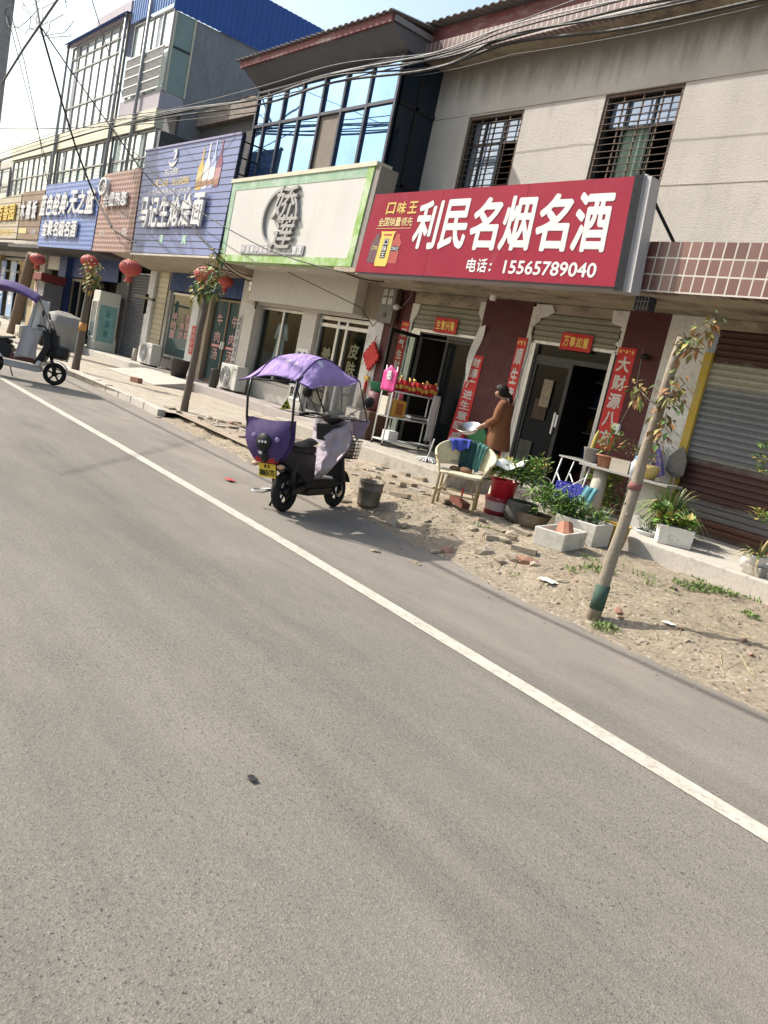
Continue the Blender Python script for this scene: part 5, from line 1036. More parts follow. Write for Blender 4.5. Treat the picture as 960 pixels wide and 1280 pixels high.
b = B(); b.prism([(x, -.15, z) for x, z in ((WB2-.40, .33), (WB2-.34, .33), (WB2-.18, .70), (WB2-.24, .96), (WB2-.30, .96), (WB2-.25, .70))], (0, .30, 0), BLK); b.prism([(x, -.18, z) for x, z in ((WB2-.36, .30), (WB2-.28, .30), (WB2-.14, .66), (WB2-.20, .68))], (0, .36, 0), WPLAS); b.prism([(x, -.10, z) for x, z in ((WB2-.23, .60), (WB2-.10, .62), (WB2-.16, .96), (WB2-.24, .98))], (0, .2, 0), WINE); b.build('leg_shield', SB, bevel=.02)
b = B(); b.tube([(WB2-.36, .33, 1.06), (WB2-.27, .18, 1.07), (WB2-.25, 0, 1.03), (WB2-.27, -.18, 1.07), (WB2-.36, -.33, 1.06)], .014, BLKM, 8); b.blob((WB2-.16, 0, 1.0), (.08, .12, .08), BLK)
for s in (-1, 1): b.tube([(WB2-.30, s*.25, 1.065), (WB2-.365, s*.345, 1.058)], .02, BLK, 8)
b.build('handlebar', SB)
mirror(SB, (WB2-.28, .22, 1.07), (WB2-.32, .34, 1.30)); mirror(SB, (WB2-.28, -.22, 1.07), (WB2-.30, -.34, 1.30)); basket(SB, WB2+.06, 0, .50, .34, .30, .24); BQ = Matrix.Translation(SB.location) @ Matrix.Rotation(yaw2, 4, 'Z') @ Matrix.Rotation(R_(-4), 4, 'X') @ Vector((WB2+.06, 0, .515)); _b = B(); _b.lathe([(.05, 0), (.13, .01), (.15, .12), (.12, .23), (.05, .27), (0, .28)], BQ, M('black_bag', (.03, .03, .033), .5, var=.5, scale=14, bump=.8, bscale=20), 14, wob=.1); tag(_b.build('shopping_bag', None, BQ), 'crumpled black bag in the basket of the white and wine red scooter', 'bag')
CLOTHG = M('grey_cloth', (.36, .34, .35), .9, var=.12, scale=4, bump=.2, bscale=15); CLOTHW = M('white_cloth', (.58, .57, .55), .9, var=.08, scale=4)
b = B(); b.grid(lambda u, v: Vector((WB2-.66+.36*u+.02*math.sin(9*u+4*v)-.04*v, -.24+.03*math.sin(8*u)-.02*v, 1.0-.62*v*(1-.12*u)+.02*math.sin(5*u))), 14, 12, CLOTHG); b.build('leg_cover', SB, solid=.008); b = B(); b.grid(lambda u, v: Vector((WB2-.52+.24*u+.02*math.sin(14*u)-.10*v*(1-u), -.10+.05*math.sin(9*u)+.03*v, 1.56-.66*v)), 14, 10, CLOTHW); b.build('hanging_towel', SB, solid=.008)
b = B(); b.grid(lambda u, v: Vector((-.55+1.28*u, (v-.5)*.90, 1.66+.30*math.sin(PI*(.14+.72*u))-.16-.17*abs(2*v-1)**2.0)), 20, 12, M('dark_purple_canopy', (.075, .042, .15), .6, var=.15)); cb_ = b.build('canopy', SB, solid=.005)
for s in (-1, 1): b = B(); b.tube([(-.45, s*.27, .75), (-.48, s*.28, 1.5)], .012, BLKM, 6); b.tube([(WB2-.45, s*.25, 1.60), (WB2-.10, s*.16, .98)], .008, BLKM, 6); b.build('canopy_frame', SB)
b = B(); b.grid(lambda u, v: Vector((.74+.26*v, (u-.5)*.6, 1.58-.60*v)), 4, 4, FILM); b.build('windshield', SB)
b = B(); b.blob((-.36, 0, .60), (.03, .09, .03), REDLENS); b.build('tail_light', SB)

# ------------------------------------------------------------------ bare street trees and poles
BARK = M('pale_bark', (.27, .228, .178), .92, var=.25, scale=9, bump=.5, bscale=40, dirt=(.10, .085, .07), damt=.35, dscale=7, stretch=(1, 1, .3)); BARKD = M('dark_bark', (.125, .102, .082), .92, var=.3, scale=9, bump=.5, bscale=40, stretch=(1, 1, .3))
CUT = M('sawn_wood', (.36, .29, .20), .9, var=.15); GPAINT = M('green_band', (.045, .085, .065), .8, var=.25, scale=12); RBAND = M('red_band', (.24, .10, .09), .85, var=.2)
LEAFS = [M('leaf_'+n, c, .6, var=.3, scale=12) for n, c in (('olive', (.20, .19, .06)), ('bronze', (.27, .13, .05)), ('yellow', (.36, .29, .08)), ('green', (.09, .16, .04)), ('fresh', (.18, .30, .06)), ('deep', (.05, .11, .04)))]
def pollard(label, b0, top, r0, r1, bark, bands=(), clumps=(), lm=(0,), n=60, ls=.09):
    b0, top = Vector(b0), Vector(top); o = thing('street_tree', label, 'tree', tuple(b0)); b = B(); k = 12
    path = [b0.lerp(top, i/k)+Vector((.012*fbm(i*.5, b0.x, 1, 1), .012*fbm(i*.5, b0.y, 1, 4), 0)) for i in range(k+1)]; path[0] = b0-Vector((0, 0, .05))
    rr = [(r0+(r1-r0)*i/k)*(1+.05*nz(i*.8, b0.x, 1, 2)) for i in range(k+1)]; rr[0] *= 1.1; b.tube(path, rr, bark, 14); b.tube([top-(top-b0).normalized()*.003, top+(top-b0).normalized()*.004], rr[-1]*.93, CUT, 14)
    for _ in range(7): i = random.uniform(.25, .95); a = random.uniform(0, 6.28); q = b0.lerp(top, i); b.blob(q+Vector((math.cos(a), math.sin(a), 0))*(r0+(r1-r0)*i)*.85, (.012, .012, .018), bark, 7, 5)
    tr_ = b.build('trunk', o)
    if bands:
        for f0, f1, m in bands: b = B(); b.tube([b0.lerp(top, f0), b0.lerp(top, f1)], [r0+(r1-r0)*f0+.006, r0+(r1-r0)*f1+.006], m, 14); b.build('painted_band', tr_)
    if clumps:
        b = B()
        for (f, off, rad, cnt) in clumps:
            c = b0.lerp(top, f)+Vector(off); s0 = b0.lerp(top, f-.03); b.tube([s0, (s0+c)/2+Vector((0, 0, -.02)), c], [.008, .006, .004], bark, 5)
            for _ in range(cnt):
                v_ = Vector((random.gauss(0, 1), random.gauss(0, 1), random.gauss(0, 1))); v_ = v_.normalized()*rad*random.random()**.5; v_.z *= 1.35; q = c+v_
                L_ = ls*random.uniform(.6, 1.3); b.leaf(q, (v_.x+random.gauss(0, .5)*rad, v_.y+random.gauss(0, .5)*rad, v_.z*.3-.3*rad), L_, L_*.55, LEAFS[random.choice(lm)], random.uniform(.2, .9))
            for _ in range(int(cnt/10)): v_ = Vector((random.gauss(0, 1), random.gauss(0, 1), random.gauss(.3, 1))).normalized()*rad*.85; b.tube([c-Vector((0, 0, rad*.3)), c+v_], .0035, BARKD, 4, False)
        b.build('foliage', o)
    return o
t1 = gp(747, 752); tp = at(852.5, 423, t1.y+.05)
pollard('leaning pale pollarded trunk with green painted foot and few bronze leaves', t1, tp, .052, .037, BARK, ((.035, .125, GPAINT), (.475, .50, RBAND)),
        ((.97, (.12, -.02, .04), .13, 50), (.99, (.22, .0, .16), .09, 26), (.80, (-.20, -.02, .02), .10, 32), (.83, (.10, -.06, -.02), .13, 60), (.74, (.10, -.06, -.03), .12, 44), (.69, (.13, -.05, -.10), .07, 20)), (0, 0, 1, 1, 2, 3), ls=.07)
t2 = gp(229, 520); tp = at(262, 352, t2.y+.05); pollard('dark pollarded trunk with bushy green top before the noodle shop door', t2, tp, .070, .060, BARKD, (), ((.98, (-.10, -.03, .02), .24, 95), (1.0, (.14, -.02, .16), .18, 55), (.93, (-.24, 0, -.06), .18, 60), (1.02, (.14, 0, .44), .11, 30), (.96, (.12, 0, -.02), .14, 35)), (3, 0, 2, 4, 5, 2), ls=.12)
t3 = gp(94, 463); tp = at(115, 343, t3.y+.05); pollard('dark pollarded trunk with yellowing tuft before the white fridge', t3, tp, .088, .076, BARKD, ((.42, .50, M('orange_notice', (.5, .24, .08), .7)),), ((1.0, (.0, 0, .06), .22, 120), (.95, (.18, 0, -.05), .16, 70)), (2, 0, 1, 3, 2), ls=.13)
q = gp(15, 417); p_ = at(41, 318, q.y); pollard('square-cut brown trunk standing left of the grey tarpaulin', q, p_, .19, .19, M('tan_bark', (.16, .11, .075), .9, var=.2, scale=4))

# utility pole and its cables
PB = Vector((-28, 6.0, 0)); o = thing('utility_pole', 'thick pale concrete utility pole at the top left corner with tangled cables', 'pole', tuple(PB))
PCON = M('pole_concrete', (.30, .29, .29), .85, var=.12, scale=2); b = B(); tp = at(3, 0, 6.0); b.tube([(tp.x-.1, 6.0, 0), (tp.x, 6.0, tp.z), (tp.x+.02, 6.0, tp.z+2.2)], [.42, .33, .31], PCON, 18); b.build('shaft', o)
b = B(); b.bar((tp.x-.9, 6.0, tp.z+1.2), (tp.x+.9, 6.0, tp.z+1.2), .1, .1, STEEL); b.build('crossarm', o)
CAB = M('cable_black', (.018, .018, .02), .6); CABG = M('cable_grey', (.10, .10, .105), .6); CABW = M('cable_white', (.36, .36, .36), .6)
def cable(pts, r, mat, label, sag=0.0, n=26, name='cable', group=None):
    P = [Vector(p) for p in pts]; path = []
    for i in range(len(P)-1):
        for k in range(n): t_ = k/n; q = P[i].lerp(P[i+1], t_); q.z -= sag*4*t_*(1-t_); path.append(q)
    path.append(P[-1]); b = B(); b.tube(path, r, mat, 6, True); return tag(b.build(name, None, tuple(P[0])), label, 'cable', group)
# bundle slung along the upper fronts
for i in range(7):
    dz = (.22*(i-3)/3)+random.uniform(-.04, .04); yy = 8.7+random.uniform(-.15, .15); pts = [at(x, y, Y) for x, y, Y in ((-60, 217, 9.3), (95, 166, 9.2), (205, 142, 8.9), (320, 119, 8.6), (420, 92, 8.4), (545, 72, 8.6), (640, 42, 8.7), (790, 4, 8.6), (1000, -40, 8.5))]
    pts = [Vector((p.x, p.y+random.uniform(-.12, .12), p.z+dz*(.55 if 2 <= j <= 6 else 1)+random.uniform(-.05, .05))) for j, p in enumerate(pts)]
    mt, ml = ((CAB, 'black'), (CAB, 'black'), (CABG, 'grey'), (CAB, 'black'), (CABW, 'white'), (CAB, 'black'), (CABG, 'grey'))[i]
    # smooth the run
    path = []
    for j in range(len(pts)-1):
        p0, p1, p2, p3 = pts[max(0, j-1)], pts[j], pts[j+1], pts[min(len(pts)-1, j+2)]
        for k in range(8): t_ = k/8; path.append(.5*((2*p1)+(p2-p0)*t_+(2*p0-5*p1+4*p2-p3)*t_*t_+(3*p1-p0-3*p2+p3)*t_**3))
    b = B(); b.tube(path, (.024, .017, .014, .019, .012, .014, .011)[i], mt, 6); tag(b.build('bundled_cable', None, tuple(path[0])), ml+' cable in the bundle slung along the upper shop fronts', 'cable', 'bundled cables along the upper fronts')
cable([at(500, 97, 9.8), at(640, 68, 9.8), at(960, 5, 9.8)], .006, CABG, 'thin pale wire under the bundle across the pebbledash wall', .05)
cable([at(-20, 160, 6.4), at(320, 140, 9.0)], .012, CAB, 'single black wire crossing before the tall glazed facade', .15)
K1 = at(50, 32, 6.0)
cable([at(18, -10, 6.0), K1, at(88, 88, 7.2), at(175, 210, 8.6), at(272, 319, 9.0)], .017, CAB, 'thick black cable running down across the blue slatted sign to its corner', .0)
cable([at(42, -12, 6.0), K1, at(78, 130, 7.4), at(95, 185, 8.2), at(118, 245, 8.7), at(140, 285, 8.8)], .030, CAB, 'thickest black cable dropping steeply from the pole to the brown sign', .0)
cable([at(140, 285, 8.8), at(170, 303, 8.8)], .02, CAB, 'short black cable end lying against the brown scalloped sign', .05)
cable([at(130, 148, 8.0), at(225, 248, 8.7), at(330, 310, 8.7), at(430, 340, 8.9), at(480, 352, 9.6)], .012, CAB, 'thin black wire running from blue sign to the meter boxes', .04)
cable([at(10, 20, 6.0), at(30, 100, 8), at(60, 210, 8.8)], .012, CAB, 'thin wire dropping nearly straight from the pole', .0)
cable([at(15, 22, 6.0), at(30, 75, 7), at(48, 165, 8.5), at(60, 232, 8.8)], .012, CAB, 'slack wire dropping from the pole in front of the sky', .0)
cable([at(2, 105, 6.0), at(30, 60, 6.0), at(75, -5, 6.0)], .03, CABG, 'grey stay wire rising to the right from behind the pole', .0)
cable([at(115, 0, 7.0), at(128, 42, 8.0), at(153, 118, 9.4)], .012, CABG, 'thin wire from the sky down to the tall building downpipe', .0)
for i in range(5):
    P = [at(25+12*i+random.uniform(-8, 8)+25*math.cos(a)*random.uniform(.6, 1), 10+4*i+28*math.sin(a)*random.uniform(.7, 1.1), 6.0+.3*i) for a in np.linspace(0, 5.5, 12)]
    b = B(); b.tube(P, .010, CABG if i % 2 else CAB, 5); tag(b.build('cable_coil', None, tuple(P[0])), 'loose coil of thin cable tangled beside the concrete pole', 'cable', 'loose cable coils by the pole')
cable([(-60, 4.4, 7.0), (-21, 2.20, 6.4), (-10.2, 1.55, 6.4), (-7.9, 1.60, 6.4), (30, 1.6, 6.4)], .03, CAB, 'overhead cable along the street casting a thin shadow on the road edge', .0, name='overhead_cable')
cable([at(3, -60, 6.0), (-14.4, -1.2, 7.0)], .013, CAB, 'overhead cable crossing the road from the concrete pole', .0, name='overhead_cable')
cable([at(360, 340, 9.2), at(452, 385, 10.1), at(466, 408, 10.35), at(483, 388, 10.35)], .008, CAB, 'thin wire looping down below the meter boxes by the red shop', .0)
for i, (a, c) in enumerate((((268, 316, 9.1), (316, 352, 10.2)), ((274, 318, 9.1), (318, 346, 10.2)), ((245, 322, 9.3), (310, 340, 10.2)))): cable([at(*a), at(*c)], .014, CAB, 'dark wire drooping under the soffit towards the meter box', .12, group='wires drooping under the noodle shop soffit')

# ------------------------------------------------------------------ red lanterns
LAN = M('lantern_red', (.42, .07, .06), .55, var=.2, scale=6); LANP = M('lantern_faded', (.50, .14, .13), .6, var=.2); LGOLD = M('lantern_gold', (.48, .34, .12), .5)
def lantern(px, py, Y, r, label, faded=True, grp=None):
    q = at(px, py, Y); o = thing('lantern', label, 'lantern', (q.x, q.y, q.z-r), None, grp); b = B(); n = 24; vs = []; k = 10
    for i in range(k+1):
        ph = PI*(.14+.72*i/k)
        for j in range(n*2): t_ = PI*j/n; rr = r*1.14*math.sin(ph)*(1+(.035 if j % 2 else -.01)); vs.append(q+Vector((rr*math.cos(t_), rr*math.sin(t_), r*.86*math.cos(ph))))
    fs = [(i*2*n+j, i*2*n+(j+1) % (2*n), (i+1)*2*n+(j+1) % (2*n), (i+1)*2*n+j) for i in range(k) for j in range(2*n)]; b.add(vs, fs, LAN, False); b.build('shade', o)
    b = B(); b.lathe([(0, .86*r), (r*.42, .86*r), (r*.46, .76*r), (r*.42, .7*r)], q, LGOLD, 16); b.lathe([(0, -.84*r), (r*.42, -.84*r), (r*.46, -.76*r)], q, LGOLD, 16); b.tube([q+Vector((0, 0, r*.85)), q+Vector((0, 0, r*1.5))], .008, CAB, 5); b.build('cap', o)
    b = B(); b.lathe([(r*.40, -.84*r), (r*.36, -1.15*r), (r*.46, -1.5*r)], q, LAN, 16); b.tube([q+Vector((0, 0, -1.2*r)), q+Vector((.02, 0, -1.9*r))], .02, LGOLD, 6); b.build('tassel', o); return o
lantern(47, 324, 8.6, 0.228, 'red lantern hanging above the purple scooter canopy'); lantern(112, 327, 8.6, 0.228, 'red lantern over the trunk with yellowing tuft'); lantern(163, 335, 8.7, 0.258, 'largest red lantern, hanging before the grey rolling shutter'); lantern(258, 345, 8.5, 0.236, 'red lantern among the green leaves of the bushy trunk')
#lantern(129, 337, 10.2, 0.182, 'dim red lantern in shade right of the yellowing tuft')
#lantern(184, 342, 10.2, 0.196, 'dim red lantern in shade under the noodle sign')
lantern(282, 352, 10.1, 0.175, 'dim red lantern half behind the bushy green trunk top')

# ------------------------------------------------------------------ things along the left shop fronts
def ac_unit(px, py, Y, label):
    q = at(px, py, Y); q.z = max(q.z, SZ); o = thing('air_conditioner', label, 'air conditioner', (q.x, q.y, SZ-.004)); x0, z0 = q.x, SZ+.04; W_, H_, D_ = .86, .62, .32
    b = B(); b.bx(x0, x0+W_, Y, Y+D_, z0, z0+H_, M('ac_white', (.56, .55, .51), .5, var=.06, dirt=(.32, .28, .22), damt=.25)); b.build('casing', o, bevel=.015)
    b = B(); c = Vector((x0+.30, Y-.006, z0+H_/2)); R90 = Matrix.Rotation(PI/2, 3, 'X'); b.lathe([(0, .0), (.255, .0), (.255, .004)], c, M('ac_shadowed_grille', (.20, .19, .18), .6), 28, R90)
    for r in np.linspace(.05, .25, 7): b.tube([c+Vector((r*math.cos(a), -.01, r*math.sin(a))) for a in np.linspace(0, 2*PI, 25)[:-1]], .005, WHITEMT, 4, closed=True)
    for k in range(12): a = 2*PI*k/12; b.tube([c+Vector((.05*math.cos(a), -.012, .05*math.sin(a))), c+Vector((.25*math.cos(a), -.012, .25*math.sin(a)))], .004, WHITEMT, 4)
    b.lathe([(0, .012), (.05, .012), (.055, 0)], c, WHITEMT, 14, R90); b.build('fan_grille', o)
    b = B(); b.bx(x0+.62, x0+.635, Y-.006, Y, z0+.03, z0+H_-.03, CONC); b.bx(x0+.68, x0+.80, Y-.004, Y, z0+H_-.12, z0+H_-.08, M('dim_badge', (.2, .2, .22), .5)); b.build('front_trim', o)
    b = B(); b.bx(x0+.1, x0+.2, Y+.02, Y+D_-.02, SZ-.004, z0, STEEL); b.bx(x0+W_-.2, x0+W_-.1, Y+.02, Y+D_-.02, SZ-.004, z0, STEEL); b.build('foot', o)
ac_unit(173, 448, 9.85, 'white outdoor air conditioner left of the noodle shop window'); ac_unit(273, 478, 9.95, 'white outdoor air conditioner beside the beef soup door')
def meter(px, py, Y, w_, h, label, dark=False):
    q = at(px, py, Y); o = thing('meter_box', label, 'meter box', (q.x, q.y, q.z-h/2)); b = B(); b.bx(q.x-w_/2, q.x+w_/2, Y, Y+.14, q.z-h/2, q.z+h/2, M('meter_beige', (.42, .38, .29), .6, dirt=(.2, .17, .13), damt=.35) if not dark else M('meter_grey', (.16, .15, .14), .6, .2, var=.3, scale=6)); b.build('casing', o, bevel=.01)
    b = B()
    for i in range(2):
        for j in range(2): b.bx(q.x-w_*.36+w_*.40*i, q.x-w_*.06+w_*.40*i, Y-.012, Y+.01, q.z-.02+h*.22*j, q.z+h*.14+h*.22*j, WINGL if not dark else M('meter_glass', (.30, .30, .29), .25))
    b.bx(q.x-w_*.1, q.x+w_*.1, Y-.01, Y, q.z-h*.36, q.z-h*.24, STEEL); b.build('dial_window', o); b = B(); b.tube([(q.x+w_*.55, Y+.05, q.z-h*.7), (q.x+w_*.55, Y+.05, 3.38)], .025, STEEL, 8); b.build('conduit', o)
meter(315, 363, 10.2, .42, .62, 'beige meter box high on the pier right of the beef soup door'); meter(484, 379, 10.3, .46, .78, 'grey double meter box on the brown board beside the maroon wall', True)
b = B(); q = at(496, 384, 10.35); b.blob(q, (.06, .08, .06), WHITEMT); b.tube([q, q+Vector((0, .14, .02))], .02, WHITEMT, 8); b.tube([q+Vector((0, .12, .02)), q+Vector((.2, .13, .24)), q+Vector((.26, .13, .5))], .006, CABW, 5); tag(b.build('security_camera', None, q), 'white round security camera on the maroon wall by the meter boxes', 'camera')
b = B(); q = at(783, 353, 8.85); b.bx(q.x-.10, q.x+.16, 8.72, 8.82, q.z-.05, q.z+.05, WHITEMT); b.bx(q.x-.02, q.x+.04, 8.8, 8.95, q.z-.03, q.z+.03, WHITEMT); tag(b.build('security_camera', None, q, bevel=.015), 'white bullet camera at the lower right corner of the red sign', 'camera')
q = at(617, 369, 10.2); b = B(); b.tube([(q.x, 10.2, 3.28), q+Vector((0, 0, .08))], .03, BLK, 8); b.lathe([(0, -.09), (.055, -.09), (.06, .05), (.03, .08)], q, PAPER, 14); tag(b.build('porch_lamp', None, q), 'small white lamp holder under the soffit between the doors', 'lamp')
q = at(808, 378, 9.4); b = B(); b.bx(q.x-.12, q.x+.12, 9.3, 9.45, q.z-.12, q.z+.1, M('solar_panel', (.03, .035, .06), .25))
for k in range(5): b.bx(q.x-.11+.05*k, q.x-.105+.05*k, 9.294, 9.3, q.z-.11, q.z+.09, ALU)
b.bx(q.x-.11, q.x+.11, 9.294, 9.3, q.z-.012, q.z-.004, ALU); b.bx(q.x-.02, q.x+.02, 9.36, 9.4, q.z+.1, 3.28, BLK); tag(b.build('solar_lamp', None, q), 'small solar panel lamp under the tiled parapet', 'lamp')
q = at(806, 446, 10.4); b = B(); b.blob(q, (.07, .05, .045), BLK); b.bx(q.x-.03, q.x+.03, 10.4, 10.48, q.z-.03, q.z+.03, BLK); tag(b.build('security_camera', None, q), 'small black camera on the maroon pier above the red couplet', 'camera')
q = at(770, 536, 10.44); b = B(); b.bx(q.x-.055, q.x+.055, 10.43, 10.476, q.z-.08, q.z+.08, PAPER); b.tube([q+Vector((.03, .03, .08)), q+Vector((.15, .035, .5)), q+Vector((.08, .035, 1.25))], .006, CABW, 5); tag(b.build('wall_switch', None, q), 'white wall switch with wire beside the red couplet', 'switch')
# display fridge
q = at(113, 428, 9.6); o = thing('display_fridge', 'tall white display fridge with glass front by the dark trunk', 'fridge', (q.x, 9.6, SZ)); x0 = q.x-.35
FRW = M('fridge_white', (.58, .58, .50), .45, var=.06, dirt=(.4, .37, .25), damt=.2); b = B(); b.bx(x0, x0+.62, 9.6, 10.3, SZ, SZ+1.95, FRW); b.build('cabinet', o, bevel=.02)
b = B(); frame(b, x0+.03, x0+.59, SZ+.38, SZ+1.62, 9.575, .05, .02, FRW); d_ = b.build('door', o); b = B(); pane(b, x0+.08, x0+.54, SZ+.43, SZ+1.57, 9.59, M('fridge_glass', (.12, .15, .16), .1, var=.5, scale=6)); b.build('pane', d_)
b = B(); P_ = Plate((x0+.622, 9.65, SZ+.3), (x0+.622, 10.25, SZ+.3), (x0+.622, 10.25, SZ+1.5), (x0+.622, 9.65, SZ+1.5)); P_.n = Vector((1, 0, 0)); P_.slab(b, M('fridge_side_print', (.20, .36, .34), .5, var=.5, scale=3, stretch=(1, 1, .5)), .002); P_.column(b, '冰淇淋', .35, .65, .1, .9, M('teal_print', (.06, .22, .24), .5), w=.002, bold=.03); b.build('side_print', o)
# tarpaulin covered cart
q = gp(78, 425); qx = at(80, 400, 9.0).x; o = thing('covered_cart', 'hulking cart under a grey tarpaulin by the blue painted wall', 'cart', (qx, 8.9, PAVE)); TARP = M('grey_tarpaulin', (.30, .285, .26), .8, var=.25, scale=2, bump=1.0, bscale=4, stretch=(1.6, 1.6, .5))
def tarp(u, v):
    a = 2*PI*u; prof = [(1.0, 0), (1.02, .5), (.98, .95), (.80, 1.25), (.4, 1.36), (0, 1.38)]; f = v*5; i = min(4, int(f)); k = f-i; r = prof[i][0]+(prof[i+1][0]-prof[i][0])*k; z = prof[i][1]+(prof[i+1][1]-prof[i][1])*k
    ca, sa = math.cos(a), math.sin(a); sx = math.copysign(abs(ca)**.5, ca); sy = math.copysign(abs(sa)**.5, sa); x = sx*.95*r; y = sy*.7*r
    z *= .66+.30*sstep(-.1, .35, x/.95); z += .05*fbm(x*2, y*2, 1, 6)*(v > .1); return Vector((qx+x+.05*fbm(a*3, v*4, 1, 2), 8.9+y, PAVE+z*.92))
b = B(); b.grid(tarp, 40, 20, TARP); b.build('tarpaulin', o)
b = B(); b.bx(qx-.9, qx+.9, 8.5, 9.3, PAVE+.25, PAVE+.45, BLK); b.build('chassis', o)
for s in (-1, 1):
    b = B(); b.lathe([(0, -.05), (.26, -.05), (.28, 0), (.26, .05), (0, .05)], (qx+s*.75, 8.14, PAVE+.28), RUB, 18, Matrix.Rotation(PI/2, 3, 'X')); b.build('wheel', o)
# snack kiosk with red top
qx = at(57, 352, 9.7).x; o = thing('snack_cabinet', 'tall dark drinks cabinet with red canopy top behind the tarpaulin', 'cabinet', (qx, 9.7, SZ)); b = B(); b.bx(qx-.6, qx+.6, 9.5, 10.2, SZ, SZ+1.9, M('cabinet_grey', (.13, .13, .15), .5, var=.3)); b.build('cabinet', o)
b = B(); b.bx(qx-.72, qx+.75, 9.3, 10.25, SZ+1.95, SZ+2.25, M('dull_red', (.15, .02, .024), .5)); b.build('top', o, bevel=.03); b = B(); b.bx(qx-.6, qx-.42, 9.48, 9.5, SZ+.1, SZ+1.9, M('cabinet_cream', (.5, .43, .3), .6)); b.bx(qx-.36, qx-.2, 9.48, 9.5, SZ+.1, SZ+1.9, M('cabinet_pink', (.40, .24, .28), .6))
for z in (.6, 1.0, 1.4): b.bx(qx-.15, qx+.55, 9.48, 9.5, SZ+z, SZ+z+.03, ALU)
b.build('front_panel', o)
# black bucket, bollard and bits on the left pavement
q = gp(224, 462); q = at(224, 462, 9.6); b = B(); b.lathe([(0, 0), (.20, 0), (.26, .44), (.27, .46), (.24, .46), (.19, .05), (0, .05)], (q.x, 9.6, SZ), M('dull_black_bucket', (.045, .038, .034), .7, var=.2), 18); tag(b.build('bucket', None, (q.x, 9.6, SZ)), 'dark plastic bucket under the noodle shop window', 'bucket')
q = at(268, 470, 9.7); b = B(); b.lathe([(0, 0), (.10, 0), (.11, .05), (.10, .42), (.12, .46), (0, .47)], (q.x, 9.7, SZ), M('dark_iron', (.06, .05, .045), .7), 14); tag(b.build('ash_bin', None, (q.x, 9.7, SZ)), 'slim dark bin standing at the beef soup door', 'bin')
q = at(169, 440, 10.1); b = B(); b.tube([(q.x, 10.1, SZ), (q.x, 10.1, SZ+.38)], [.09, .07], CONC, 10); tag(b.build('stone_post', None, (q.x, 10.1, SZ)), 'short stone post left of the white air conditioner', 'post')
q = at(185, 372, 10.1); b = B(); b.bar((q.x-.7, 10.0, q.z), (q.x+.7, 10.0, q.z-.05), .09, .07, BLKM); b.bar((q.x, 10.05, q.z-.5), (q.x, 10.05, q.z+.1), .1, .06, BLKM); tag(b.build('iron_bracket', None, q), 'black iron bracket on the brick pier below the tangled wires', 'bracket')
q = gp(24, 409); q = at(25, 412, 8.2); b = B(); b.bx(q.x-.25, q.x+.25, 8.1, 8.5, PAVE, PAVE+.42, M('cream_crate', (.5, .46, .38), .8)); b.bx(q.x-.2, q.x+.2, 8.08, 8.1, PAVE+.06, PAVE+.18, M('cream_crate_dark', (.3, .27, .22), .8)); tag(b.build('foam_crate', None, (q.x, 8.3, PAVE), bevel=.02), 'small cream crate on the pavement behind the white scooter', 'crate')
for px, py, lab in ((183, 577-130, 'grey plank lying on the pavement left of the air conditioner step'),):
    q = gp(px, py); b = B(); b.bar((q.x-.5, q.y, q.z+.03), (q.x+.5, q.y-.05, q.z+.03), .12, .04, CONC); tag(b.build('plank', None, q), lab, 'plank')
q = gp(170, 478); b = B(); b.box((q.x, q.y, q.z+.06), (.26, .16, .12), BRICKR, rotz(.4)); tag(b.build('loose_brick', None, q, bevel=.008), 'single loose brick lying on the pale pavement', 'brick')
# ------------------------------------------------------------------ the woman with the pan
SKIN = M('skin', (.36, .21, .14), .55, var=.08); HAIR = M('black_hair', (.020, .014, .012), .6, var=.4, scale=30, bump=.7, bscale=60, spec=.2); COAT = M('rust_brown_coat', (.17, .068, .028), .85, var=.22, scale=9, bump=.9, bscale=9); TROU = M('black_trousers', (.014, .014, .016), .8); SHOE = M('dark_shoe', (.03, .02, .02), .6)
WP = at(630, 521, 9.2); FACE = math.atan2(-.50, -.86)
PW = thing('person', 'woman in rust brown coat and black trousers bending her head over a steel pan', 'person', (WP.x, 9.2, SZ), (0, 0, FACE)); PW.scale = (.955, .955, .955)
def skinned(name, joints, bones, rad, mat, parent, root):
    me = bpy.data.meshes.new(name); me.from_pydata([Vector(j) for j in joints], bones, []); o = bpy.data.objects.new(name, me); COL.objects.link(o)
    sk = o.modifiers.new('skin', 'SKIN'); sk.use_smooth_shade = True
    for i, r in enumerate(rad): v = me.skin_vertices[0].data[i]; v.radius = (r, r) if not hasattr(r, '__len__') else r; v.use_root = (i == root)
    ss = o.modifiers.new('sub', 'SUBSURF'); ss.levels = 2; ss.render_levels = 2
    dg = bpy.context.evaluated_depsgraph_get(); m2 = bpy.data.meshes.new_from_object(o.evaluated_get(dg)); m2.name = name; bpy.data.objects.remove(o); bpy.data.meshes.remove(me)
    m2.materials.clear(); m2.materials.append(mat); m2.polygons.foreach_set('material_index', [0]*len(m2.polygons)); m2.polygons.foreach_set('use_smooth', [True]*len(m2.polygons))
    o = bpy.data.objects.new(name, m2); COL.objects.link(o); o.parent = parent; return o
J = [(0, 0, .82), (.0, 0, 1.0), (.02, 0, 1.17), (.045, 0, 1.27), (.075, 0, 1.335), (.125, 0, 1.39), (.155, 0, 1.43), (.20, 0, 1.365), (.225, 0, 1.385)]
Rr = [(.13, .12), (.115, .10), (.12, .10), .06, .048, .082, .085, .045, .016]; E = [(0, 1), (1, 2), (2, 3), (3, 4), (4, 5), (5, 6), (5, 7), (7, 8)]
HANDS = {}
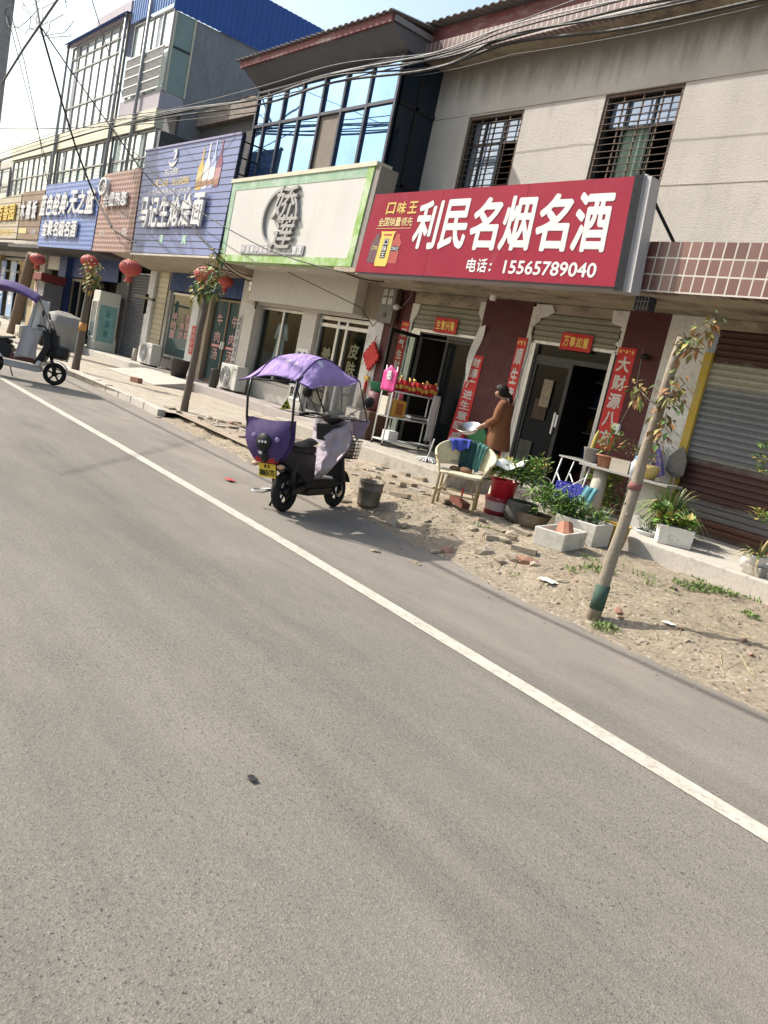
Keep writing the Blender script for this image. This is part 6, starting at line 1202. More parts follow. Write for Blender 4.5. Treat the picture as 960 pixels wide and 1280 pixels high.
for s in (-1, 1):
    k = len(J); wr = (.305, s*.10, .80 if s < 0 else .815)
    J += [(.02, s*.15, 1.22), (.05, s*.215, .97), wr, (.355, s*.085, .775)]; Rr += [.06, .045, .026, (.034, .018)]; E += [(2, k), (k, k+1), (k+1, k+2), (k+2, k+3)]
    for f, (oy, L_) in enumerate(((-.026, .055), (-.009, .068), (.009, .064), (.026, .05))):
        i = len(J); J += [(.378, s*.085+oy, .755), (.385+L_*.5, s*.085+oy, .72), (.385+L_*.45, s*.085+oy, .685)]; Rr += [.010, .009, .008]; E += [(k+3, i), (i, i+1), (i+1, i+2)]
    i = len(J); J += [(.35, s*.085-s*.035, .785), (.39, s*.085-s*.05, .765)]; Rr += [.012, .009]; E += [(k+2, i), (i, i+1)]
    k = len(J); J += [(0, s*.085, .74), (.025, s*.095, .42), (-.02, s*.10, .09), (.03, s*.105, .04), (.11, s*.115, .03)]; Rr += [.085, .058, .038, .04, .03]; E += [(0, k), (k, k+1), (k+1, k+2), (k+2, k+3), (k+3, k+4)]
skinned('body', J, E, Rr, SKIN, PW, 0)
b = B(); fd = Vector((.80, 0, -.60)); hc = Vector((.128, 0, 1.405)); hv, hf = [], []; n1, n2 = 30, 22
for i in range(n2+1):
    for j in range(n1):
        ph = PI*i/n2; th = 2*PI*j/n1; d_ = Vector((math.sin(ph)*math.cos(th), math.sin(ph)*math.sin(th), math.cos(ph))); k = .116+.004*math.sin(th*13)+(.006 if d_.z > .3 else 0); hv.append((hc+Vector((d_.x*k, d_.y*k*.93, d_.z*k*1.03)), d_))
for i in range(n2):
    for j in range(n1):
        q4 = (i*n1+j, i*n1+(j+1) % n1, (i+1)*n1+(j+1) % n1, (i+1)*n1+j)
        if all(hv[k_][1].dot(fd) < .42 and not (hv[k_][1].z < -.72) for k_ in q4): hf.append(q4)
b.add([p_ for p_, _ in hv], hf, HAIR, True); b.blob((.02, 0, 1.375), (.045, .05, .05), HAIR, 12, 8); b.tube([(.03, 0, 1.39), (-.03, 0, 1.36), (-.055, 0, 1.29), (-.05, 0, 1.22)], [.03, .038, .03, .012], HAIR, 10); b.build('hair', PW)
b = B()
for s in (-1, 1): b.blob((.205, s*.033, 1.425), (.008, .012, .007), BLACKTR, 8, 6); b.tube([(.205, s*.02, 1.44), (.20, s*.045, 1.442)], .004, HAIR, 5)
b.build('eye', PW); b = B(); b.blob((.225, 0, 1.345), (.008, .02, .006), M('lips', (.30, .10, .09), .5), 8, 5); b.build('mouth', PW)
b = B()
for s in (-1, 1): b.blob((.155, s*.094, 1.385), (.014, .010, .022), SKIN, 8, 6)
b.build('ear', PW)
SEC = [(1.285, .055, .075, .045), (1.265, .09, .15, .025), (1.22, .125, .205, .01), (1.12, .145, .20, .02), (1.0, .15, .19, .025), (.88, .16, .20, .02), (.72, .185, .225, .01), (.56, .21, .25, 0), (.50, .215, .255, 0)]
b = B(); n = 28; vs = []
for i, (z, rx, ry, cx) in enumerate(SEC):
    for j in range(n): a = 2*PI*j/n; f = 1+.045*math.sin(a*5+1)*(max(0, 1.05-z)); vs.append(Vector((cx+rx*f*math.cos(a), ry*f*math.sin(a), z)))
b.add(vs, [(i*n+j, i*n+(j+1) % n, (i+1)*n+(j+1) % n, (i+1)*n+j) for i in range(len(SEC)-1) for j in range(n)], COAT, True)
for s in (-1, 1): b.tube([(.02, s*.12, 1.23), (.03, s*.19, 1.19), (.045, s*.225, 1.08), (.055, s*.225, .98), (.12, s*.19, .925), (.20, s*.15, .872)], [.07, .075, .068, .064, .06, .056], COAT, 14)
b.build('coat', PW); 
b = B()
for z in (1.15, 1.02, .89, .76): b.blob((.165 if z > .8 else .19, .02, z), (.008, .012, .012), BLACKTR, 8, 5)
b.build('coat_button', PW)
b = B()
for s in (-1, 1): b.tube([(0, s*.09, .72), (.03, s*.098, .42), (-.015, s*.102, .10)], [.098, .075, .058], TROU, 14)
b.build('trousers', PW)
for s in (-1, 1): b = B(); b.blob((.045, s*.108, .035), (.125, .048, .04), SHOE, 12, 8); b.build('shoe', PW)
# steel pan in her hands
M_W = Matrix.Translation(PW.location) @ Matrix.Rotation(FACE, 4, 'Z') @ Matrix.Scale(.955, 4); q = M_W @ Vector((.48, .06, .66)); RT = (Matrix.Rotation(FACE, 3, 'Z') @ Matrix.Rotation(R_(12), 3, 'Y') @ Matrix.Rotation(R_(-24), 3, 'X'))
STEELB = M('bright_steel', (.55, .54, .52), .28, .9, var=.1); b = B(); b.lathe([(0, 0), (.09, .005), (.155, .05), (.185, .10), (.195, .104), (.19, .108), (.18, .102), (.15, .055), (.085, .012), (0, .01)], q, STEELB, 28, RT); tag(b.build('steel_pan', None, q), 'round steel pan held out by the woman in the rust brown coat', 'pan')

# ------------------------------------------------------------------ chair with clothes
fa = gp(535, 630); fc = gp(590, 640); CC = Vector(((fa.x+fc.x)/2-.10, (fa.y+fc.y)/2+.16, 0)); CC.z = ground_h(CC.x, CC.y)-.01
CHY = math.atan2(-.75, .62); CANE = M('cream_cane', (.58, .52, .36), .65, var=.15, scale=8, dirt=(.33, .27, .16), damt=.3); CANET = M('worn_cane_leg', (.33, .26, .15), .7, var=.25, scale=8)
CH_ = thing('cane_chair', 'cream woven tub chair with rounded back standing on the dirt', 'chair', tuple(CC), (0, 0, CHY))
t = NT('woven_back'); wv = t.n('TexWave', wave_type='BANDS', bands_direction='Z'); wv.inputs['Scale'].default_value = 16; wv.inputs['Distortion'].default_value = .6; t.l(t.coord(), wv.inputs['Vector']); vo = t.n('TexVoronoi'); vo.inputs['Scale'].default_value = 38; vo.inputs['Randomness'].default_value = .15; t.l(t.coord(), vo.inputs['Vector'])
c = t.mix(t.ramp(vo.outputs['Distance'], [(.0, 1.0), (.012, .0)]), (.62, .56, .38), (.62, .56, .38)); c = t.mix(t.ramp(vo.outputs['Distance'], [(.18, .75), (.28, 0.0)]), (.62, .56, .38), (.30, .25, .15)); t.bump(vo.outputs['Distance'], .6, .01); WOVEN = t.out(c, .75)
def tubback(u, v):
    a = R_(-118+236*u); r = .27+.05*v; top = .70+.12*math.cos(a*.75)**2*1.0 - .10*(abs(u-.5)*2)**3; z = .45+(top-.45)*v; return Vector((-.02-math.cos(a)*r*(1.0), math.sin(a)*r*1.12, z))
b = B(); b.grid(lambda u, v: tubback(u, .18+.82*v) if abs(u-.5) > .17 else tubback(u, .30+.70*v), 40, 8, WOVEN); o = b.build('backrest', CH_, solid=.012)
b = B(); b.tube([tubback(u, 1) for u in np.linspace(0, 1, 31)], .016, CANE, 8); b.tube([tubback(u, .2) for u in np.linspace(0, 1, 31)], .012, CANE, 8); b.build('rim', o)
b = B(); vs = [Vector((.02+.26*math.cos(2*PI*i/24)*(1.0), .26*math.sin(2*PI*i/24), .43)) for i in range(24)]; b.prism([Vector((max(-.24, min(.24, p.x*1.12)), max(-.25, min(.25, p.y*1.12)), .42)) for p in vs], (0, 0, .035), WOVEN); b.tube([Vector((max(-.24, min(.24, p.x*1.12)), max(-.25, min(.25, p.y*1.12)), .44)) for p in vs], .018, CANE, 8, closed=True); b.build('seat', CH_)
for sx, sy in ((1, 1), (1, -1), (-1, 1), (-1, -1)):
    b = B(); top = tubback(0.03 if sy < 0 else .97, .95) if sx > 0 else (-.20, sy*.18, .44); b.tube([(sx*.23, sy*.24, 0), (sx*.21, sy*.235, .42), top], .016, CANET, 8); b.tube([(sx*.225, sy*.24, .14), (sx*.12, sy*.12, .42)], .008, CANET, 6); b.build('leg', CH_)
b = B()
for (a, c_) in (((.225, .24), (.225, -.24)), ((-.225, .24), (-.225, -.24)), ((.225, .24), (-.225, .24)), ((.225, -.24), (-.225, -.24))): b.tube([(a[0], a[1], .20), (c_[0], c_[1], .20)], .009, CANET, 6)
b.build('stretcher', CH_)
CM4 = Matrix.Translation(CC) @ Matrix.Rotation(CHY, 4, 'Z')
def drape(u0, u1, lo, mat, label, out=.03):
    def fn(u, v):
        uu = u0+(u1-u0)*u; p = tubback(uu, 1) if True else 0; c = Vector((0, 0, p.z)); inn = (c-p); inn.z = 0; inn.normalize()
        if v < .25: k = v/.25; q = p - inn*(.03*(1-k)+.02) + Vector((0, 0, -.18*(1-k)+.022*k)) if k < .8 else p + Vector((0, 0, .024))
        else: k = (v-.25)/.75; q = p + inn*(.05+.05*k+.010*math.sin(u*14)) + Vector((0, 0, .018-lo*k+.02*math.sin(u*9)*k))
        return CM4 @ q
    b = B(); b.grid(fn, 20, 14, mat); tag(b.build('garment', None, tuple(CM4 @ tubback((u0+u1)/2, .6)), solid=.008), label, 'garment')
drape(.30, .50, .12, M('blue_cloth', (.045, .065, .34), .85, var=.2), 'bright blue garment over the left of the cane chair back'); drape(.42, .60, .36, M('deep_green_cloth', (.012, .045, .045), .9, var=.2), 'dark green garment hanging inside the cane chair back'); drape(.58, .68, .33, M('teal_cloth', (.06, .17, .15), .9, var=.15), 'teal garment strip on the right of the cane chair back')
q = CM4 @ Vector((-.14, .02, .47)); b = B(); b.blob(q, (.10, .08, .05), M('brown_gloves', (.16, .09, .05), .9, var=.4, scale=20), 12, 7); b.blob(q+Vector((-.1, -.08, .0)), (.07, .06, .04), M('brown_gloves', (.16, .09, .05), .9), 12, 7); tag(b.build('work_gloves', None, q), 'brown work gloves lying on the seat of the cane chair', 'gloves')
q = CM4 @ Vector((-.02, .06, .12)); b = B(); b.bar(q+Vector((-.16, .03, .0)), q+Vector((.16, -.06, -.03)), .11, .07, M('red_brown_brush', (.14, .045, .03), .8, var=.3)); b.tube([q+Vector((0, 0, .03)), q+Vector((0, 0, .16))], .012, CRED, 6); tag(b.build('brush', None, q), 'red brown brush on the dirt beneath the cane chair', 'brush')
# white plastic stool bag and green board behind the chair
q = at(612, 552, 10.28); b = B(); GREENB = M('green_board', (.03, .16, .065), .55, var=.1); b.prism([at(x, y, 10.35) for x, y in ((585, 528), (603, 532), (608, 545), (625, 555), (628, 563), (604, 563), (592, 555), (580, 540))], (0, .05, 0), GREENB); tag(b.build('green_board', None, at(604, 563, 10.35)), 'bright green plastic board leaning on the wall behind the woman', 'board')
b = B(); b.prism([at(x, y, 10.3) for x, y in ((561, 546), (578, 548), (588, 556), (586, 563), (558, 558))], (0, .06, 0), PAPER); b.bar(at(564, 549, 10.28), at(586, 554, 10.28), .01, .012, CRED); tag(b.build('white_bag', None, at(570, 560, 10.3)), 'white printed plastic bag beside the green board', 'bag')

# ------------------------------------------------------------------ goods rack at the left door
q0 = atz(464, 553, SZ); rx = q0.x; ry = q0.y; RK = thing('goods_rack', 'white wheeled metal rack loaded with red gift goods before the left door', 'rack', (rx, ry, SZ)); wR, dR, hR = .30, 1.15, .98
b = B()
for x in (0, wR):
    for y in (0, dR): b.tube([(rx+x, ry+y, SZ+.05), (rx+x, ry+y, SZ+hR+(.42 if y == 0 else 0))], .014, WHITEMT, 6)
for z in (.10, .52, hR):
    for x in (0, wR): b.tube([(rx+x, ry, SZ+z), (rx+x, ry+dR, SZ+z)], .012, WHITEMT, 6)
    for y in (0, dR): b.tube([(rx, ry+y, SZ+z), (rx+wR, ry+y, SZ+z)], .012, WHITEMT, 6)
b.build('frame', RK)
for z in (.10, .52, hR): b = B(); b.bx(rx, rx+wR, ry, ry+dR, SZ+z, SZ+z+.015, WHITEMT); b.build('shelf', RK)
for x in (0, wR):
    for y in (0, dR): b = B(); b.lathe([(0, -.012), (.026, -.012), (.026, .012), (0, .012)], (rx+x, ry+y, SZ+.028), BLK, 12, Matrix.Rotation(PI/2, 3, 'X')); b.build('caster', RK)
b = B(); b.grid(lambda u, v: Vector((rx+wR+.02, ry+dR-.20+.18*u+.01*math.sin(8*v), SZ+.2+.85*v)), 4, 8, M('white_board', (.58, .57, .56), .6, dirt=(.4, .38, .35), damt=.2)); tag(b.build('price_board', None, (rx+wR, ry+dR, SZ+.2), solid=.012), 'white torn edged board leaning at the far end of the goods rack', 'board')
b = B(); b.grid(lambda u, v: Vector((rx-.03+.36*u, ry-.03+.015*math.sin(9*u), SZ+hR-.02+.45*v*(1-.25*abs(2*u-1)))), 8, 8, M('pink_bag', (.62, .06, .24), .5, var=.15)); P_ = Plate((rx+.04, ry-.05, SZ+hR+.1), (rx+.27, ry-.05, SZ+hR+.1), (rx+.27, ry-.05, SZ+hR+.34), (rx+.04, ry-.05, SZ+hR+.34)); P_.row(b, '福', .2, .8, .3, 1, WHT, w=0, bold=.03); tag(b.build('pink_bag', None, (rx+.1, ry, SZ+hR), solid=.02), 'bright pink plastic bag hung on the end of the goods rack', 'bag')
k = 0
for j in range(10):
    for i in range(2):
        x, y = rx+.08+.14*i, ry+.10+.105*j; z = SZ+hR+.015; mt = M('gift_red', (.46, .03, .03), .35, var=.25, scale=12); h = random.uniform(.20, .27); b = B()
        if (i+j) % 3: b.lathe([(0, 0), (.045, 0), (.047, h*.6), (.02, h*.78), (.02, h), (0, h)], (x, y, z), mt, 12); b.lathe([(.021, h*.86), (.024, h*.86), (.024, h+.01), (0, h+.012)], (x, y, z), GOLDF, 10); b.lathe([(.048, h*.2), (.049, h*.45)], (x, y, z), GOLDF, 12)
        else: b.bx(x-.05, x+.05, y-.045, y+.045, z, z+h*.9, mt); b.bx(x-.051, x+.051, y-.046, y+.046, z+h*.3, z+h*.55, GOLDF)
        o = b.build('gift_bottle' if (i+j) % 3 else 'gift_box', None, (x, y, z)); tag(o, 'red gold banded bottle in the row on top of the goods rack' if (i+j) % 3 else 'red gift box with gold band on top of the goods rack', 'bottle' if (i+j) % 3 else 'gift box', 'red gold banded bottles on the rack' if (i+j) % 3 else 'red gift boxes on the rack')
b = B(); z = SZ+.535; b.bx(rx+.06, rx+.26, ry+.12, ry+.40, z, z+.30, M('orange_carton', (.50, .28, .05), .6, var=.15)); b.bx(rx+.262, rx+.264, ry+.18, ry+.34, z+.05, z+.25, M('carton_print', (.3, .1, .03), .6)); tag(b.build('carton', None, (rx+.16, ry+.26, z)), 'orange yellow carton on the middle shelf of the goods rack', 'carton')
b = B(); b.bx(rx+.04, rx+.22, ry-.02, ry+.10, z, z+.33, M('pale_carton', (.55, .50, .42), .7, var=.15)); tag(b.build('carton', None, (rx+.12, ry+.05, z)), 'pale carton at the street end of the goods rack shelf', 'carton')
b = B(); b.lathe([(0, 0), (.04, 0), (.04, .15), (.015, .2), (.015, .24), (0, .24)], (rx+.15, ry+.33, z+.30), M('pink_bottle', (.6, .12, .25), .4), 12); tag(b.build('bottle', None, (rx+.15, ry+.33, z+.3)), 'pink bottle standing on the orange yellow carton', 'bottle')
b = B(); z = SZ+.115; b.bx(rx+.06, rx+.26, ry+.15, ry+.36, z, z+.16, PAPER); tag(b.build('paper_pack', None, (rx+.16, ry+.25, z)), 'white pack on the lowest shelf of the goods rack', 'pack')
b = B(); z = SZ+.535
for i in range(4): b.box((rx+.15, ry+.78, z+.012+.022*i), (.24-.01*i, .42, .02), random.choice([PAPER, CLOTHG, BLK]), rotz(.05*i-.1))
tag(b.build('carton_stack', None, (rx+.15, ry+.78, z)), 'flat stack of papers on the middle shelf of the goods rack', 'papers')
# drawers, green basin, mop by the left door
q = gp(433, 525); q = atz(436, 527, PAVE); q = at(440, 530, 9.1); zb = SZ
DRW = M('white_drawer', (.52, .48, .40), .6, dirt=(.35, .3, .22), damt=.3); WOODD = M('dark_wood', (.07, .035, .025), .6, var=.2); o = thing('drawer_chest', 'small chest of white drawers with dark wooden side left of the goods rack', 'chest', (q.x, 9.1, zb))
b = B(); b.bx(q.x-.25, q.x+.45, 9.1, 9.6, zb, zb+.52, WOODD); b.build('body', o, bevel=.01)
for i in range(2): b = B(); b.bx(q.x-.23, q.x+.20, 9.07, 9.1, zb+.04+.24*i, zb+.25+.24*i, DRW); b.bx(q.x-.08, q.x+.06, 9.06, 9.07, zb+.13+.24*i, zb+.17+.24*i, BLK); b.build('drawer', o, bevel=.006)
b = B(); b.lathe([(0, 0), (.17, 0), (.19, .36), (0, .37)], (q.x+.15, 9.45, zb+.521), M('maroon_drum', (.13, .04, .05), .6), 18); tag(b.build('drum', None, (q.x+.15, 9.45, zb+.521)), 'maroon tub on the small drawer chest', 'tub')
b = B(); b.lathe([(0, 0), (.15, 0), (.22, .16), (.23, .17), (.2, .16), (0, .02)], (q.x+.15, 9.45, zb+.893), M('green_basin', (.02, .17, .09), .5), 20); tag(b.build('basin', None, (q.x+.15, 9.45, zb+.893)), 'green plastic basin on the maroon tub', 'basin')
b = B(); b.lathe([(0, 0), (.08, 0), (.09, .22), (.03, .33), (.03, .38), (0, .38)], (q.x-.14, 9.3, zb+.521), M('tan_jar', (.28, .22, .14), .6), 14); tag(b.build('jar', None, (q.x-.14, 9.3, zb+.521)), 'tan jar on the drawer chest beside the maroon tub', 'jar')
b = B(); q2 = at(412+10, 545, 8.9); b.bx(q2.x-.3, q2.x+.2, 8.75, 9.0, SZ, SZ+.25, M('cardboard', (.33, .24, .14), .85, var=.12)); b.bx(q2.x-.35, q2.x+.24, 8.7, 9.05, SZ+.25, SZ+.30, M('pale_lid', (.52, .46, .36), .7)); tag(b.build('cardboard_box', None, (q2.x, 8.9, SZ)), 'low cardboard box with pale lid behind the scooter basket', 'box')
q = atz(533, 577, SZ); b = B(); b.tube([(q.x, q.y, SZ+.05), at(543, 549, q.y-.15)], .012, WHITEMT, 6)
for _ in range(60): a = random.uniform(0, 6.28); r = random.uniform(.05, .22); b.tube([(q.x, q.y, SZ+.08), (q.x+r*.6*math.cos(a), q.y+r*.6*math.sin(a), SZ+.06), (q.x+r*math.cos(a), q.y+r*math.sin(a), SZ+.01)], .012, PAPER if random.random() < .7 else CLOTHG, 4, False)
tag(b.build('mop', None, (q.x, q.y, SZ)), 'white string mop lying on the step before the left door', 'mop')

# ------------------------------------------------------------------ iron bucket on the dirt
q = gp(458, 636); o = thing('bucket', 'dented grey iron bucket standing alone on the dirt right of the scooter', 'bucket', tuple(q)); IRON = M('old_iron', (.165, .145, .12), .6, .35, var=.35, scale=8, dirt=(.32, .28, .22), damt=.5, dscale=6)
b = B(); b.lathe([(0, .01), (.125, 0), (.13, .03), (.138, .18), (.146, .185), (.148, .20), (.14, .205), (.145, .275), (.152, .28), (.145, .285), (.135, .27), (.122, .03), (0, .03)], q, IRON, 24, wob=.012); b.build('body', o); b = B(); b.tube([q+Vector((.15*math.cos(a), .15*math.sin(a)*.97, .28+.035*math.sin(a))) for a in np.linspace(0, PI, 15)], .004, IRON, 5); b.build('handle', o)

# ------------------------------------------------------------------ pots, foam boxes and plants
FOAM = M('white_foam', (.68, .65, .58), .8, var=.08, scale=4, bump=.3, bscale=70, dirt=(.30, .25, .17), damt=.36, dscale=4); SOIL = M('dark_soil', (.05, .038, .028), .95, var=.4, scale=20, bump=.8, bscale=40); TERRA = M('terracotta', (.36, .155, .095), .75, var=.15, dirt=(.45, .33, .25), damt=.3, dscale=6)
def clump(b, c, rad, n, lm, L_, up=.6, ratio=.45, droop=.5, stems=True):
    c = Vector(c)
    for _ in range(n):
        v = Vector((random.gauss(0, 1), random.gauss(0, 1), random.gauss(0, 1))).normalized()*random.random()**.45; q = c+Vector((v.x*rad[0], v.y*rad[1], v.z*rad[2])); l = L_*random.uniform(.6, 1.35)
        b.leaf(q, (v.x+random.gauss(0, .4), v.y+random.gauss(0, .4), up*random.uniform(-.2, 1.2)), l, l*ratio*random.uniform(.7, 1.2), LEAFS[random.choice(lm)], random.uniform(.1, 1)*droop)
    if stems:
        for _ in range(max(4, n//25)):
            v = Vector((random.gauss(0, .5)*rad[0], random.gauss(0, .5)*rad[1], rad[2]*random.uniform(.3, .9))); b.tube([c-Vector((0, 0, rad[2])), c+v*.5, c+v], .004, LEAFS[3], 4, False)
def potplant(name, label, cat, base, prof, mat, clumps=(), n=20, sy=1, soil=True, extra=None, wob=0):
    base = Vector(base); o = thing(name, label, cat, tuple(base)); b = B(); r1 = prof[-1][0]; zt = prof[-1][1]
    b.lathe([(0, .002)]+list(prof)+[(r1*.92, zt-.005), (r1*.88, zt-.03)], base, mat, n, sy=sy, wob=wob); b.build('pot', o)
    if soil: s_ = B(); s_.lathe([(0, zt-.02), (r1*.9, zt-.035)], base, SOIL, n, sy=sy); s_.build('soil', o)
    if clumps:
        f = B()
        for c in clumps: clump(f, base+Vector(c[0]), *c[1:])
        f.build('foliage', o)
    if extra: extra(o, base)
    return o
def foambox(label, base, rz, L_, W_, H_, clumps=(), soil=True, mat=None, name='foam_box'):
    base = Vector(base); o = thing(name, label, 'box', tuple(base)); R = rotz(rz); b = B(); mat = mat or FOAM; th = .028
    P = lambda x, y, z: base+R @ Vector((x, y, z))
    O = [(-L_/2, -W_/2), (L_/2, -W_/2), (L_/2, W_/2), (-L_/2, W_/2)]; I = [(s*(L_/2-th) if False else (abs(x)-th)*math.copysign(1, x), (abs(y)-th)*math.copysign(1, y)) for (x, y), s in zip(O, (1,)*4)]
    vs = [P(x*.96, y*.96, 0) for x, y in O]+[P(x, y, H_) for x, y in O]+[P(x, y, H_) for x, y in I]+[P(x*.97, y*.97, .03) for x, y in I]
    fs = [(3, 2, 1, 0)]; 
    for i in range(4): j = (i+1) % 4; fs += [(i, j, 4+j, 4+i), (4+i, 4+j, 8+j, 8+i), (8+i, 8+j, 12+j, 12+i)]
    fs.append((12, 13, 14, 15)); b.add(vs, fs, mat); b.build('case', o, bevel=.010)
    if soil: s_ = B(); s_.add([P(x, y, H_-.05) for x, y in I], [(0, 1, 2, 3)], SOIL); s_.build('soil', o)
    if clumps:
        f = B()
        for c in clumps: clump(f, P(*c[0]), *c[1:])
        f.build('foliage', o)
    return o
def top3(A_, F_, C_, H_, px_base):
    """left, front and right top corners in the photo -> centre, heading, length, width"""
    z0 = ground_h(*gp(*px_base).xy); a, f, c = (atz(*q, z0+H_) for q in (A_, F_, C_)); d = c-f; ang = math.atan2(d.y, d.x); nrm = Vector((-math.sin(ang), math.cos(ang), 0))
    L_ = d.length; W_ = abs((a-f).dot(nrm)); m = (f+c)/2+nrm*W_/2; m.z = z0+.003; return m, ang, L_, W_
# front foam box with the terracotta pot lying inside
cen, ang, L2, W_f = top3((667, 660), (694, 668), (735.5, 663), .19, (690, 688))
foambox('empty white foam box in front with a terracotta pot lying in it', cen, ang, min(.66, max(.40, L2)), max(.34, W_f), .19, (), False)
q = cen+Vector((.02, .03, .16)); b = B(); b.lathe([(0, -.10), (.075, -.10), (.105, .06), (.115, .07), (.115, .09), (.10, .09), (.07, -.08)], q, TERRA, 10, Matrix.Rotation(R_(160), 3, 'X') @ Matrix.Rotation(R_(25), 3, 'Y'), False); tag(b.build('terracotta_pot', None, q), 'upturned faceted terracotta pot inside the empty foam box', 'pot')
c2, a2, L3, W3_ = top3((701, 646), (732.5, 654), (755, 653), .27, (752, 684))
c2 = c2+Vector((-.02, .05, 0)); foambox('long foam box planted with feathery green crop behind the empty one', c2, a2, max(.36, L3), max(.5, W3_), .27, (((-.02, .22, .34), (.20, .36, .15), 520, (4, 3, 3, 5), .11, .9, .28), ((.05, -.1, .31), (.15, .2, .08), 160, (3, 5, 4), .09, .9, .25), ((-.05, .5, .38), (.22, .22, .16), 330, (4, 4, 3), .11, .9, .3)))
q = gp(683, 660); foambox('pale green foam box half hidden behind the round basin', (q.x-.02, q.y+.28, q.z), ang+.1, .42, .30, .22, (((0, 0, .26), (.17, .12, .07), 90, (2, 4, 3), .08, .7, .35),), mat=M('pale_green_foam', (.42, .42, .30), .8, dirt=(.3, .26, .17), damt=.3))
q = gp(660, 645); foambox('dirty white foam box behind the dark tyre planter', (q.x-.05, q.y+.35, q.z), ang, .50, .34, .20, (((.05, 0, .22), (.1, .1, .05), 30, (5, 3), .06, .7, .3),))
def tyre_extra(o, base): pass
q = gp(641, 652); potplant('planter', 'dark grey tyre planter with dead twigs right of the red buckets', 'planter', (q.x, q.y+.1, q.z), [(.17, 0), (.19, .05), (.19, .22), (.17, .25)], M('tyre_planter', (.085, .08, .07), .9, var=.2, dirt=(.2, .17, .13), damt=.3), (((0, 0, .32), (.13, .12, .08), 50, (5, 1), .05, .8, .2),))
q = gp(655, 657); potplant('basin', 'low brown round basin with sparse seedlings before the foam boxes', 'basin', (q.x, q.y+.12, q.z), [(.15, 0), (.18, .08), (.215, .16), (.225, .165)], M('brown_basin', (.17, .135, .10), .8, var=.25, dirt=(.32, .27, .2), damt=.4), (((.02, 0, .20), (.12, .1, .05), 45, (5, 3, 0), .06, .8, .25),))
# two stacked buckets with plants under a white cloth
q = gp(608, 641); q = Vector((q.x, q.y+.16, q.z)); b = B(); b.lathe([(0, 0), (.15, 0), (.155, .06)], q, M('bucket_dark_red', (.24, .02, .03), .5), 24); b.lathe([(.155, .06), (.165, .17)], q, M('bucket_label', (.45, .36, .35), .55, var=.3, scale=9), 24); b.lathe([(.165, .17), (.17, .22), (0, .215)], q, M('bucket_dark_red', (.24, .02, .03), .5), 24); tag(b.build('bucket', None, q), 'lower red and white labelled bucket under the scarlet planting bucket', 'bucket')
q2 = q+Vector((.02, .02, .216)); potplant('planted_bucket', 'scarlet bucket of green plants with white cloth over them', 'planter', q2, [(.145, 0), (.165, .2), (.178, .21), (.178, .225)], M('scarlet_bucket', (.48, .02, .035), .4, var=.08), (((-.10, 0, .36), (.22, .2, .12), 330, (4, 4, 2, 3), .08, .8), ((.18, .10, .34), (.24, .22, .16), 380, (3, 4, 4, 5), .085, .8), ((.32, .18, .48), (.14, .14, .14), 130, (4, 4, 2), .075, .9)))
b = B(); b.grid(lambda u, v: q2+_xc*(u-.52)*.42+Vector((.06-(v-.5)*.16*-.6, -.06-(v-.5)*.22, .0))+Vector((0, 0, .47+.035*math.sin(u*8)-.13*max(0, v-.4)-.03*abs(2*u-1)**3)), 16, 8, PAPER); tag(b.build('white_cloth', None, q2+Vector((0, 0, .4)), solid=.004), 'bright white cloth laid over the plants in the scarlet bucket', 'cloth')
q = gp(600, 632); potplant('bushy_plant', 'yellow green feathery plant in a pale sack left of the red buckets', 'plant', (q.x-.10, q.y+.40, q.z), [(.10, 0), (.13, .1), (.12, .24)], M('pale_sack', (.40, .38, .30), .9, var=.2), (((0, 0, .34), (.16, .16, .20), 220, (4, 2, 3), .07, .9, .25),), wob=.06)
# white jug bucket, drum with lid, blue crate
q = gp(664, 624); q = Vector((q.x, q.y+.1, q.z)); b = B(); b.lathe([(0, 0), (.12, 0), (.155, .24), (.165, .25), (.15, .245), (.115, .02)], q, M('white_pail', (.56, .57, .64), .4, var=.06), 22); b.tube([q+Vector((.16*math.cos(a), .05+.10*math.sin(a), .25+.13*math.sin(a))) for a in np.linspace(0, PI, 15)], .005, WHITEMT, 5); P_ = Plate(q+Vector((-.10, -.13, .1)), q+Vector((.10, -.15, .1)), q+Vector((.10, -.16, .2)), q+Vector((-.10, -.15, .2))); P_.row(b, '漆王', .1, .6, .1, .8, BLACKTR, w=.012); tag(b.build('pail', None, q), 'white paint pail with raised wire handle by the right doorway', 'pail')
q = gp(676, 634); q = Vector((q.x, q.y+.30, q.z)); b = B(); b.lathe([(0, 0), (.21, 0), (.22, .2), (.21, .26)], q, M('cream_tub', (.42, .38, .28), .7, var=.15), 24); b.lathe([(0, .285), (.23, .28), (.235, .262), (0, .26)], q, BLK, 24); tag(b.build('tub', None, q), 'cream round tub with dark flat lid beside the white pail', 'tub')
q = at(720, 618, 9.2); q.z = SZ+.0; q = Vector((q.x, 9.2, PAVE)); b = B(); CRB = M('blue_crate', (.035, .045, .32), .5, var=.1); zc = at(720, 617, 9.2).z
b.bx(q.x-.26, q.x+.26, 9.05, 9.4, zc-.11, zc-.09, CRB)
for k in range(5):
    z = zc-.09+.045*k; b.bx(q.x-.26, q.x+.26, 9.05, 9.07, z, z+.03, CRB); b.bx(q.x-.26, q.x+.26, 9.38, 9.4, z, z+.03, CRB); b.bx(q.x-.26, q.x-.24, 9.07, 9.38, z, z+.03, CRB); b.bx(q.x+.24, q.x+.26, 9.07, 9.38, z, z+.03, CRB)
for x in np.linspace(-.25, .25, 7): b.bx(q.x+x-.012, q.x+x+.012, 9.046, 9.05, zc-.11, zc+.115, CRB)
b.build('plastic_crate', None, (q.x, 9.2, zc-.11)); o = bpy.data.objects['plastic_crate']; tag(o, 'blue slatted plastic crate under the plant shelf', 'crate')
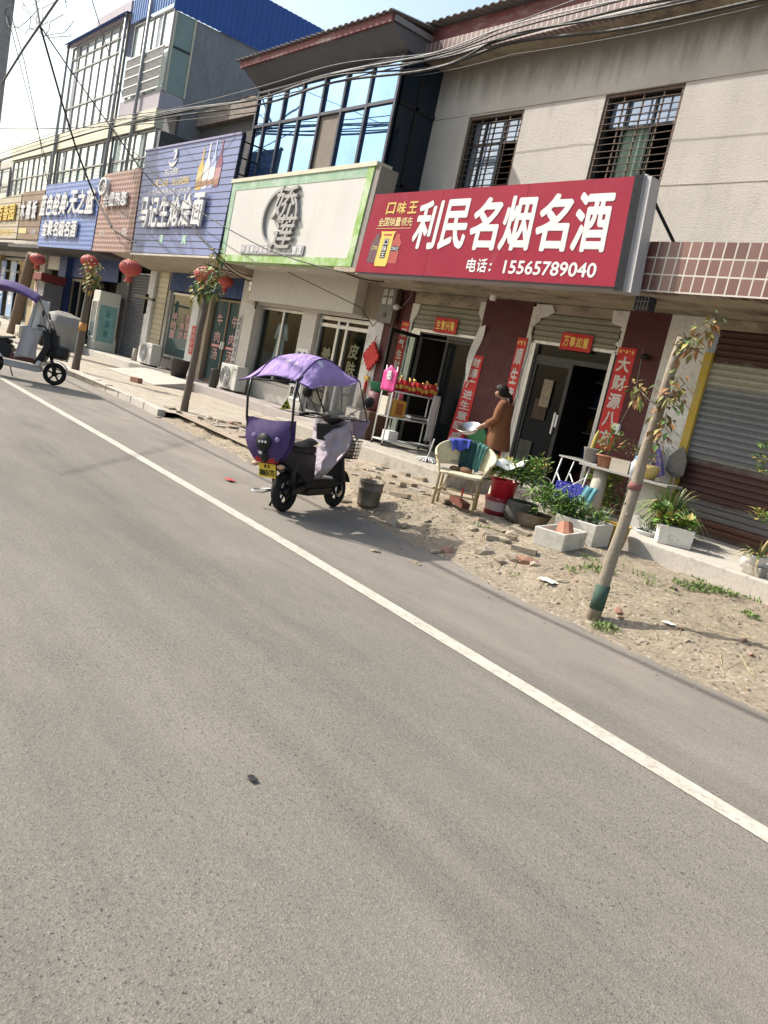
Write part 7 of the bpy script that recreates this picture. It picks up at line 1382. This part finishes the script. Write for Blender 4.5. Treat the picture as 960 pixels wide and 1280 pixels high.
b = B(); b.bx(q.x-.3, q.x+.3, 9.0, 9.44, PAVE, zc-.112, CONC); tag(b.build('concrete_block', None, (q.x, 9.2, PAVE)), 'low concrete block carrying the blue plastic crate', 'block')
# plant shelf: board on folding legs and drums
SY = 9.15; pL, pR = at(700, 571, SY), at(838, 602, SY); zT = (pL.z+pR.z)/2; SH = thing('plant_shelf', 'long board shelf on crossed metal legs holding flower pots', 'shelf', ((pL.x+pR.x)/2, SY, PAVE))
b = B(); xm = pL.x+(pR.x-pL.x)*.36; b.bx(pL.x-.02, xm, SY, SY+.35, zT-.02, zT, ALU); b.bx(xm-.25, pR.x, SY-.05, SY+.34, zT-.052, zT-.022, M('grey_board', (.30, .29, .27), .8)); b.build('board', SH)
for y in (SY+.02, SY+.32):
    b = B()
    for x0, x1 in ((pL.x+.03, pL.x-.10), (xm-.10, xm-.22)): b.tube([(x0, y, zT-.02), (x1, y, SZ if y > 9.45 else PAVE)], .012, WHITEMT, 6)
    b.tube([(pL.x+.0, y, zT-.25), (xm-.25, y, zT-.72)], .010, WHITEMT, 6); b.tube([(xm-.14, y, zT-.22), (pL.x-.08, y, zT-.68)], .010, WHITEMT, 6); b.build('folding_leg', SH)
b = B(); b.lathe([(0, 0), (.11, 0), (.10, zT-.06-PAVE), (0, zT-.06-PAVE)], (xm+.02, SY+.12, PAVE), M('cream_drum', (.42, .39, .32), .75, var=.15, dirt=(.3, .25, .18), damt=.3), 20); b.build('drum', SH)
b = B(); b.bx(xm+.55, pR.x-.1, SY+.2, SY+.24, PAVE, zT-.06, M('white_side_board', (.45, .45, .42), .8, dirt=(.3, .27, .2), damt=.3)); b.build('side_board', SH)
b = B(); q = Vector((xm+.06, SY-.06, PAVE+.42)); b.grid(lambda u, v: q+Vector((-.08-.14*(1-v)+.22*u, -.03+.02*math.sin(u*12), -.28+.42*v)), 8, 8, M('teal_net', (.10, .28, .33), .7, var=.4, scale=20)); tag(b.build('teal_bag', None, q, solid=.03), 'teal net bag hanging against the cream drum of the shelf', 'bag')
zs = zT
q = at(738, 579, SY+.12); potplant('flower_pot', 'grey bucket pot at the left end of the plant shelf', 'pot', (q.x, SY+.12, zT-.02), [(.10, 0), (.13, .20), (.14, .21)], M('grey_pot', (.25, .25, .24), .7), (((.06, .05, .28), (.12, .1, .10), 36, (0, 2), .06, .9),))
q = at(757, 583, SY+.12); potplant('flower_pot', 'terracotta pot with leggy green plant on the shelf', 'pot', (q.x, SY+.12, zT-.022), [(.10, 0), (.14, .14), (.16, .15), (.16, .17)], TERRA, (((0, 0, .36), (.18, .14, .20), 110, (0, 3, 1, 4), .08, .9),))
q = at(782, 586, SY+.12); b = B(); b.bx(q.x-.17, q.x+.12, SY, SY+.26, zT-.022, zT+.14, M('tan_box', (.36, .32, .26), .8)); tag(b.build('small_box', None, (q.x, SY+.1, zT-.022)), 'tan box between the pots on the plant shelf', 'box')
q = at(781, 578, SY+.2); potplant('shelf_plant', 'small leaved plant in a tan pot at the back of the shelf', 'plant', (q.x, SY+.42, zT-.02), [(.08, 0), (.1, .15)], M('tan_pot', (.35, .27, .18), .8), (((0, 0, .32), (.20, .13, .14), 130, (0, 3, 1), .05, .9),))
q = at(790, 590, SY); b = B(); b.lathe([(0, 0), (.06, 0), (.065, .16), (.03, .22), (.03, .25), (0, .25)], (q.x, SY+.05, zT-.022), M('white_bottle', (.58, .62, .68), .35, var=.1), 14); b.lathe([(.034, .22), (.034, .26), (0, .26)], (q.x, SY+.05, zT-.022), M('blue_cap', (.08, .2, .5), .4), 12); tag(b.build('bottle', None, (q.x, SY+.05, zT-.022)), 'white jug with blue cap on the plant shelf', 'bottle')
q = at(803, 592, SY); potplant('flower_pot', 'yellow and white tub with low plant near the shelf end', 'pot', (q.x, SY+.08, zT-.022), [(.12, 0), (.15, .10), (.155, .11), (.165, .18)], M('yellow_white_tub', (.55, .40, .14), .5, var=.35, scale=5), (((0, 0, .25), (.15, .12, .09), 80, (0, 3, 1), .06, .9),))
q = at(745, 555, 9.45); b = B(); b.tube([at(740, 568, 9.4), at(741, 560, 9.4), at(746, 545, 9.4), at(749, 538, 9.4)], [.03, .035, .03, .012], M('yellow_gourd', (.42, .33, .07), .6), 10); tag(b.build('yellow_glove', None, at(742, 565, 9.4)), 'yellow rubber glove stuck upright at the doorway edge', 'glove'); b = B(); b.tube([at(738, 582, 9.42), at(741, 560, 9.42)], .012, WHITEMT, 6); tag(b.build('stick', None, at(738, 582, 9.42)), 'thin pale stick holding the yellow glove', 'stick')
# tall leafy plants before the shelf
q = gp(738, 652); q.y += .12; q.z = ground_h(q.x, q.y); potplant('tall_plant', 'tall broad leaved green plant in front of the plant shelf', 'plant', q, [(.12, 0), (.16, .18)], M('dull_pot', (.18, .13, .1), .8), (((-.02, 0, .66), (.22, .18, .14), 130, (4, 4, 2), .17, .6), ((0, 0, .40), (.20, .18, .26), 320, (4, 2, 4, 4), .09, .8)))
q = gp(768, 662); q.y += .10; potplant('flower_pot', 'brown pot of narrow leaved green plant behind the yellow bucket', 'pot', (q.x, q.y, q.z), [(.11, 0), (.14, .22), (.15, .24)], M('brown_pot', (.20, .09, .06), .6), (((0, .02, .42), (.26, .22, .20), 260, (3, 5, 0), .10, 1.0, .22),))
q = gp(745, 648); b = B(); q.y += .2
for i in range(7): b.leaf(q+Vector((random.uniform(-.1, .1), random.uniform(-.05, .05), .34)), (random.gauss(0, 1), random.gauss(0, 1), .6), .2, .14, PAPER, .3)
tag(b.build('plastic_scrap', None, q), 'crumpled white plastic among the plants behind the long foam box', 'litter')
q = gp(757, 684); q.y += .13; b = B(); b.lathe([(0, 0), (.115, 0), (.15, .25), (.16, .255), (.16, .27), (.145, .265), (.112, .02)], q, M('yellow_bucket', (.50, .33, .04), .5, var=.12, dirt=(.35, .25, .08), damt=.3), 22); tag(b.build('bucket', None, q), 'yellow plastic bucket left of the leaning pale trunk', 'bucket')
q = gp(797, 689); q.y += .12
def paint_extra(o, base):
    b = B(); b.lathe([(.1345, .045), (.1395, .10)], base, M('bucket_blue_band', (.03, .06, .36), .5), 24); b.build('label_band', o); b = B(); dq = (CP-base); dq.z = 0; dq.normalize(); sd = Vector((-dq.y, dq.x, 0)); c = base+dq*.160
    P_ = Plate(c-sd*.07+Vector((0, 0, .12)), c+sd*.07+Vector((0, 0, .12)), c+sd*.07+Vector((0, 0, .20))+dq*.008, c-sd*.07+Vector((0, 0, .20))+dq*.008); P_.n = dq; P_.row(b, '立邦', .05, .9, .05, .9, M('bucket_blue_band', (.03, .06, .36), .5), w=.002, bold=.03); b.build('lettering', o)
potplant('paint_bucket', 'white paint bucket with blue band planted with feathery weeds', 'planter', q, [(.13, 0), (.155, .24), (.166, .25), (.166, .265)], M('bucket_white', (.58, .58, .59), .4, var=.05), (((-.03, .02, .34), (.18, .15, .14), 200, (5, 3, 0), .07, 1.0, .2),), extra=paint_extra)
q = atz(825, 678, SZ); foambox('white foam box of bright lettuce at the left end of the step', (q.x+.06, q.y+.16, SZ-.003), R_(38), .40, .28, .22, (((-.12, .02, .29), (.12, .11, .08), 110, (4, 4, 2), .12, .6, .6), ((.10, .02, .27), (.11, .11, .06), 100, (4, 4, 2), .11, .6, .6), ((-.22, .08, .36), (.08, .08, .08), 50, (4, 3), .11, .6, .6)))
# variegated arching plant in a dark pot
def arching(name, label, base, r, prof, pmat, n, L_, wd, lm, cat='plant', r0=.08):
    base = Vector(base); o = thing(name, label, cat, tuple(base)); b = B(); b.lathe([(0, 0)]+list(prof)+[(prof[-1][0]*.85, prof[-1][1]-.03), (0, prof[-1][1]-.04)], base, pmat, 22); b.build('pot', o); f = B(); zt = prof[-1][1]
    for i in range(n):
        a = random.uniform(0, 2*PI); el = random.uniform(.5, 1.35); l = L_*random.uniform(.6, 1.15); d = Vector((math.cos(a)*math.cos(el), math.sin(a)*math.cos(el), math.sin(el))); p = base+Vector((math.cos(a)*r0*random.random(), math.sin(a)*r0*random.random(), zt-.03)); w_ = wd*random.uniform(.7, 1.2); side = Vector((-math.sin(a), math.cos(a), 0)); vs = []; K = 7
        for k in range(K+1): t_ = k/K; c = p+d*l*t_-Vector((0, 0, 1))*l*(.85 if el < 1.1 else .45)*t_*t_; ww = w_*(1-t_)**.6*.5; vs += [c-side*ww, c+side*ww]
        f.add(vs, [(2*k, 2*k+1, 2*k+3, 2*k+2) for k in range(K)], LEAFS[random.choice(lm)] if lm else None)
    f.build('foliage', o); return o
LEAFS += [M('leaf_striped', (.30, .30, .16), .6, var=.4, scale=30), M('leaf_dry', (.34, .27, .13), .7, var=.2)]
q = at(833, 655, 9.2); arching('arching_plant', 'large arching striped grass plant in a dark pot beside the shutter', (q.x, 9.2, SZ-.003), .3, [(.17, 0), (.23, .30), (.25, .32)], M('dark_green_pot', (.02, .04, .035), .5), 290, .66, .024, (6, 5, 6, 3, 7, 4), r0=.15)
q = at(845, 655, 9.6); b = B(); b.lathe([(0, 0), (.16, 0), (.18, .35), (0, .36)], (q.x, 9.65, SZ), M('dim_grey_pot', (.16, .15, .16), .6), 20); tag(b.build('grey_tub', None, (q.x, 9.65, SZ)), 'grey tub behind the arching plant against the shutter edge', 'tub')
# purple umbrella and shovel against the white pier
tq = at(822, 556, 10.40); bq = at(814, 602, 10.2); b = B(); ax = tq-bq; UMB = M('purple_umbrella', (.17, .13, .33), .7, var=.15); n = 12; vs = []
for i in range(9):
    k = i/8; c = bq+ax*(.02+.93*k); r = .035+.17*(k**.8 if k < .2 else (1-k)**.75*1.15+.02)
    for j in range(n): a = 2*PI*j/n; rr = r*(1 if j % 2 else .62); vs.append(c+Vector((math.cos(a)*rr, math.sin(a)*rr*.45, 0)))
o = thing('folded_umbrella', 'folded purple umbrella leaning on the white pier', 'umbrella', tuple(bq)); b.add(vs, [(i*n+j, i*n+(j+1) % n, (i+1)*n+(j+1) % n, (i+1)*n+j) for i in range(8) for j in range(n)], UMB); b.build('canopy', o); b = B(); b.tube([bq-ax*.02, bq+ax*1.03], .010, PAPER, 6); b.tube([bq+Vector((.06, -.09, .05)), bq+ax*.6+Vector((-.04, -.09, 0))], .011, PAPER, 6); b.build('shaft', o)
q = at(847, 582, 10.40); o = thing('shovel', 'grey shovel standing blade up beside the yellow door jamb', 'shovel', (q.x, 10.4, SZ)); b = B(); b.prism([(q.x+x*1.0, 10.40-.02*abs(x)/.15, q.z+z) for x, z in ((-.02, -.18), (-.15, -.10), (-.155, .10), (-.06, .22), (.0, .28), (.06, .22), (.13, .08), (.13, -.12), (.03, -.18))], (0, .015, 0), M('shovel_steel', (.13, .125, .12), .55, .4, var=.3)); b.build('blade', o); b = B(); b.tube([(q.x, 10.41, q.z-.15), (q.x+.04, 10.36, SZ)], .018, CUT, 8); b.build('shaft', o)
# small pots on the right step
q = atz(930, 706, SZ); zS = SZ-.006
for px, py, r, h, lab in ((927, 709, .072, .13, 'smallest white pot, leftmost on the right step'), (943, 716, .085, .13, 'white pot in front on the right step with brown stain'), (959, 715, .07, .13, 'terracotta pot, rightmost of the row on the right step')):
    q = atz(px, py, SZ); potplant('flower_pot', lab, 'pot', (q.x, q.y+.09, zS), [(r*.8, 0), (r, h*.6), (r*.95, h)], M('white_glazed', (.56, .54, .50), .45, var=.1, dirt=(.3, .24, .18), damt=.3) if px != 959 else TERRA, (((0, 0, h+.02), (.05, .05, .03), 8, (0, 7), .05, .8),))
q = atz(941, 702, SZ+.14); arching('arching_plant', 'strappy green plant in a white bowl above the small step pots', (q.x, q.y+.10, zS+.10), .2, [(.07, 0), (.10, .08), (.108, .10), (.112, .11)], M('white_bowl', (.55, .55, .56), .5), 24, .46, .030, (3, 4, 0, 7), r0=.05)
bpy.data.objects['arching_plant.001'] if 'arching_plant.001' in bpy.data.objects else None
b = B(); b.bx(q.x-.10, q.x+.10, q.y+.02, q.y+.20, zS, zS+.098, CONC); tag(b.build('brick_stand', None, (q.x, q.y+.1, zS), bevel=.008), 'low grey brick under the white bowl on the right step', 'brick')
q = at(968, 722, 9.2); potplant('potted_shrub', 'leafy shrub in a pot standing before the rusty shutter right of the white pots', 'plant', (q.x+.05, 9.2, zS), [(.15, 0), (.2, .3), (.22, .32)], TERRA, (((-.42, 0, 1.22), (.22, .2, .24), 170, (4, 3, 5, 2), .12, .5), ((0, 0, .8), (.25, .22, .4), 160, (4, 3, 5), .12, .5), ((-.34, 0, .58), (.18, .16, .09), 45, (2, 4), .11, .5)))
